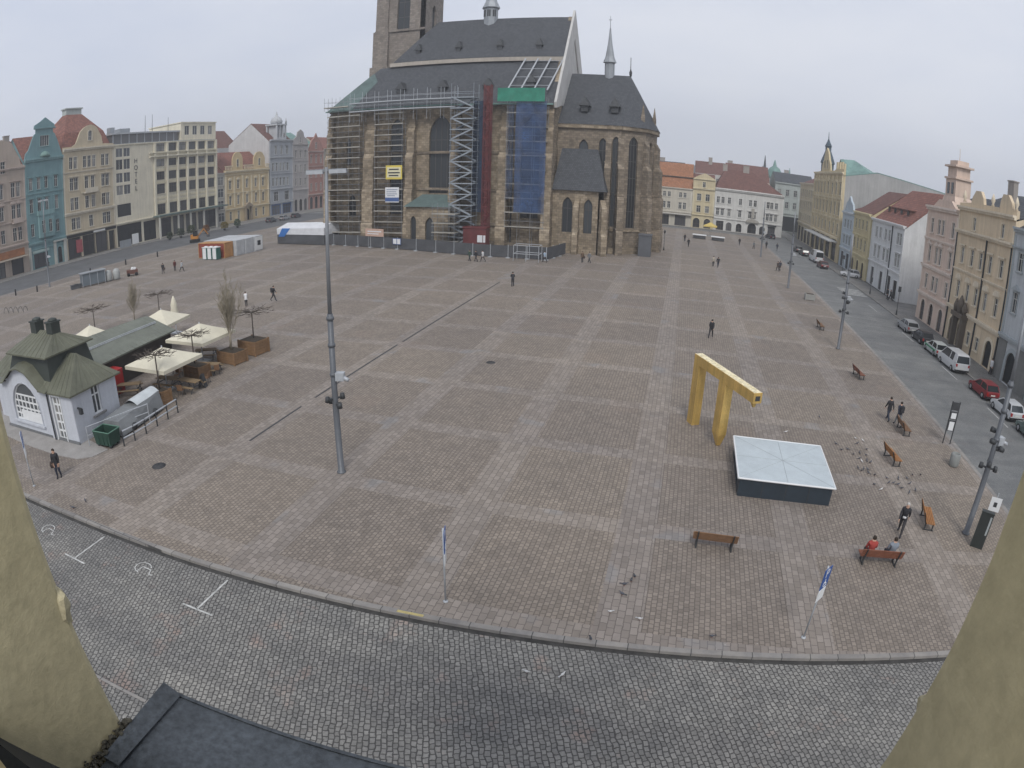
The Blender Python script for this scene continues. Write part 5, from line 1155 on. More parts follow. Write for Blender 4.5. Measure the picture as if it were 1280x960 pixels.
# ------------------------------------------------------------------ kiosk
M_kw = plaster('kiosk_white', (.50, .52, .56), .06, .12)
M_kr = mat('kiosk_roof', (.125, .128, .092), .6, .25, .7, .12, .1, .1, .4)
M_kd = mat('kiosk_dark_sheet', (.048, .056, .05), .55, .2, .8, .08, 0, .1, .4)
def seams(mb, A_, B__, C_, D_, n, r=.035):
    """standing seams on a roof plane: eave A-B, ridge D-C"""
    A_, B__, C_, D_ = map(Vector, (A_, B__, C_, D_))
    for i in range(1, n):
        f = i/n; mb.tube(A_.lerp(B__, f), D_.lerp(C_, f), r, None, 4)
ki = thing('kiosk', 'small white kiosk with a stepped green metal roof and arched glazed front', 'kiosk', (0, 0, 0))
# central block with an arched window, wing with door and window
gl_win = [(2.0, .55, 3.0, 2.6)]
def kface(nm, P, Q, ol, holes, wins):
    P, Q = Vector((*P, 0)), Vector((*Q, 0)); d = Q-P; a = math.atan2(d.y, d.x)
    mb = MB(); wall_sheet(mb, ol, holes, 0, .14, .3)
    o = mb.build(nm, M_kw, ki, loc=P, rz=a)
    for u, z, mm, n_ in wins: put_window(o, u, z, mm, n_)
    return o
big = arch_pts(3.7, 2.75, 'a', 6)
kface('front_wall', (-41.6, 20.3), (-35.2, 20.55), [(0, 0), (6.4, 0), (6.4, 3.3), (5.7, 3.35), (4.9, 3.9), (4.2, 4.35), (3.2, 4.55), (2.2, 4.35), (1.5, 3.9), (.7, 3.35), (0, 3.3)], [[(3.2+x, .75+z) for x, z in big]],
      [(3.2, .75, window_meshes(3.7, 2.75, 'a', M_white, M_kw, M_gl, 6, 4, .06, True, 0, .11), 'arched_window')])
kface('wing_front', (-35.18, 20.55), (-32.75, 20.8), [(0, 0), (2.43, 0), (2.43, 3.3), (0, 3.3)], [[(.75+x, .12+z) for x, z in arch_pts(.95, 2.9)]],
      [(.75, .12, window_meshes(.95, 2.9, 'r', M_white, M_white, M_gl, 1, 4, .08, False, 0, .12), 'door')])
kface('wing_side', (-32.72, 20.82), (-33.25, 25.2), [(0, 0), (4.4, 0), (4.4, 3.25), (0, 3.25)], [[(2.3+x, 1.25+z) for x, z in arch_pts(.8, 1.85)]],
      [(2.3, 1.25, window_meshes(.8, 1.85, 'r', M_white, plaster('sill_dark', (.2, .2, .2)), M_gl, 1, 1, .0, True, 0, .09), 'window')])
mb = MB(); mb.prism([(-41.6, 20.62), (-35.2, 20.9), (-33.1, 21.15), (-33.5, 25.2), (-41.8, 25.2)], 0, 3.2); mb.prism([(-44.4, 21.2), (-41.62, 21.2), (-41.8, 25), (-44.6, 25)], 0, 3.2); mb.build('wall', M_kw, ki)
mb = MB(); mb.prism([(-41.64, 20.2), (-32.64, 20.7), (-32.66, 20.78), (-41.6, 20.29)], 0, .22); mb.build('plinth', plaster('plinth', (.16, .165, .17)), ki)
# dark mansard of the centre, its upper hipped roof, wing roofs
mb = MB()
B0 = [(-41.3, 20.75), (-35.3, 21.0), (-35.5, 25.4), (-41.6, 25.4)]; B1 = [(-40.0, 20.95), (-35.5, 21.2), (-35.75, 24.9), (-40.3, 24.9)]
mb.add([(x, y, 3.15) for x, y in B0]+[(x, y, 5.3) for x, y in B1], [(0,1,5,4),(1,2,6,5),(2,3,7,6),(3,0,4,7)]); mb.build('mansard', M_kd, ki)
mb = MB()
E_ = [(-40.35, 20.5, 5.36), (-35.05, 20.75, 5.36), (-35.35, 25.3, 5.36), (-40.7, 25.3, 5.36)]; K = [(-38.9, 22.7, 6.45), (-36.6, 22.85, 6.45)]
mb.add(E_+K+[(x, y, z-.1) for x, y, z in E_], [(0,1,5,4),(1,2,5),(2,3,4,5),(3,0,4),(0,6,7,1),(1,7,8,2),(2,8,9,3),(3,9,6,0),(9,8,7,6)])
seams(mb, E_[0], E_[1], K[1], K[0], 9); seams(mb, E_[1], E_[2], K[1], K[1], 7)
kr = mb.build('upper_roof', M_kr, ki)
mb = MB()
E_ = [(-36.2, 20.3, 3.28), (-32.4, 20.55, 3.28), (-32.95, 25.5, 3.2), (-36.6, 25.5, 3.2)]; K = [(-36.1, 23.0, 5.0), (-34.75, 23.2, 5.0)]
mb.add(E_+K+[(x, y, z-.1) for x, y, z in E_], [(0,1,5,4),(1,2,5),(2,3,4,5),(0,6,7,1),(1,7,8,2),(2,8,9,3)])
seams(mb, E_[0], E_[1], K[1], K[0], 7); seams(mb, E_[1], E_[2], K[1], K[1], 8); mb.build('wing_roof', M_kr, ki)
mb = MB(); E_ = [(-44.9, 20.8, 3.25), (-41.5, 20.9, 3.25), (-41.5, 25.3, 3.25), (-45.0, 25.3, 3.25)]; mb.add(E_+[(-42.9, 23, 5.1), (-41.2, 23, 5.1)], [(0,1,5,4),(2,3,4,5),(3,0,4)]); seams(mb, E_[0], E_[1], (-41.2, 23, 5.1), (-42.9, 23, 5.1), 6); mb.build('wing_roof', M_kr, ki)
# swept metal hood over the arch
mb = MB(); hp = [(-.3, 3.3), (.7, 3.4), (1.5, 3.95), (2.2, 4.4), (3.2, 4.6), (4.2, 4.4), (4.9, 3.95), (5.7, 3.4), (6.6, 3.3)]
for (a, z), (b, z2) in zip(hp, hp[1:]): mb.add([(a, -.35, z), (b, -.35, z2), (b, 1.0, z2+.35), (a, 1.0, z+.35), (a, -.35, z-.09), (b, -.35, z2-.09)], [(0,1,2,3),(0,4,5,1)])
mb.build('arch_hood', M_kr, ki, loc=(-41.6, 20.3, 0), rz=.039)
for (x, y) in ((-38.75, 22.75), (-36.75, 22.9)):
    mb = MB(); mb.box(x-.38, x+.38, y-.38, y+.38, 6.1, 7.0); mb.box(x-.45, x+.45, y-.45, y+.45, 7.002, 7.1); mb.lathe([(.38, 7.1), (.3, 7.25), (.05, 7.32)], 10, (x, y, 0)); mb.build('chimney', M_kd, kr)
mb = MB(); mb.box(-1.0, 1.75, .04, .12, .8, 1.5); mb.build('panel', M_white, ki, loc=(-38.4, 20.42, 0), rz=.039)
mb = MB(); mb.tube((-35.15, 20.42, .1), (-35.15, 20.42, 3.2), .06); mb.build('drainpipe', M_metal, ki)
mb = MB(); mb.box(-32.72, -32.3, 21.15, 21.25, 2.25, 2.35); mb.box(-32.5, -32.25, 21.1, 21.3, 1.95, 2.3); mb.build('wall_lamp', M_metal, ki)
# long low hall behind it
ha = thing('beer_hall', 'long low wooden hall with a grey green metal roof behind the kiosk', 'hall', (0, 0, 0))
mb = MB(); mb.prism([(-46.4, 25.6), (-38.6, 25.5), (-39.6, 37.0), (-46.6, 38.6)], 0, 2.4); mb.build('wall', mat('dark_boarding', (.05, .042, .036), .8, .25, 1.2, .15), ha)
mb = MB(); R_ = [(-38.0, 25.35, 2.45), (-39.2, 37.3, 2.45), (-42.5, 37.0, 3.55), (-42.5, 25.4, 3.55), (-47.3, 25.4, 2.4), (-47.0, 38.9, 2.4)]
mb.add(R_+[(x, y, z-.12) for x, y, z in R_], [(0,1,2,3),(3,2,5,4),(0,6,7,1),(1,7,8,2),(2,8,11,5),(0,3,9,6)]); seams(mb, R_[0], R_[1], R_[2], R_[3], 22, .04); seams(mb, R_[4], R_[5], R_[2], R_[3], 22, .04)
mb.build('roof', mat('hall_roof', (.15, .16, .13), .6, .2, .6, .1, .1, .1, .4), ha)
mb = MB(); mb.tube((-40.5, 26, 3.15), (-41.0, 36.6, 3.12), .06, None, 5); mb.tube((-40.5, 26, 3.28), (-41.0, 36.6, 3.25), .03, None, 4); mb.build('snow_rail', M_gal, ha)
mb = MB(); mb.box(-38.6, -37.4, 28.0, 29.2, .0, 1.7); mb.box(-38.62, -37.38, 27.98, 29.22, 1.7, 1.85)
tag(mb.build('drinks_fridge', mat('fridge_red', (.36, .03, .03), .45, .2, 2.)), 'red drinks fridge standing in front of the dark hall', 'fridge')
# umbrellas
M_cv = mat('cream_canvas', (.62, .58, .46), .85, .06, 1.2, .04, .1)
def umbrella(x, y, label, s=2.15, z=2.5, rz=-.1):
    o = thing('cafe_umbrella', label, 'umbrella', (x, y, 0), rz, 'cream umbrellas of the beer garden')
    mb = MB(); n = 8; vs = [(0, 0, z+.95)]
    for k in range(1, 5):
        f = k/4
        for i in range(16):
            a = 2*PI*i/16; q = max(abs(math.cos(a)), abs(math.sin(a))); r = s*f/q*(1-.0)
            sag = -.05*math.sin(f*PI)*(1-abs(math.cos(2*a)))
            vs.append((r*math.cos(a), r*math.sin(a), z+.95*(1-f)+sag))
    fs = [(0, 1+i, 1+(i+1) % 16) for i in range(16)]
    for k in range(3):
        for i in range(16): fs.append((1+k*16+i, 1+(k+1)*16+i, 1+(k+1)*16+(i+1) % 16, 1+k*16+(i+1) % 16))
    b0 = len(vs)
    vs += [(x_*1.0, y_*1.0, z-.26) for x_, y_, z_ in vs[49:65]]
    fs += [(49+i, b0+i, b0+(i+1) % 16, 49+(i+1) % 16) for i in range(16)]
    mb.add(vs, fs); mb.build('canopy', M_cv, o, fix=False)
    mb = MB(); mb.tube((0, 0, 0), (0, 0, z+1.05), .05, None, 8); mb.build('pole', M_gal, o)
    mb = MB()
    for i in range(8): a = i*PI/4; q = max(abs(math.cos(a)), abs(math.sin(a))); mb.tube((0, 0, z+.8), (s*.97/q*math.cos(a), s*.97/q*math.sin(a), z-.04), .02, None, 4)
    mb.build('rib', M_gal, o); mb = MB(); mb.box(-.5, .5, -.5, .5, 0, .12); mb.build('foot', M_gal, o)
    return o
umbrella(-34.1, 30.75, 'open cream umbrella over the benches nearest the kiosk', rz=.02, z=2.3)
umbrella(-36.0, 37.1, 'open cream umbrella beside the folded one at the end of the hall', rz=.02, z=2.3)
umbrella(-43.4, 39.6, 'cream umbrella half hidden behind the far end of the hall', s=2.0, rz=.2)
umbrella(-47.6, 33.9, 'cream umbrella showing just over the hall roof beside the kiosk chimneys', s=1.6, z=2.3)
o = thing('folded_umbrella', 'tall folded cream umbrella standing upright behind the hall', 'umbrella', (-45.6, 43.5, 0), 0)
mb = MB(); mb.lathe([(.22, 1.0), (.38, 1.3), (.42, 2.2), (.34, 2.6), (.36, 2.9), (.2, 3.4), (.05, 3.75)], 9); mb.build('canopy', M_cv, o); mb = MB(); mb.tube((0, 0, 0), (0, 0, 1.1), .05); mb.box(-.45, .45, -.45, .45, 0, .12); mb.build('pole', M_gal, o)
# planters, trees
M_pl = mat('planter_wood', (.21, .125, .065), .85, .25, 1.5, .2, .3); M_soil = mat('soil', (.05, .04, .03), .95, .3, 4.)
def planter(x, y, label, a=1.5, b=1.25, hgt=.95, rz=-.12, m=None):
    o = thing('planter', label, 'planter', (x, y, 0), rz, 'wooden planters of the beer garden')
    mb = MB()
    for k in range(5):
        z0, z1 = .06+k*hgt/5, .06+(k+1)*hgt/5-.02; mb.box(-a/2, a/2, -b/2, b/2, z0, z1)
    for sx in (-1, 1):
        for sy in (-1, 1): mb.box(sx*a/2-.06, sx*a/2+.06, sy*b/2-.06, sy*b/2+.06, 0, hgt+.1)
    mb.build('box', m or M_pl, o); mb = MB(); mb.box(-a/2+.1, a/2-.1, -b/2+.1, b/2-.1, hgt-.04, hgt+.07); mb.build('soil', M_soil, o)
    return o
planter(-32.45, 28.55, 'wooden planter next to the tarp covered trailer, with a thin tree', 1.3, .9)
planter(-33.7, 33.9, 'wooden planter between the two open umbrellas', 1.8, 1.2)
planter(-33.3, 37.9, 'brown wooden planter holding the tall bare tree', 2.0, 1.5)
planter(-33.1, 40.6, 'brown wooden planter at the end of the row with a flat topped tree', 2.0, 1.7, 1.15)
M_bark = mat('pale_bark', (.27, .235, .18), .9, .2, 3., .2); M_bark2 = mat('dark_bark', (.085, .07, .058), .9, .25, 3., .2); M_twig = mat('twigs', (.30, .265, .20), .9, .2, 2.)
def bare_tree(x, y, label, hgt, spread, z0=0., seed=1, dense=1., bark=None):
    """upright bare tree: tapered trunk and limbs, crown of many steep twigs"""
    r_ = random.Random(seed); o = thing('bare_tree', label, 'tree', (x, y, z0), 0)
    tr = MB(); cr = MB(); bark = bark or M_bark
    h0 = hgt*.30
    tr.tube((0, 0, 0), (.03, .02, h0), hgt*.017, hgt*.014, 7)
    def limb(p, d, L, r, lev):
        p = Vector(p); mbx = tr if lev == 0 else cr; segs = 4 if lev == 0 else 3
        for s in range(segs):
            out = -.10 if lev == 0 and s > 1 else .0
            d2 = (d+Vector((d.x*out*3+r_.uniform(-.12, .12), d.y*out*3+r_.uniform(-.12, .12), .14))).normalized(); q = p+d2*L/segs
            mbx.tube(p, q, max(r*(1-s*.22), .0095), max(r*(1-(s+1)*.22), .0065), 3 if lev else 5, 0, False)
            if lev < 2:
                for _ in range(4 if lev == 0 else 2):
                    a = r_.uniform(0, 2*PI); t = r_.uniform(.35, 1.)*spread
                    limb(p.lerp(q, r_.random()), (d2+Vector((math.cos(a)*t, math.sin(a)*t, .15))).normalized(), L*r_.uniform(.25, .42)*(1.25-.2*s), r*.42, lev+1)
            p, d = q, d2
    for k in range(15):
        a = k*2*PI/15*2.6+r_.uniform(-.3, .3); zz_ = h0*r_.uniform(.45, 1.6); o_ = r_.uniform(.2, .62)*spread
        limb((0, 0, zz_), Vector((math.cos(a)*o_, math.sin(a)*o_, 1)).normalized(), (hgt-zz_)*r_.uniform(.5, .85), hgt*.006, 0)
    limb((.03, .02, h0), Vector((0, 0, 1)), (hgt-h0)*.95, hgt*.011, 0)
    tr.build('trunk', bark, o, fix=False); cr.build('crown', M_twig, o, fix=False)
    return o
def flat_tree(x, y, label, hgt, w_, z0=0., seed=1):
    """young tree trained into a flat bare table of branches"""
    r_ = random.Random(seed); o = thing('trained_tree', label, 'tree', (x, y, z0), 0, 'flat trained trees of the beer garden')
    tr = MB(); cr = MB(); tr.tube((0, 0, 0), (.02, 0, hgt), .06, .05, 7)
    for k in range(12):
        a = k*PI/6+r_.uniform(-.15, .15); p = Vector((0, 0, hgt-.03)); L = w_*r_.uniform(.8, 1.1)
        for s in range(4):
            q = Vector((math.cos(a)*L*(s+1)/4, math.sin(a)*L*(s+1)/4, hgt+r_.uniform(-.05, .12)))
            cr.tube(p, q, .035-.006*s, .03-.006*s, 4, 0, False)
            for _ in range(4): b = a+r_.uniform(-1.3, 1.3); cr.tube(q, q+Vector((math.cos(b)*.4, math.sin(b)*.4, r_.uniform(-.02, .2))), .016, .008, 3, 0, False)
            p = q
    tr.build('trunk', M_bark2, o, fix=False); cr.build('crown', M_bark2, o, fix=False)
bare_tree(-33.45, 38.0, 'tall upright bare tree with pale twigs in a brown planter', 6.1, 1.0, .95, 3)
bare_tree(-55.8, 46.5, 'smaller upright bare tree standing beyond the hall roof', 4.6, 1.1, 0, 8)
flat_tree(-32.45, 28.5, 'flat topped bare tree in the planter nearest the kiosk', 2.55, 1.2, .95, 2)
flat_tree(-34.0, 34.0, 'flat topped bare tree between the two open umbrellas', 2.3, 1.2, .95, 4)
flat_tree(-33.2, 40.8, 'flat topped bare tree in the planter at the end of the row', 2.3, 1.6, 1.15, 5)
flat_tree(-52.0, 47.2, 'flat topped bare tree behind the folded umbrella', 2.9, 1.7, 0, 6)
flat_tree(-56.0, 40.6, 'flat topped bare tree standing alone beyond the kiosk roof', 2.7, 1.8, 0, 7)
# tables and benches of the beer garden
M_tb = mat('table_wood', (.23, .165, .095), .8, .2, 2., .2)
def beer_table(x, y, rz, label):
    o = thing('beer_table', label, 'table set', (x, y, 0), rz, 'beer garden tables'); mb = MB(); mb.box(-.95, .95, -.35, .35, .72, .77); mb.build('tabletop', M_tb, o)
    for s in (-1, 1):
        mb = MB(); mb.box(-.95, .95, s*.72-.14, s*.72+.14, .43, .47); mb.build('seat', M_tb, o)
        mb = MB(); mb.box(s*.75-.04, s*.75+.04, -.86, .86, .38, .43); mb.tube((s*.75, -.75, 0), (s*.75, -.3, .72), .035); mb.tube((s*.75, .75, 0), (s*.75, .3, .72), .035); mb.build('leg', M_metal, o)
for k, (x, y) in enumerate(((-32.2, 31.4), (-34.4, 31.2), (-33.4, 35.0), (-35.9, 34.6), (-36.4, 38.0), (-36.6, 29.0))):
    beer_table(x, y, .12*k, ('beer table with benches at the edge of the garden beside the first umbrella', 'beer table with benches shaded by the first umbrella', 'beer table with benches between the umbrellas', 'beer table with benches close to the hall wall', 'beer table with benches beyond the second umbrella', 'beer table with benches beside the red fridge')[k])
# covered trailer, rail, waste container
tr_ = thing('covered_trailer', 'long low trailer under a grey tarpaulin with a translucent lid beside the kiosk', 'trailer', (0, 0, 0))
Q0 = [(-30.5, 22.9), (-31.35, 27.7), (-32.85, 27.5), (-32.2, 22.7)]
mb = MB(); Q1 = [(-30.9, 23.0), (-31.6, 27.6), (-32.85, 27.45), (-32.3, 22.8)]
mb.add([(x, y, .12) for x, y in Q0]+[(x, y, 1.0+.35*(i in (1, 2))) for i, (x, y) in enumerate(Q1)], [(0,1,5,4),(1,2,6,5),(2,3,7,6),(3,0,4,7),(4,5,6,7)]); mb.build('tarpaulin', mat('grey_tarp', (.20, .21, .215), .7, .2, .8, .08, .2), tr_)
mb = MB(); n = 6; vs = []
for i in range(n+1):
    f = i/n
    for (x, y), (x2, y2) in (((-31.3, 25.2), (-32.6, 25.0)), ((-31.6, 27.65), (-32.85, 27.5))): vs.append((x+(x2-x)*f, y+(y2-y)*f, 1.22+.28*math.sin(PI*f)+.1*(y > 26.5)))
mb.add(vs, [(2*i, 2*i+1, 2*i+3, 2*i+2) for i in range(n)], 0, True); mb.build('lid', mat('milky_lid', (.50, .53, .54), .45, .1, 2., .1), tr_, fix=False)
for (x, y) in ((-30.8, 24.2), (-31.2, 26.6), (-32.4, 24.1), (-32.9, 26.5)):
    mb = MB(); mb.tube((x-.09, y, .26), (x+.09, y, .26), .26, None, 12); mb.build('wheel', M_metal, tr_)
rl = thing('guard_rail', 'galvanised guard rail on posts beside the covered trailer', 'railing', (0, 0, 0))
rp = [(-29.55, 22.1), (-29.45, 23.0), (-29.5, 24.1), (-29.65, 25.3), (-29.8, 26.5), (-29.9, 27.6)]
mb = MB()
for a, b in zip(rp, rp[1:]):
    for z in (.95, .5): mb.tube((*a, z), (*b, z), .05, None, 6)
mb.build('rail', M_gal, rl)
for p in rp: mb = MB(); mb.tube((*p, 0), (*p, 1.0), .05, None, 6); mb.build('post', M_metal, rl)
rl = thing('fence_bar', 'thin galvanised bar fence from the kiosk wall over the green container', 'railing', (0, 0, 0))
mb = MB(); mb.tube((-31.9, 21.0, 1.25), (-30.7, 25.6, 1.25), .035); mb.tube((-31.9, 21.0, .7), (-30.7, 25.6, .7), .03); mb.build('rail', M_gal, rl)
for f in (0, .5, 1): mb = MB(); mb.tube((-31.9+1.2*f, 21+4.6*f, 0), (-31.9+1.2*f, 21+4.6*f, 1.28), .035); mb.build('post', M_gal, rl)
M_gr = mat('bin_green', (.024, .058, .042), .55, .2, 1.5, .1)
dp = thing('waste_container', 'open dark green waste container at the corner of the kiosk', 'waste container', (-30.75, 21.75, 0), .12)
mb = MB()
o4 = [(-.75, -.55), (.75, -.55), (.75, .55), (-.75, .55)]
mb.add([(x*.88, y*.88, .18) for x, y in o4]+[(x, y, 1.05) for x, y in o4]+[(x*.94, y*.92, 1.05) for x, y in o4]+[(x*.84, y*.82, .3) for x, y in o4], [(0,1,5,4),(1,2,6,5),(2,3,7,6),(3,0,4,7),(3,2,1,0),(4,5,9,8),(5,6,10,9),(6,7,11,10),(7,4,8,11),(8,9,13,12),(9,10,14,13),(10,11,15,14),(11,8,12,15),(12,13,14,15)]); mb.build('body', M_gr, dp, fix=False)
mb = MB()
for i in range(4): a, b = o4[i], o4[(i+1) % 4]; mb.tube((*a, 1.06), (*b, 1.06), .035)
mb.build('rim', mat('bin_rim', (.10, .2, .15), .5), dp)
for x in (-.55, .55):
    for y in (-.38, .38): mb = MB(); mb.tube((x, y-.04, .1), (x, y+.04, .1), .1, None, 8); mb.build('wheel', M_metal, dp)
mb = MB()
for x in (-.3, .1, .45): mb.box(x-.04, x+.04, -.545, -.5, .25, 1.0)
mb.build('stiffener', M_gr, dp)

# ------------------------------------------------------------------ benches, bins, signs
M_bw = mat('bench_wood', (.32, .15, .055), .7, .2, 3., .15); M_bw2 = mat('bench_wood_red', (.21, .085, .052), .7, .2, 3., .15); M_bw3 = mat('bench_wood_worn', (.20, .115, .065), .8, .2, 3., .15)
def bench(x, y, rz, label, wood, L=1.9):
    o = thing('park_bench', label, 'bench', (x, y, 0), rz, 'benches on the square')
    mb = MB()
    for k in range(5): mb.box(-L/2, L/2, -.22+k*.105, -.135+k*.105, .43, .47)
    mb.build('seat', wood, o)
    mb = MB()
    for k in range(4):
        z = .56+k*.1; y_ = -.27-k*.035; mb.obox((0, y_, z), (L, .035, .085), 0, 0, (.33, 'X'))
    mb.build('backrest', wood, o)
    for s in (-1, 1):
        u = s*L*.4
        mb = MB(); mb.box(u-.03, u+.03, -.26, .3, .36, .425); mb.box(u-.03, u+.03, .2, .27, 0, .36); mb.box(u-.03, u+.03, -.24, -.17, 0, .36); mb.obox((u, -.34, .66), (.05, .05, .58), 0, 0, (.33, 'X')); mb.box(u-.03, u+.03, -.3, .33, 0, .04)
        mb.build('leg', M_metal, o)
    return o
bench(14.75, 34.75, -PI/2+.12, 'bright orange brown bench among the pigeons, alone', M_bw)
bench(14.7, 27.3, -PI/2-.2, 'orange brown bench just behind the walking person with the white jumper hem', M_bw)
bench(10.75, 23.25, -.02, 'reddish bench with two people sitting on it', M_bw2, 2.1)
bench(2.95, 23.35, -.03, 'empty brown bench near the dark fountain basin, its back to the town hall', M_bw3, 1.95)
bench(17.3, 40.0, -PI/2, 'dark bench beside the couple walking', M_bw3)
bench(16.85, 52.0, -PI/2+.1, 'faded bench between the couple and the second lamp mast', M_bw2)
bench(16.8, 69.3, -PI/2, 'far small bench beyond the second lamp mast', M_bw3)
M_conc = plaster('bin_concrete', (.24, .25, .24))
o = thing('litter_bin', 'round grey concrete litter bin beside the two-post map board', 'litter bin', (19.55, 35.0, 0))
mb = MB(); mb.lathe([(.3, 0), (.36, .1), (.36, .8), (.3, .86), (.24, .86), (.24, .6)], 12); mb.build('body', M_conc, o); mb = MB(); mb.lathe([(.23, .55), (.23, .6)], 10); mb.build('liner', M_metal, o)
o = thing('map_board', 'slim two-post map board with white panels by the side street kerb', 'sign', (20.5, 38.72, 0), -.1)
for x in (-.3, .3): mb = MB(); mb.tube((x, 0, 0), (x, 0, 3.05), .05); mb.build('post', M_metal, o)
mb = MB(); mb.box(-.28, .28, -.06, .06, 2.45, 3.0); mb.box(-.26, .26, -.05, .05, 1.78, 2.32); mb.box(-.26, .26, -.05, .05, .95, 1.7); mb.build('panel', M_metal, o)
mb = MB(); mb.box(-.2, .2, -.07, -.052, 1.85, 2.25); mb.box(-.2, .2, -.07, -.052, 1.0, 1.62); mb.build('notice', M_white, o)
o = thing('info_pillar', 'dark slab info pillar with a pale screen edge next to the spotlight mast', 'info pillar', (17.15, 25.2, 0), -.5)
mb = MB(); mb.box(-.36, .36, -.13, .13, 0, 1.95); mb.box(-.38, .38, -.15, .15, 1.952, 2.0); mb.build('slab', mat('pillar_dark', (.035, .04, .038), .4, .1, 2.), o); mb = MB(); mb.box(.2, .3, -.15, -.132, .8, 1.8); mb.build('screen', mat('screen_pale', (.35, .38, .38), .4), o)
o = thing('notice_post', 'white notice on a thin post behind the dark info pillar', 'sign', (18.0, 26.1, 0), -.4)
mb = MB(); mb.tube((0, 0, 0), (0, 0, 2.6), .035); mb.build('post', M_gal, o); mb = MB(); mb.box(-.32, .32, -.06, -.035, 1.6, 2.35); mb.build('board', M_white, o); mb = MB(); mb.box(-.1, .1, -.075, -.062, 1.85, 2.1); mb.build('print', M_metal, o)
M_blue = mat('sign_blue', (.03, .085, .28), .45, .08, 3.)
def parking_sign(x, y, rz, label, tilt=0):
    o = thing('parking_sign', label, 'road sign', (x, y, 0), rz, 'parking signs along the kerb')
    mb = MB(); mb.tube((0, 0, 0), (0, 0, 3.25), .035, None, 8); mb.build('post', M_gal, o)
    mb = MB(); mb.box(-.27, .27, -.062, -.04, 2.35, 3.2); s = mb.build('plate', M_blue, o)
    text('P', .5, M_white, s, (-.02, -.064, 2.98), (PI/2, 0, 0), .004)
    mb = MB(); k = [(.11*math.cos(a), 2.52+.11*math.sin(a)) for a in [PI*(.4+i*.16) for i in range(10)]]
    for a, b in zip(k, k[1:]): mb.tube((a[0], -.066, a[1]), (b[0], -.066, b[1]), .012, None, 4)
    mb.tube((-.02, -.066, 2.75), (0, -.066, 2.56), .016, None, 4); mb.tube((0, -.066, 2.56), (.1, -.066, 2.55), .014, None, 4); mb.tube((.1, -.066, 2.55), (.15, -.066, 2.42), .014, None, 4); mb.build('symbol', M_white, s)
    mb = MB(); mb.box(-.25, .25, -.06, -.04, 1.82, 2.3); mb.build('lower_plate', M_white, o)
    mb = MB(); mb.lathe([(.1, 0), (.1, .03), (.05, .06)], 10); mb.build('foot', M_gal, o)
    return o
parking_sign(6.43, 17.79, .88, 'blue parking sign with a white plate below, turned towards the town hall')
parking_sign(-6.75, 16.94, 1.84, 'blue parking sign seen edge-on near the yellow kerb mark')
parking_sign(-31.07, 15.61, 2.5, 'blue parking sign on a thin post in front of the kiosk')
# barrier posts, lamps and signs beyond the side street
for (x, y, h_, lb) in ((31.9, 85.3, 4.0, 'dark street post at the corner in front of the salmon house'), (32.4, 101.1, 2.7, 'short dark street post before the white house'), (32.0, 119.7, 3.8, 'slim dark post in front of the pale blue house')):
    o = thing('street_post', lb, 'post', (x, y, 0)); mb = MB(); mb.lathe([(.14, 0), (.1, .6), (.05, .8), (.05, h_-.2)], 8); mb.build('post', M_metal, o); mb = MB(); mb.box(-.22, .22, -.04, .04, h_-.75, h_); mb.build('plate', M_metal, o)

for k, (x, y, rz) in enumerate(((-32.0, 30.2, .3), (-31.9, 33.0, 1.9), (-32.4, 34.8, .8), (-34.8, 32.6, 2.2), (-35.2, 33.3, .1), (-34.6, 38.6, 1.2))):
    o = thing('cafe_chair', ('dark cafe chair nearest the covered trailer', 'dark cafe chair at the outer edge between the umbrellas', 'dark cafe chair beside the middle planter', 'dark cafe chair pulled back under the first umbrella', 'dark cafe chair against the hall wall', 'dark cafe chair behind the tall bare tree')[k], 'chair', (x, y, 0), rz, 'cafe chairs of the beer garden')
    MB().box(-.21, .21, -.21, .21, .43, .46).build('seat', M_bw3, o); mb = MB(); mb.obox((0, -.22, .68), (.42, .03, .42), 0, 0, (.15, 'X')); mb.build('backrest', M_bw3, o)
    for sx in (-.18, .18):
        for sy in (-.18, .18): MB().tube((sx*1.1, sy*1.1, 0), (sx, sy, .43), .018).build('leg', M_metal, o)
o = thing('menu_board', 'small black menu board propped at the edge of the beer garden', 'menu board', (-31.6, 32.2, 0), -1.2)
for s in (-1, 1): mb = MB(); mb.obox((0, s*.16, .5), (.55, .03, 1.0), 0, 0, (s*.22, 'X')); mb.build('board', M_metal, o)

# ------------------------------------------------------------------ vehicles
M_tyre = mat('tyre', (.02, .02, .021), .85, .1, 4.); M_rim = mat('rim', (.36, .37, .38), .4, .1, 4., 0, 0, .6)
M_cgl = glassmat('car_glass', (.02, .023, .026), .06, .6, 0); M_head = mat('headlamp', (.6, .62, .64), .2, .05, 4.); M_tail = mat('tail_lamp', (.30, .02, .02), .3, .1, 4.)
M_plate = mat('number_plate', (.62, .62, .58), .5, .05, 5.)
def carpaint(nm, c, rough=.28): return mat('paint_'+nm, c, rough, .05, .8, 0, 0, .15, .6)
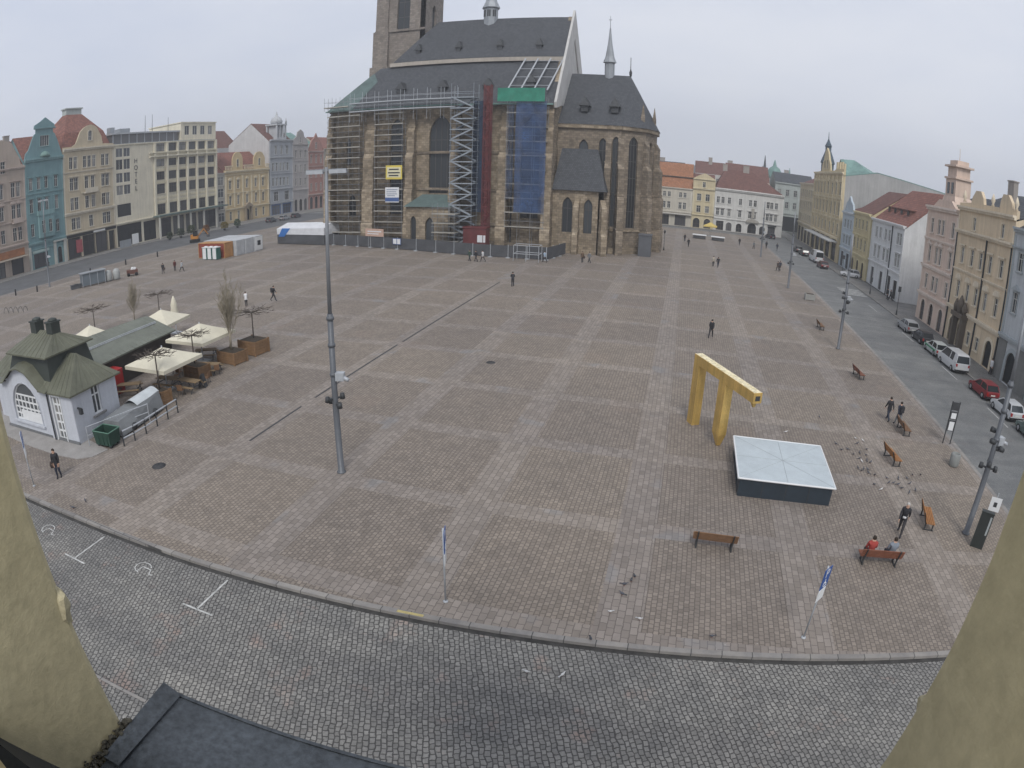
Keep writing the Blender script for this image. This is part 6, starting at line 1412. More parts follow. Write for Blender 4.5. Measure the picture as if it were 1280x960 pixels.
# side outlines along y (front is +y): lower body (y, z) and cabin; sections are lofted with tumblehome
SH = {
 'hatch': dict(L=4.0, W=1.72, low=[(-2.0, .35, .80), (-1.95, .28, .90), (-1.3, .22, .93), (.6, .22, .93), (1.0, .22, .90), (1.75, .26, .76), (2.0, .36, .62)], cab=[(-1.88, .90), (-1.55, 1.42), (-1.0, 1.48), (.05, 1.46), (.95, .93)], ax=(-1.22, 1.28)),
 'estate': dict(L=4.55, W=1.78, low=[(-2.27, .38, .86), (-2.2, .28, .93), (-1.4, .22, .95), (.7, .22, .94), (1.1, .22, .92), (2.0, .27, .80), (2.27, .38, .62)], cab=[(-2.1, .93), (-1.85, 1.42), (-1.2, 1.5), (.1, 1.47), (1.1, .94)], ax=(-1.35, 1.38)),
 'van': dict(L=4.9, W=1.95, low=[(-2.45, .40, 1.0), (-2.42, .28, 1.1), (-1.4, .24, 1.12), (1.0, .24, 1.12), (1.6, .24, 1.08), (2.25, .28, .95), (2.45, .42, .7)], cab=[(-2.38, 1.1), (-2.28, 1.86), (-2.0, 1.96), (.75, 1.95), (1.75, 1.08)], ax=(-1.5, 1.5)),
 'box': dict(L=5.9, W=2.1, low=[(-2.95, .45, 1.2), (-2.93, .32, 1.3), (-1.4, .26, 1.3), (1.4, .26, 1.3), (2.0, .26, 1.2), (2.75, .3, 1.05), (2.95, .45, .75)], cab=[(-2.92, 1.3), (-2.88, 2.45), (-2.6, 2.6), (1.0, 2.58), (2.1, 1.2)], ax=(-1.8, 1.85)),
}
def car(kind, x, y, rz, paint, label, z=-.11, side_glass=True, stripe=None):
    S = SH[kind]; W2 = S['W']/2
    o = thing('parked_car' if kind in ('hatch', 'estate') else 'parked_van', label, 'car' if kind in ('hatch', 'estate') else 'van', (x, y, z), rz, 'vehicles parked along the side street')
    mb = MB(); vs = []
    for (yy, zb, zt) in S['low']:
        e = .90 if abs(yy) > S['L']/2-.08 else 1.
        zm = zb+(zt-zb)*.55
        vs += [(-W2*.93*e, yy, zb), (-W2*e, yy, zm), (-W2*.95*e, yy, zt), (W2*.95*e, yy, zt), (W2*e, yy, zm), (W2*.93*e, yy, zb)]
    n = len(S['low']); fs = []
    for i in range(n-1):
        for k in range(6): fs.append((i*6+k, i*6+(k+1) % 6, (i+1)*6+(k+1) % 6, (i+1)*6+k))
    fs += [tuple(range(6)), tuple((n-1)*6+k for k in range(5, -1, -1))]
    mb.add(vs, fs, 0, False)
    # roof and pillars
    c = S['cab']; wr = W2*.76; wb = W2*.93
    def wz(z_): 
        z0 = c[0][1]; z1 = max(q[1] for q in c); f = max(0, min(1, (z_-z0)/(z1-z0))); return wb+(wr-wb)*f
    th = .05
    for i in (1, 2):
        (ya, za), (yb, zb_) = c[i], c[i+1]
        mb.add([(-wz(za), ya, za), (wz(za), ya, za), (wz(zb_), yb, zb_), (-wz(zb_), yb, zb_), (-wz(za), ya, za-th), (wz(za), ya, za-th), (wz(zb_), yb, zb_-th), (-wz(zb_), yb, zb_-th)], [(0,1,2,3),(4,7,6,5),(0,4,5,1),(1,5,6,2),(2,6,7,3),(3,7,4,0)])
    for s in (-1, 1):
        for (a, b) in ((c[0], c[1]), (c[4], c[3])): mb.tube((s*wz(a[1])*.985, a[0], a[1]-.02), (s*wz(b[1])*.985, b[0], b[1]-.02), .05, .045, 4)
        ym = (c[2][0]+c[3][0])/2; mb.tube((s*wb*.99, ym, c[0][1]-.03), (s*wr*.99, ym-.05, c[2][1]-.03), .045, None, 4)
        if kind in ('van', 'box'):
            mb.add([(s*wb*.995, c[0][0]+.05, c[0][1]), (s*wb*.995, ym-(.9 if kind == 'van' else -.1), c[0][1]), (s*wr*.995, ym-(.9 if kind == 'van' else -.1), c[2][1]-.05), (s*wr*.995, c[1][0]+.05, c[2][1]-.06)], [(0, 1, 2, 3)])
    mb.build('body', paint, o)
    g = MB(); pts = [(yy, zz-.03) for yy, zz in c]
    vs = [(-wz(zz)*.97, yy*.985, zz) for yy, zz in pts]+[(wz(zz)*.97, yy*.985, zz) for yy, zz in pts]
    g.add(vs, [(0, 1, 2, 3, 4), (9, 8, 7, 6, 5)]+[(i, 5+i, 6+i, i+1) for i in range(4)]); g.build('glazing', M_cgl, o)
    for yy in S['ax']:
        for s in (-1, 1):
            w_ = MB(); w_.lathe([(.30, -.10), (.325, -.07), (.325, .07), (.30, .10)], 14); w_.xform(Matrix.Translation((s*(W2-.09), yy, .325)) @ Matrix.Rotation(PI/2, 4, 'Y')); wo = w_.build('wheel', M_tyre, o)
            r_ = MB(); r_.lathe([(.20, -.012), (.17, .012), (.05, .02)], 10); r_.xform(Matrix.Translation((s*(W2+.015), yy, .325)) @ Matrix.Rotation(s*PI/2, 4, 'Y')); r_.build('rim', M_rim, wo)
    f = S['L']/2
    zl = S['low'][-2][2]-.09; zt_ = S['low'][1][2]-.12
    for s in (-1, 1):
        q = MB(); q.box(s*W2*.62-.17, s*W2*.62+.17, f-.13, f-.015, zl-.12, zl); q.build('headlight', M_head, o)
        q = MB(); q.box(s*W2*.78-.1, s*W2*.78+.1, -f-.015, -f+.1, zt_-.22, zt_+.06); q.build('tail_light', M_tail, o)
        q = MB(); q.obox((s*(W2+.07), c[4][0]-.28, c[4][1]+.06), (.16, .1, .12)); q.build('mirror', paint, o)
    q = MB(); q.box(-.26, .26, -f-.02, -f+.05, .55, .66); q.box(-.26, .26, f-.05, f+.02, .42, .53); q.build('number_plate', M_plate, o)
    q = MB(); q.box(-W2*.9, W2*.9, -f-.03, -f+.15, .30, .46); q.box(-W2*.86, W2*.86, f-.16, f+.03, .28, .42); q.build('bumper', M_tyre, o)
    if stripe:
        q = MB()
        for s in (-1, 1): q.box(s*(W2+.004)-.004, s*(W2+.004)+.004, -f*.8, f*.78, .62, .80)
        q.build('stripe', stripe, o)
    return o
car('estate', 30.35, 76.0, .0, carpaint('silver', (.33, .34, .35)), 'silver estate car first in the row of parked cars, farthest from the van')
car('hatch', 30.45, 70.6, .0, carpaint('black', (.022, .024, .03)), 'black car parked between the silver estate and the white and green car')
car('hatch', 30.3, 65.6, .02, carpaint('white_green', (.50, .53, .52)), 'white car with a green stripe parked just ahead of the white van', stripe=mat('green_stripe', (.03, .22, .10), .4))
car('van', 30.45, 60.6, .03, carpaint('van_white', (.60, .61, .62)), 'white passenger van parked in front of the ochre house')
car('hatch', 30.35, 52.2, .05, carpaint('red', (.22, .025, .03)), 'dark red hatchback parked alone beyond a gap behind the van')
car('hatch', 30.5, 47.2, .05, carpaint('white2', (.58, .59, .60)), 'white hatchback parked behind the dark red one')
car('hatch', 30.7, 42.2, .05, carpaint('grey_green', (.12, .16, .15)), 'grey green car last in the row at the edge of the view')
car('box', 30.2, 137.0, .05, carpaint('van_white2', (.62, .63, .64)), 'white delivery van parked far up the side street')
car('hatch', 29.6, 127.4, .05, carpaint('maroon', (.10, .03, .035)), 'small maroon car parked behind the far delivery van')
car('estate', 29.2, 146.5, .05, carpaint('slate', (.05, .055, .06)), 'dark car parked just beyond the far delivery van')
car('hatch', 28.9, 153, .05, carpaint('slate2', (.07, .07, .075)), 'second dark car beyond the far delivery van')
car('hatch', 33.4, 118.6, PI/2-.2, carpaint('white3', (.58, .59, .6)), 'white car standing on the pavement before the pale blue house', z=.01)
car('hatch', 25.6, 181, .3, carpaint('night', (.03, .035, .05)), 'dark car turning out of the side street at the far end')

# ------------------------------------------------------------------ people
SKN, CO, TR, SH_, HR = range(5)
def person_mesh(pose):
    """one continuous body grown over a skeleton; material zones by bone; faces +y"""
    V, E, R, T = [], [], [], []
    def add(p, r, par=None, t=CO):
        V.append(Vector(p)); R.append(r); T.append(t); i = len(V)-1
        if par is not None: E.append((par, i))
        return i
    sit = pose == 'sit'
    hz = .50 if sit else .95; dz = hz-.95
    lean = {'walk': .05, 'walk2': .06, 'stand': .0, 'sit': .02, 'bend': .28}[pose]
    pel = add((0, 0, hz), .135, None, TR)
    wa = add((0, lean*.25, hz+.16), .125, pel, CO); ch = add((0, lean*.7, hz+.36), .155, wa, CO); nb = add((0, lean, hz+.52), .085, ch, CO)
    nk = add((0, lean*1.1+.005, hz+.58), .055, nb, SKN); hd = add((0, lean*1.2+.02, hz+.68), .088, nk, SKN); add((0, lean*1.25+.02, hz+.78), .075, hd, SKN)
    add((0, lean*1.2+.115, hz+.665), .018, hd, SKN)                   # nose
    sw = {'walk': .30, 'walk2': -.34, 'stand': .03, 'sit': 0, 'bend': .1}[pose]
    for s in (-1, 1):
        k = sw*s
        if sit:
            hp = add((s*.1, .03, hz-.02), .095, pel, TR); kn = add((s*.13, .44, hz), .065, hp, TR); an = add((s*.13, .46, .10), .043, kn, TR); to = add((s*.14, .58, .045), .04, an, SH_); add((s*.145, .66, .035), .032, to, SH_)
        else:
            hp = add((s*.095, .0, hz-.06), .098, pel, TR); kn = add((s*.10, k*.55+.04, .50), .066, hp, TR)
            an = add((s*.10, k*1.0-(.10 if k < 0 else 0), .095+(.06 if k < -.1 else 0)), .043, kn, TR)
            to = add((s*.105, k*1.0+.10-(.1 if k < 0 else 0), .045), .042, an, SH_); add((s*.11, k*1.0+.19-(.1 if k < 0 else 0), .035), .032, to, SH_)
        sh = add((s*.185, lean*.9, hz+.47), .068, nb, CO)
        q = -k
        if sit: el = add((s*.25, .08, hz+.22), .05, sh, CO); wr = add((s*.17, .30, hz+.10), .035, el, CO); hd_ = Vector((-.25*s, .9, -.1))
        elif pose == 'bend': el = add((s*.23, lean+.12, hz+.22), .05, sh, CO); wr = add((s*.18, lean+.38, hz+.14), .035, el, CO); hd_ = Vector((0, 1, -.1))
        else: el = add((s*.235, q*.4+lean*.6, hz+.20), .05, sh, CO); wr = add((s*.235, q*.85+.06, hz-.02), .035, el, CO); hd_ = Vector((0, .25, -1))
        hd_.normalize(); side = Vector((1, 0, 0)).cross(hd_).normalized() if abs(hd_.x) < .9 else Vector((0, 0, 1))
        pm = add(V[wr]+hd_*.07, .032, wr, SKN)
        for f, (off, ln) in enumerate(((-.03, .062), (-.01, .072), (.01, .068), (.03, .052))):
            a = add(V[pm]+hd_*.045+side*off, .011, pm, SKN); add(V[a]+(hd_*.8+Vector((-s*.5, 0, 0))).normalized()*ln, .009, a, SKN)
        th = add(V[wr]+hd_*.05+side*.04, .012, pm, SKN); add(V[th]+(hd_+side*.6).normalized()*.05, .010, th, SKN)
    me = bpy.data.meshes.new('person_rig'); me.from_pydata([tuple(v) for v in V], E, [])
    o = bpy.data.objects.new('person_rig', me); COL.objects.link(o)
    m = o.modifiers.new('skin', 'SKIN')
    for i, r in enumerate(R): rr_ = r*(1.28 if r > .04 else 1.12); me.skin_vertices[0].data[i].radius = (rr_, rr_)
    me.skin_vertices[0].data[pel].use_root = True
    m.use_smooth_shade = True
    o.modifiers.new('sub', 'SUBSURF').levels = 1
    dg = bpy.context.evaluated_depsgraph_get(); dg.update()
    out = bpy.data.meshes.new_from_object(o.evaluated_get(dg))
    bpy.data.objects.remove(o)
    out.materials.clear()
    segs = [(V[a], V[b], T[b]) for a, b in E]
    for p in out.polygons:
        c = p.center; best = 9; bt = CO
        for a, b, t in segs:
            d = b-a; u = max(0, min(1, (c-a).dot(d)/max(1e-9, d.length_squared))); L = (a+d*u-c).length
            if L < best: best = L; bt = t
        if c.z > hz-.12 and bt == TR and not sit: bt = CO       # coat hem
        p.material_index = bt; p.use_smooth = True
    hair = MB(); hc = V[hd]+Vector((0, -.012, .045))
    b = bmesh.new(); bmesh.ops.create_uvsphere(b, u_segments=10, v_segments=7, radius=.108)
    for v in b.verts:
        v.co.y *= 1.08
        if v.co.y > .02 and v.co.z < .03: v.co *= .82
    hair.add([tuple(v.co+hc) for v in b.verts], [tuple(q.index for q in f.verts) for f in b.faces], 0, True); b.free()
    return out, hair
_PM = {}
M_skin = mat('skin', (.46, .29, .21), .6, .05, 5.)
def cloth(c): return mat('cloth_%.2f_%.2f_%.2f' % c, c, .85, .12, 4., .08)
def person(x, y, rz, pose, label, coat, trou, hair=(.03, .022, .016), sc=1., extra=None, z=0.):
    if pose not in _PM: _PM[pose] = person_mesh(pose)
    src, hm = _PM[pose]
    me = src.copy()
    for m in (M_skin, cloth(coat), cloth(trou), cloth((.025, .025, .028)), cloth(hair)): me.materials.append(m)
    o = thing('person', label, 'person', (x, y, z), rz, 'people on the square'); o.scale = (sc, sc, sc)
    link('body', me, o); hm.build('hair', cloth(hair), o)
    if extra: extra(o)
    return o
def bag(o):
    mb = MB(); mb.lathe([(.0, .62), (.12, .65), (.15, .85), (.1, 1.0), (.0, 1.02)], 8, (.30, -.02, 0)); mb.build('handbag', cloth((.05, .035, .03)), o)
def pack(o):
    mb = MB(); mb.obox((0, -.21, 1.28), (.3, .18, .44)); mb.build('backpack', cloth((.03, .03, .035)), o)
def hem(o):
    mb = MB(); mb.lathe([(.152, .93), (.165, .97), (.16, 1.05)], 12); mb.build('jumper_hem', cloth((.62, .62, .62)), o)
DK, DK2, NV, GY = (.03, .03, .034), (.045, .043, .045), (.03, .036, .055), (.16, .17, .18)
person(-30.3, 17.15, -2.5, 'stand', 'person in a long dark coat standing near the kiosk and the parking sign', DK, NV, extra=bag)
person(3.65, 59.2, -.3, 'walk', 'lone person in dark clothes walking across the square beyond the golden arch', DK, DK2)
person(12.67, 26.0, 2.7, 'walk2', 'person walking in a black jacket over a white jumper hem beside an orange bench', DK, DK2, hair=(.45, .43, .4), extra=hem)
person(16.6, 41.9, .2, 'walk', 'person of the couple by the kerb, slim in black', DK, NV)
person(17.2, 41.1, .15, 'walk2', 'person of the couple by the kerb, wearing a dark backpack and pale trousers', NV, GY, extra=pack)
person(10.25, 23.35, 0, 'sit', 'person in a red jacket sitting on the reddish bench', (.33, .055, .045), DK2)
person(11.35, 23.35, .1, 'sit', 'person in a grey blue jacket sitting on the reddish bench', (.20, .225, .26), NV)
person(-44.0, 58.4, -1.2, 'walk', 'dark clothed person walking beyond the tall bare tree', DK, DK2, extra=pack)
person(-45.6, 55.2, .8, 'bend', 'person in a white top leaning forward beyond the tall bare tree', (.6, .6, .6), DK2, sc=.92)
person(-77.4, 72.0, .6, 'walk', 'person in dark clothes carrying a bag near the tram street, apart from the pair', DK, DK2, extra=bag)
person(-77.0, 74.5, 1.0, 'stand', 'person in a dark red jacket near the tram street', (.10, .03, .03), DK2)
person(-74.8, 74.0, -1.4, 'walk2', 'person in a pale top and black trousers near the tram street', (.38, .4, .42), DK)
person(-20.0, 74.6, .3, 'bend', 'hunched person in dark clothes alone in the middle of the square', DK, DK2)
person(-30.5, 91.8, 1.3, 'walk', 'person in black before the red hoist, first of three', DK, DK2)
person(-29.5, 92.1, 1.3, 'walk2', 'person in a pale jacket before the red hoist, among three', (.5, .5, .5), DK2)
person(-31.6, 92.0, 1.0, 'walk', 'person in dark green before the red hoist, among three', (.04, .07, .05), DK2)
person(-15.2, 98.5, .5, 'stand', 'person in a brown coat standing before the side chapel', (.12, .08, .05), DK2, extra=bag)
person(-14.1, 98.7, .9, 'walk', 'person in a grey coat walking before the side chapel', GY, DK2)
person(-20.6, 95.6, .9, 'walk2', 'person in light blue beside the white tube cage', (.28, .36, .45), DK)
person(6.7, 108.0, .2, 'walk', 'person in dark clothes walking beyond the end of the church', DK, NV)
person(5.9, 108.6, .2, 'stand', 'person in beige just behind the dark walker beyond the church', (.4, .36, .3), DK2)
person(17.8, 112.2, .3, 'walk2', 'person in dark brown beside the far lamp masts', (.06, .045, .04), DK2, extra=bag)
person(18.4, 113.4, .3, 'walk', 'person in navy a step behind the one in dark brown', NV, DK2)
person(1.7, 134.5, .2, 'walk', 'dark figure far off, towards the yellow gabled house', DK, DK2)
person(.9, 144.4, .2, 'stand', 'dark figure far off beside the church corner lamp', DK2, NV)
person(13.9, 149.0, .2, 'walk', 'far figure in dark clothes before the arched gateway', DK, DK2)
person(16.9, 145.0, .2, 'walk2', 'far figure in grey before the white house', GY, DK2)
person(20.5, 150.0, .2, 'stand', 'far figure in black close to the side street crossing', DK, DK)
person(22.8, 147.6, .2, 'walk', 'far figure stepping onto the side street', NV, DK2)
person(34.6, 98.0, 1.4, 'stand', 'person in black waiting at the doorway of the white house', DK, DK, z=.0)
person(34.9, 97.2, 1.6, 'walk', 'person in dark grey passing the doorway of the white house', DK2, DK, z=.0)
person(35.0, 59.6, -1.4, 'stand', 'person in a white jacket standing at the grey arch near the ochre house', (.6, .6, .6), DK2, z=.0)

# ------------------------------------------------------------------ pigeons
def pigeon_mesh():
    b = MB()
    ring = [(-.155, .10, .004), (-.10, .115, .03), (-.03, .125, .062), (.04, .135, .068), (.10, .16, .05), (.13, .20, .033), (.155, .235, .03), (.185, .235, .022), (.205, .225, .004)]
    n = 8; vs = []
    for y, z, r in ring:
        for i in range(n): a = 2*PI*i/n; vs.append((r*math.cos(a)*(.95), y, z+r*math.sin(a)))
    fs = [(k*n+i, k*n+(i+1) % n, (k+1)*n+(i+1) % n, (k+1)*n+i) for k in range(len(ring)-1) for i in range(n)]
    b.add(vs, fs, 0, True)
    b.add([(-.035, -.13, .11), (.035, -.13, .11), (.05, -.25, .085), (-.05, -.25, .085), (0, -.13, .125), (0, -.25, .095)], [(0, 1, 4), (0, 4, 5, 3), (1, 2, 5, 4), (2, 3, 5), (0, 3, 2, 1)], 1)
    b.add([(-.012, .2, .232), (.012, .2, .232), (0, .232, .222), (0, .2, .215)], [(0, 1, 2), (1, 3, 2), (0, 2, 3)], 1)
    for s in (-1, 1): b.tube((s*.02, .01, .08), (s*.022, .02, 0), .007, .006, 4, 2); b.tube((s*.022, .0, .004), (s*.025, .05, .004), .007, .004, 3, 2)
    return b.mesh('pigeon', [mat('pigeon_grey', (.085, .09, .105), .7, .3, 9.), mat('pigeon_dark', (.035, .036, .042), .7), mat('pigeon_leg', (.25, .09, .07), .7)])
pm = pigeon_mesh(); pw = pm.copy(); pw.materials[0] = mat('pigeon_white', (.58, .58, .57), .7, .12, 9.); pw.materials[1] = mat('pigeon_pale', (.4, .4, .4), .7)
PG = [(11.25,36.34),(11.43,35.51),(11.90,35.68),(12.84,36.80),(12.14,35.01),(12.66,35.34),(13.31,36.02),(12.41,34.48),(13.04,35.12),(12.89,34.29),(13.09,34.10),(11.99,33.08),(12.13,32.78),(12.34,33.04),(12.61,33.02),(12.54,32.54),(12.93,32.40),(12.55,31.12),(13.65,32.14),(13.62,31.54),(13.90,31.54),(14.45,32.21),(14.18,31.41),(14.28,30.97),(15.09,32.33),(15.08,31.69),(14.67,30.53),(15.67,32.92),(16.29,33.03),(15.19,30.87),(10.95,40.85),(-.57,19.78),(-.33,20.11),(-.23,20.40),(-.56,19.16),(-1.31,16.37),(-26.41,16.15),(-26.46,15.28),(2.92,17.35)]
PW = [(12.93,37.65),(13.41,37.43),(12.49,34.12),(12.85,30.60),(7.99,37.38),(-.85,18.01),(.23,17.84),(-3.05,14.34),(-1.90,14.50)]
rr = random.Random(21)
for (x, y) in PG:
    zz = -.12 if y < 15.3 and x > -20 and y < 15.0 else .0
    o = link('pigeon', pm, None, (x, y, zz), rr.uniform(0, 6.28)); s = rr.uniform(.66, .8); o.scale = (s, s, s)
    tag(o, 'dark grey pigeon standing on the paving among its flock', 'pigeon', 'dark grey pigeons')
for (x, y) in PW:
    zz = -.118 if y < 15 else .0
    o = link('pigeon', pw, None, (x, y, zz), rr.uniform(0, 6.28)); o.scale = (.66, .66, .66)
    tag(o, 'white pigeon standing out on the dark stones', 'pigeon', 'white pigeons')

# ------------------------------------------------------------------ site containers, tent, street clutter by the tram street
def container(name, label, x0, x1, y0, y1, h_, m, group=None, win=False, cat='container', me_=None):
    o = thing(name, label, cat, ((x0+x1)/2, (y0+y1)/2, 0), 0, group); a, b = (x1-x0)/2, (y1-y0)/2
    mb = MB(); n = int((x1-x0)/.28)
    pts = []
    for s in (-1, 1):
        for i in range(n):
            u0, u1 = -a+2*a*i/n, -a+2*a*(i+1)/n; d_ = .05 if i % 2 else 0
            pts.append((u0, u1, s, d_))
    for u0, u1, s, d_ in pts: mb.box(u0, u1, min(s*(b-.06), s*(b-d_)), max(s*(b-.06), s*(b-d_)), .12, h_-.1)
    mb.box(-a+.02, a-.05, -b+.06, b-.06, .1, h_-.06); mb.build('body', m, o)
    mb = MB(); mb.box(-a, a, -b-.02, b+.02, h_-.1, h_); mb.box(-a, a, -b-.02, b+.02, 0, .12)
    for sx in (-1, 1):
        for sy in (-1, 1): mb.box(sx*(a-.06)-.07, sx*(a-.06)+.07, sy*(b-.04)-.07, sy*(b-.04)+.07, .12, h_-.1)
    mb.build('frame', me_ or m, o)
    if win:
        mb = MB(); mb.box(a-.02, a+.06, -b+.15, b-.15, .2, h_-.15); mb.build('end_panel', M_white, o)
        mb = MB(); mb.box(a+.061, a+.09, -.45, .5, 1.1, 2.0); mb.build('window', M_gl, o)
    else:
        mb = MB(); mb.box(a-.05, a+.03, -b+.1, -.03, .15, h_-.15); mb.box(a-.05, a+.03, .03, b-.1, .15, h_-.15)
        for y_ in (-b*.65, -b*.3, b*.3, b*.65): mb.tube((a+.05, y_, .2), (a+.05, y_, h_-.2), .025, None, 5)
        mb.build('door', me_ or m, o)
    return o
M_cg = mat('container_grey', (.44, .455, .47), .6, .15, .9, .08); M_cr = mat('container_rust', (.27, .065, .04), .65, .25, .9, .1); M_co = mat('container_ochre', (.40, .215, .085), .65, .2, .9, .1)
gC = 'site containers near the hotel'
container('site_container', 'rusty red site container with an ochre door end, nearest of the row', -82.7, -76.0, 86.7, 89.1, 2.75, M_cr, gC, me_=M_co)
container('site_container', 'grey site container next to the rusty red one', -83.6, -75.3, 89.3, 91.7, 2.8, M_cg, gC)
container('site_container', 'grey site container in the middle of the grey ones', -83.6, -75.1, 91.8, 94.2, 2.8, M_cg, gC)
container('site_container', 'grey site container with a white windowed end at the far side of the row', -83.6, -74.9, 94.3, 96.8, 2.85, M_cg, gC, win=True)
for k, lb in enumerate(('white and green toilet cabin, middle one of the three', 'white and green toilet cabin at the outer corner', 'white and green toilet cabin touching the rusty container')):
    x = (-78.1, -79.35, -76.85)[k]
    o = thing('toilet_cabin', lb, 'toilet cabin', (x, 85.3, 0), 0, 'toilet cabins by the containers')
    mb = MB(); mb.box(-.56, .56, -.56, .56, .1, 2.15); mb.build('body', mat('cabin_green', (.03, .12, .10), .6, .1, 2.), o)
    mb = MB(); mb.box(-.42, .42, -.62, -.562, .15, 2.1); mb.box(-.02, .02, -.66, -.62, 1, 1.2); mb.build('door', M_white, o)
    mb = MB(); mb.box(-.62, .62, -.62, .62, 2.16, 2.28); mb.lathe([(.5, 2.28), (.3, 2.4), (.05, 2.44)], 8); mb.build('roof', M_white, o)
o = thing('site_tent', 'white tent with a blue corner panel above dark hoarding near the church tower', 'tent', (-77, 104.6, 0), -.1)
mb = MB(); mb.box(0, 12.2, 0, 6, .1, 1.95); mb.build('hoarding', M_hd, o)
mb = MB(); mb.add([(0, -.1, 1.96), (12.2, -.1, 1.96), (12.2, 6.1, 1.96), (0, 6.1, 1.96), (0, -.1, 3.1), (12.2, -.1, 3.3), (12.2, 6.1, 3.3), (0, 6.1, 3.1), (.3, 3, 4.0), (11.9, 3, 4.2)], [(0,1,5,4),(1,2,6,9,5),(2,3,7,6),(3,0,4,8,7),(4,5,9,8),(6,7,8,9)]); mb.build('tarpaulin', mat('tent_white', (.62, .63, .65), .6, .1, .7, .05, .1), o)
mb = MB(); mb.add([(.4, -.14, 1.5), (2.0, -.14, 1.5), (3.6, -.14, 3.12), (1.4, -.14, 3.12), (1.4, -.1, 3.2), (3.6, -.1, 3.2)], [(0, 1, 2, 3), (3, 2, 5, 4)]); mb.build('blue_panel', mat('tent_blue', (.04, .15, .42), .5, .1, 1.), o)
o = thing('bus_shelter', 'long grey glazed shelter with a pale flat roof by the tram street', 'shelter', (-85.7, 60.6, 0), 1.22)
mb = MB(); mb.box(0, 4.3, 0, .08, .25, 2.1); mb.box(0, .08, 0, 1.4, .25, 2.1); mb.box(4.22, 4.3, 0, 1.4, .25, 2.1); mb.build('wall', mat('shelter_panel', (.13, .155, .175), .35, .15, .8), o)
mb = MB(); mb.box(-.15, 4.45, -.15, 1.6, 2.12, 2.26); mb.build('roof', M_zinc, o)
mb = MB()
for x in (.05, 1.45, 2.85, 4.25): mb.box(x-.04, x+.04, -.03, .0, 0, 2.12)
mb.build('post', M_gal, o); mb = MB(); mb.box(.4, 3.9, .5, .9, .42, .48); mb.build('seat', M_bw3, o)
o = thing('recycling_bin', 'pair of pale rounded recycling bins beside the grey shelter', 'recycling bins', (-84.4, 66.3, 0), 1.2)
for x in (-.75, .75):
    mb = MB(); mb.lathe([(.55, .05), (.68, .3), (.66, 1.3), (.45, 1.72), (.1, 1.85)], 12, (x, 0, 0)); mb.build('bin', mat('bin_pale', (.34, .35, .34), .6, .15, 2.), o)
o = thing('market_cart', 'low reddish brown cart with a white load near the recycling bins', 'cart', (-83.5, 70.2, 0), .9)
mb = MB(); mb.box(-1, 1, -.6, .6, .35, 1.0); mb.build('box', mat('cart_brown', (.13, .06, .045), .8, .2, 1.5), o); q = lump((.2, 0, 1.15), (.5, .35, .3), 5); q.build('load', M_white, o)
for x in (-.7, .7): mb = MB(); mb.tube((x, -.66, .3), (x, -.58, .3), .3, None, 10); mb.tube((x, .58, .3), (x, .66, .3), .3, None, 10); mb.build('wheel', M_tyre, o)
o = thing('stone_block', 'dark low block lying in front of the grey shelter', 'block', (-86.9, 60.0, 0), 1.2); mb = MB(); mb.box(-.9, .9, -.4, .4, 0, .6); mb.box(-.95, .95, -.45, .45, .602, .68); mb.build('block', M_hd, o); mb = MB(); mb.box(-.3, .3, -.3, .3, .68, .75); mb.build('lid', M_metal, o)
# barriers, shrubs and excavator in front of the hotel
o = thing('building_sign', 'white site board and grey barriers in front of the hotel corner', 'site board', (-122.8, 105.2, 0), PI/2)
mb = MB(); mb.box(-1.1, 1.1, -.05, .05, .5, 3.0); mb.build('board', M_white, o); mb = MB(); mb.box(-5.4, -1.5, -.04, .04, .2, 2.0); mb.build('barrier', M_zinc, o); mb = MB()
for x in (-1, 1): mb.tube((x, 0, 0), (x, 0, 2.9), .04)
mb.build('post', M_metal, o)
ex = thing('excavator', 'small orange excavator at work in front of the hotel', 'excavator', (-104.5, 108.5, 0), .5)
M_ex = mat('excavator_orange', (.45, .19, .03), .5, .15, 1.5)
mb = MB(); mb.box(-.9, .9, -.6, .6, .75, 1.4); mb.box(-.9, -.3, -.6, .6, 1.4, 1.75); mb.build('body', M_ex, ex); mb = MB(); mb.box(-.28, .75, -.55, .1, 1.402, 2.6); mb.build('cab', M_cgl, ex)
for s in (-1, 1): mb = MB(); mb.box(-1.1, 1.1, s*.75-.2, s*.75+.2, 0, .6); mb.build('track', M_tyre, ex)
mb = MB(); mb.tube((.8, .35, 1.3), (2.2, .35, 2.9), .14, .12); mb.tube((2.2, .35, 2.9), (3.3, .35, 1.5), .11, .09); mb.build('boom', M_ex, ex); mb = MB(); mb.prism([(3.0, .0), (3.6, .0), (3.6, .7), (3.0, .7)], .9, 1.5); mb.build('bucket', M_metal, ex)
def bush(x, y, r, h_, label, col, seed, name='shrub', group='potted shrubs before the hotel terrace'):
    r_ = random.Random(seed); o = thing(name, label, 'shrub', (x, y, 0), 0, group)
    mb = MB()
    for i in range(420):
        a = r_.uniform(0, 2*PI); u = r_.random()**.5; z = r_.uniform(.25, 1); rad = r*u*math.sqrt(max(.05, 1-((z-.5)/.62)**2))
        c = Vector((rad*math.cos(a), rad*math.sin(a), h_*z)); t = Vector((r_.gauss(0, 1), r_.gauss(0, 1), r_.gauss(0, 1))).normalized()*.16; s_ = t.cross(Vector((r_.gauss(0, 1), r_.gauss(0, 1), r_.gauss(0, 1)))).normalized()*.11
        mb.add([c-t, c+s_, c+t, c-s_], [(0, 1, 2, 3)])
    mb.build('foliage', mat('leaf_'+str(col), col, .8, .35, 1.5, .2), o, fix=False)
    mb = MB(); mb.lathe([(.3, 0), (.38, .45), (.34, .45), (.3, .4)], 8); mb.build('pot', M_metal, o); return o
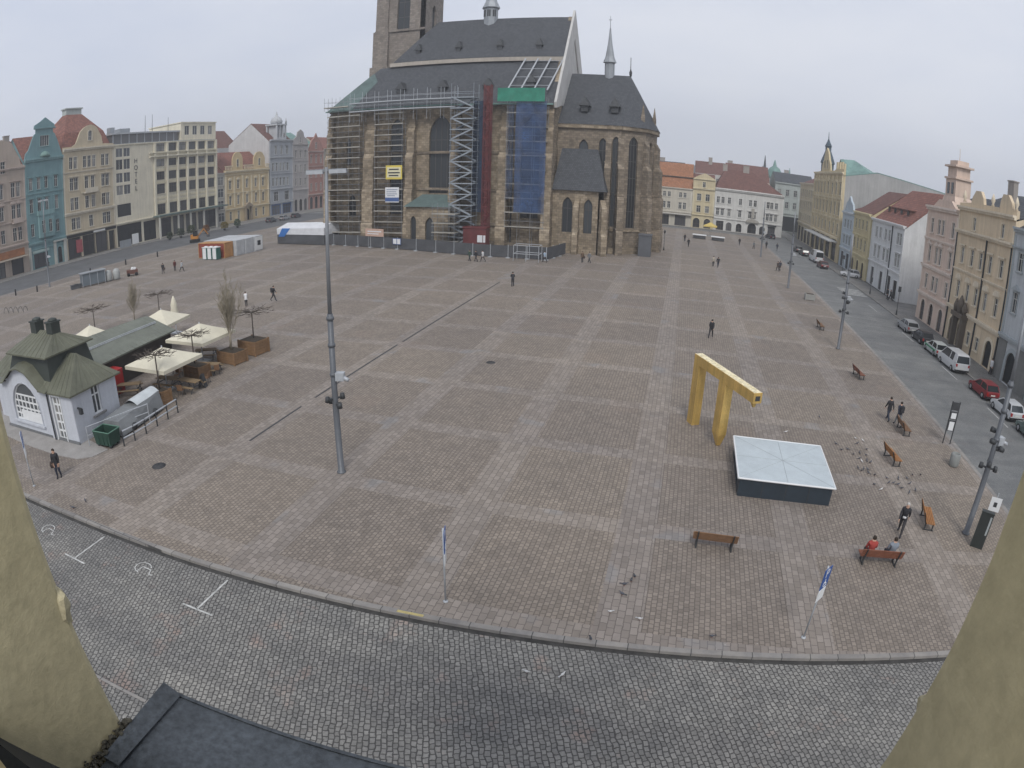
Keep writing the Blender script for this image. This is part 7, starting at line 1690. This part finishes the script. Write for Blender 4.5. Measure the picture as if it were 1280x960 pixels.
for k, (x, y, r, h_, c, lb) in enumerate(((-118.5, 113.5, .9, 2.0, (.045, .06, .035), 'dark potted shrub at the hotel corner pillar'), (-118.3, 117.5, 1.1, 2.4, (.04, .055, .035), 'dark potted shrub before the second hotel bay'), (-117.6, 121.0, 1.2, 2.7, (.05, .065, .03), 'large dark potted shrub beside the russet one'), (-115.6, 124.6, 1.0, 2.2, (.16, .075, .03), 'russet potted shrub in front of the hotel terrace'), (-114.5, 131, 1.1, 2.2, (.17, .13, .03), 'yellowish potted shrub in front of the hotel terrace'), (-114.0, 136, 1.0, 2.4, (.04, .075, .04), 'green potted shrub before the last hotel bay'))):
    bush(x, y, r, h_, lb, c, 40+k)
# bollards along the tram street and planter tubs by the side street
for k, (x, y) in enumerate(((-99.2, 54.5), (-95.8, 57.3), (-101.3, 46.5), (-98.0, 71.5), (-97.0, 80), (-96.5, 88.5))):
    o = link('bollard', MB().lathe([(.16, 0), (.14, .9), (.17, .95), (.1, 1.08)], 8).mesh('bollard', M_metal) if k == 0 else bpy.data.objects['bollard'].data, None, (x, y, 0))
    tag(o, 'short dark iron bollard in the loose row beside the tram street', 'bollard', 'dark bollards by the tram street')
o = thing('bike_rack', 'low metal bicycle racks at the edge of the square by the tram street', 'bike rack', (-86.0, 45.0, 0), .3)
for i in range(5):
    mb = MB(); x = i*1.1; k = [(x, .5*math.cos(a), .02+.75*math.sin(a)) for a in [PI*j/6 for j in range(7)]]
    for a, b in zip(k, k[1:]): mb.tube(a, b, .035, None, 5)
    mb.build('hoop', M_metal, o)
planter(18.9, 87.0, 'pale low tub by the side street kerb near the third lamp mast', 1.3, .9, .8, 0, plaster('tub', (.33, .33, .31)))['group'] = 'tubs by the side street'
# stalls at the far end of the square
for k, (x, y, lb) in enumerate(((4.5, 155.0, 'far market stall with a white top beside the yellow umbrella'), (9.0, 154.3, 'far market stall with a white top before the white house'))):
    o = thing('market_stall', lb, 'stall', (x, y, 0), 0, 'far market stalls'); mb = MB(); mb.box(-1.5, 1.5, -.8, .8, .1, .8); mb.build('counter', M_hd, o); mb = MB(); mb.box(-1.7, 1.7, -1, 1, .82, .98); mb.build('top', M_white, o)
o = umbrella(7.4, 164.0, 'yellow parasol far off before the yellow gabled house', 1.7, 2.7); o['group'] = 'parasols at the far end'
for ch in o.children:
    if ch.name.startswith('canopy'): ch.data.materials[0] = mat('canvas_yellow', (.55, .42, .13), .85, .1, 1.)
o = thing('street_lantern', 'slim black street lantern at the round end of the church', 'lantern', (-3.2, 124.0, 0)); mb = MB(); mb.lathe([(.14, 0), (.1, .5), (.05, .7), (.05, 3.3)], 8); mb.build('post', M_metal, o); mb = MB(); mb.lathe([(.1, 3.3), (.22, 3.75), (.05, 4.0)], 6); mb.build('lamp_head', M_metal, o)
# catenary wire of the tram line is left to the sky; parasol-covered terrace of the hotel
for k, (x, y) in enumerate(((-112.5, 150), (-112, 156), (-112.5, 163))):
    car('hatch', x, y, .1, carpaint('tram%d' % k, ((.05, .055, .06), (.3, .31, .32), (.04, .04, .05))[k]), ('dark car parked before the ornate yellow house, nearest its portal', 'silver car parked before the ornate yellow house', 'black car parked at the far end of the ornate yellow house')[k])['group'] = 'cars parked on the tram street'
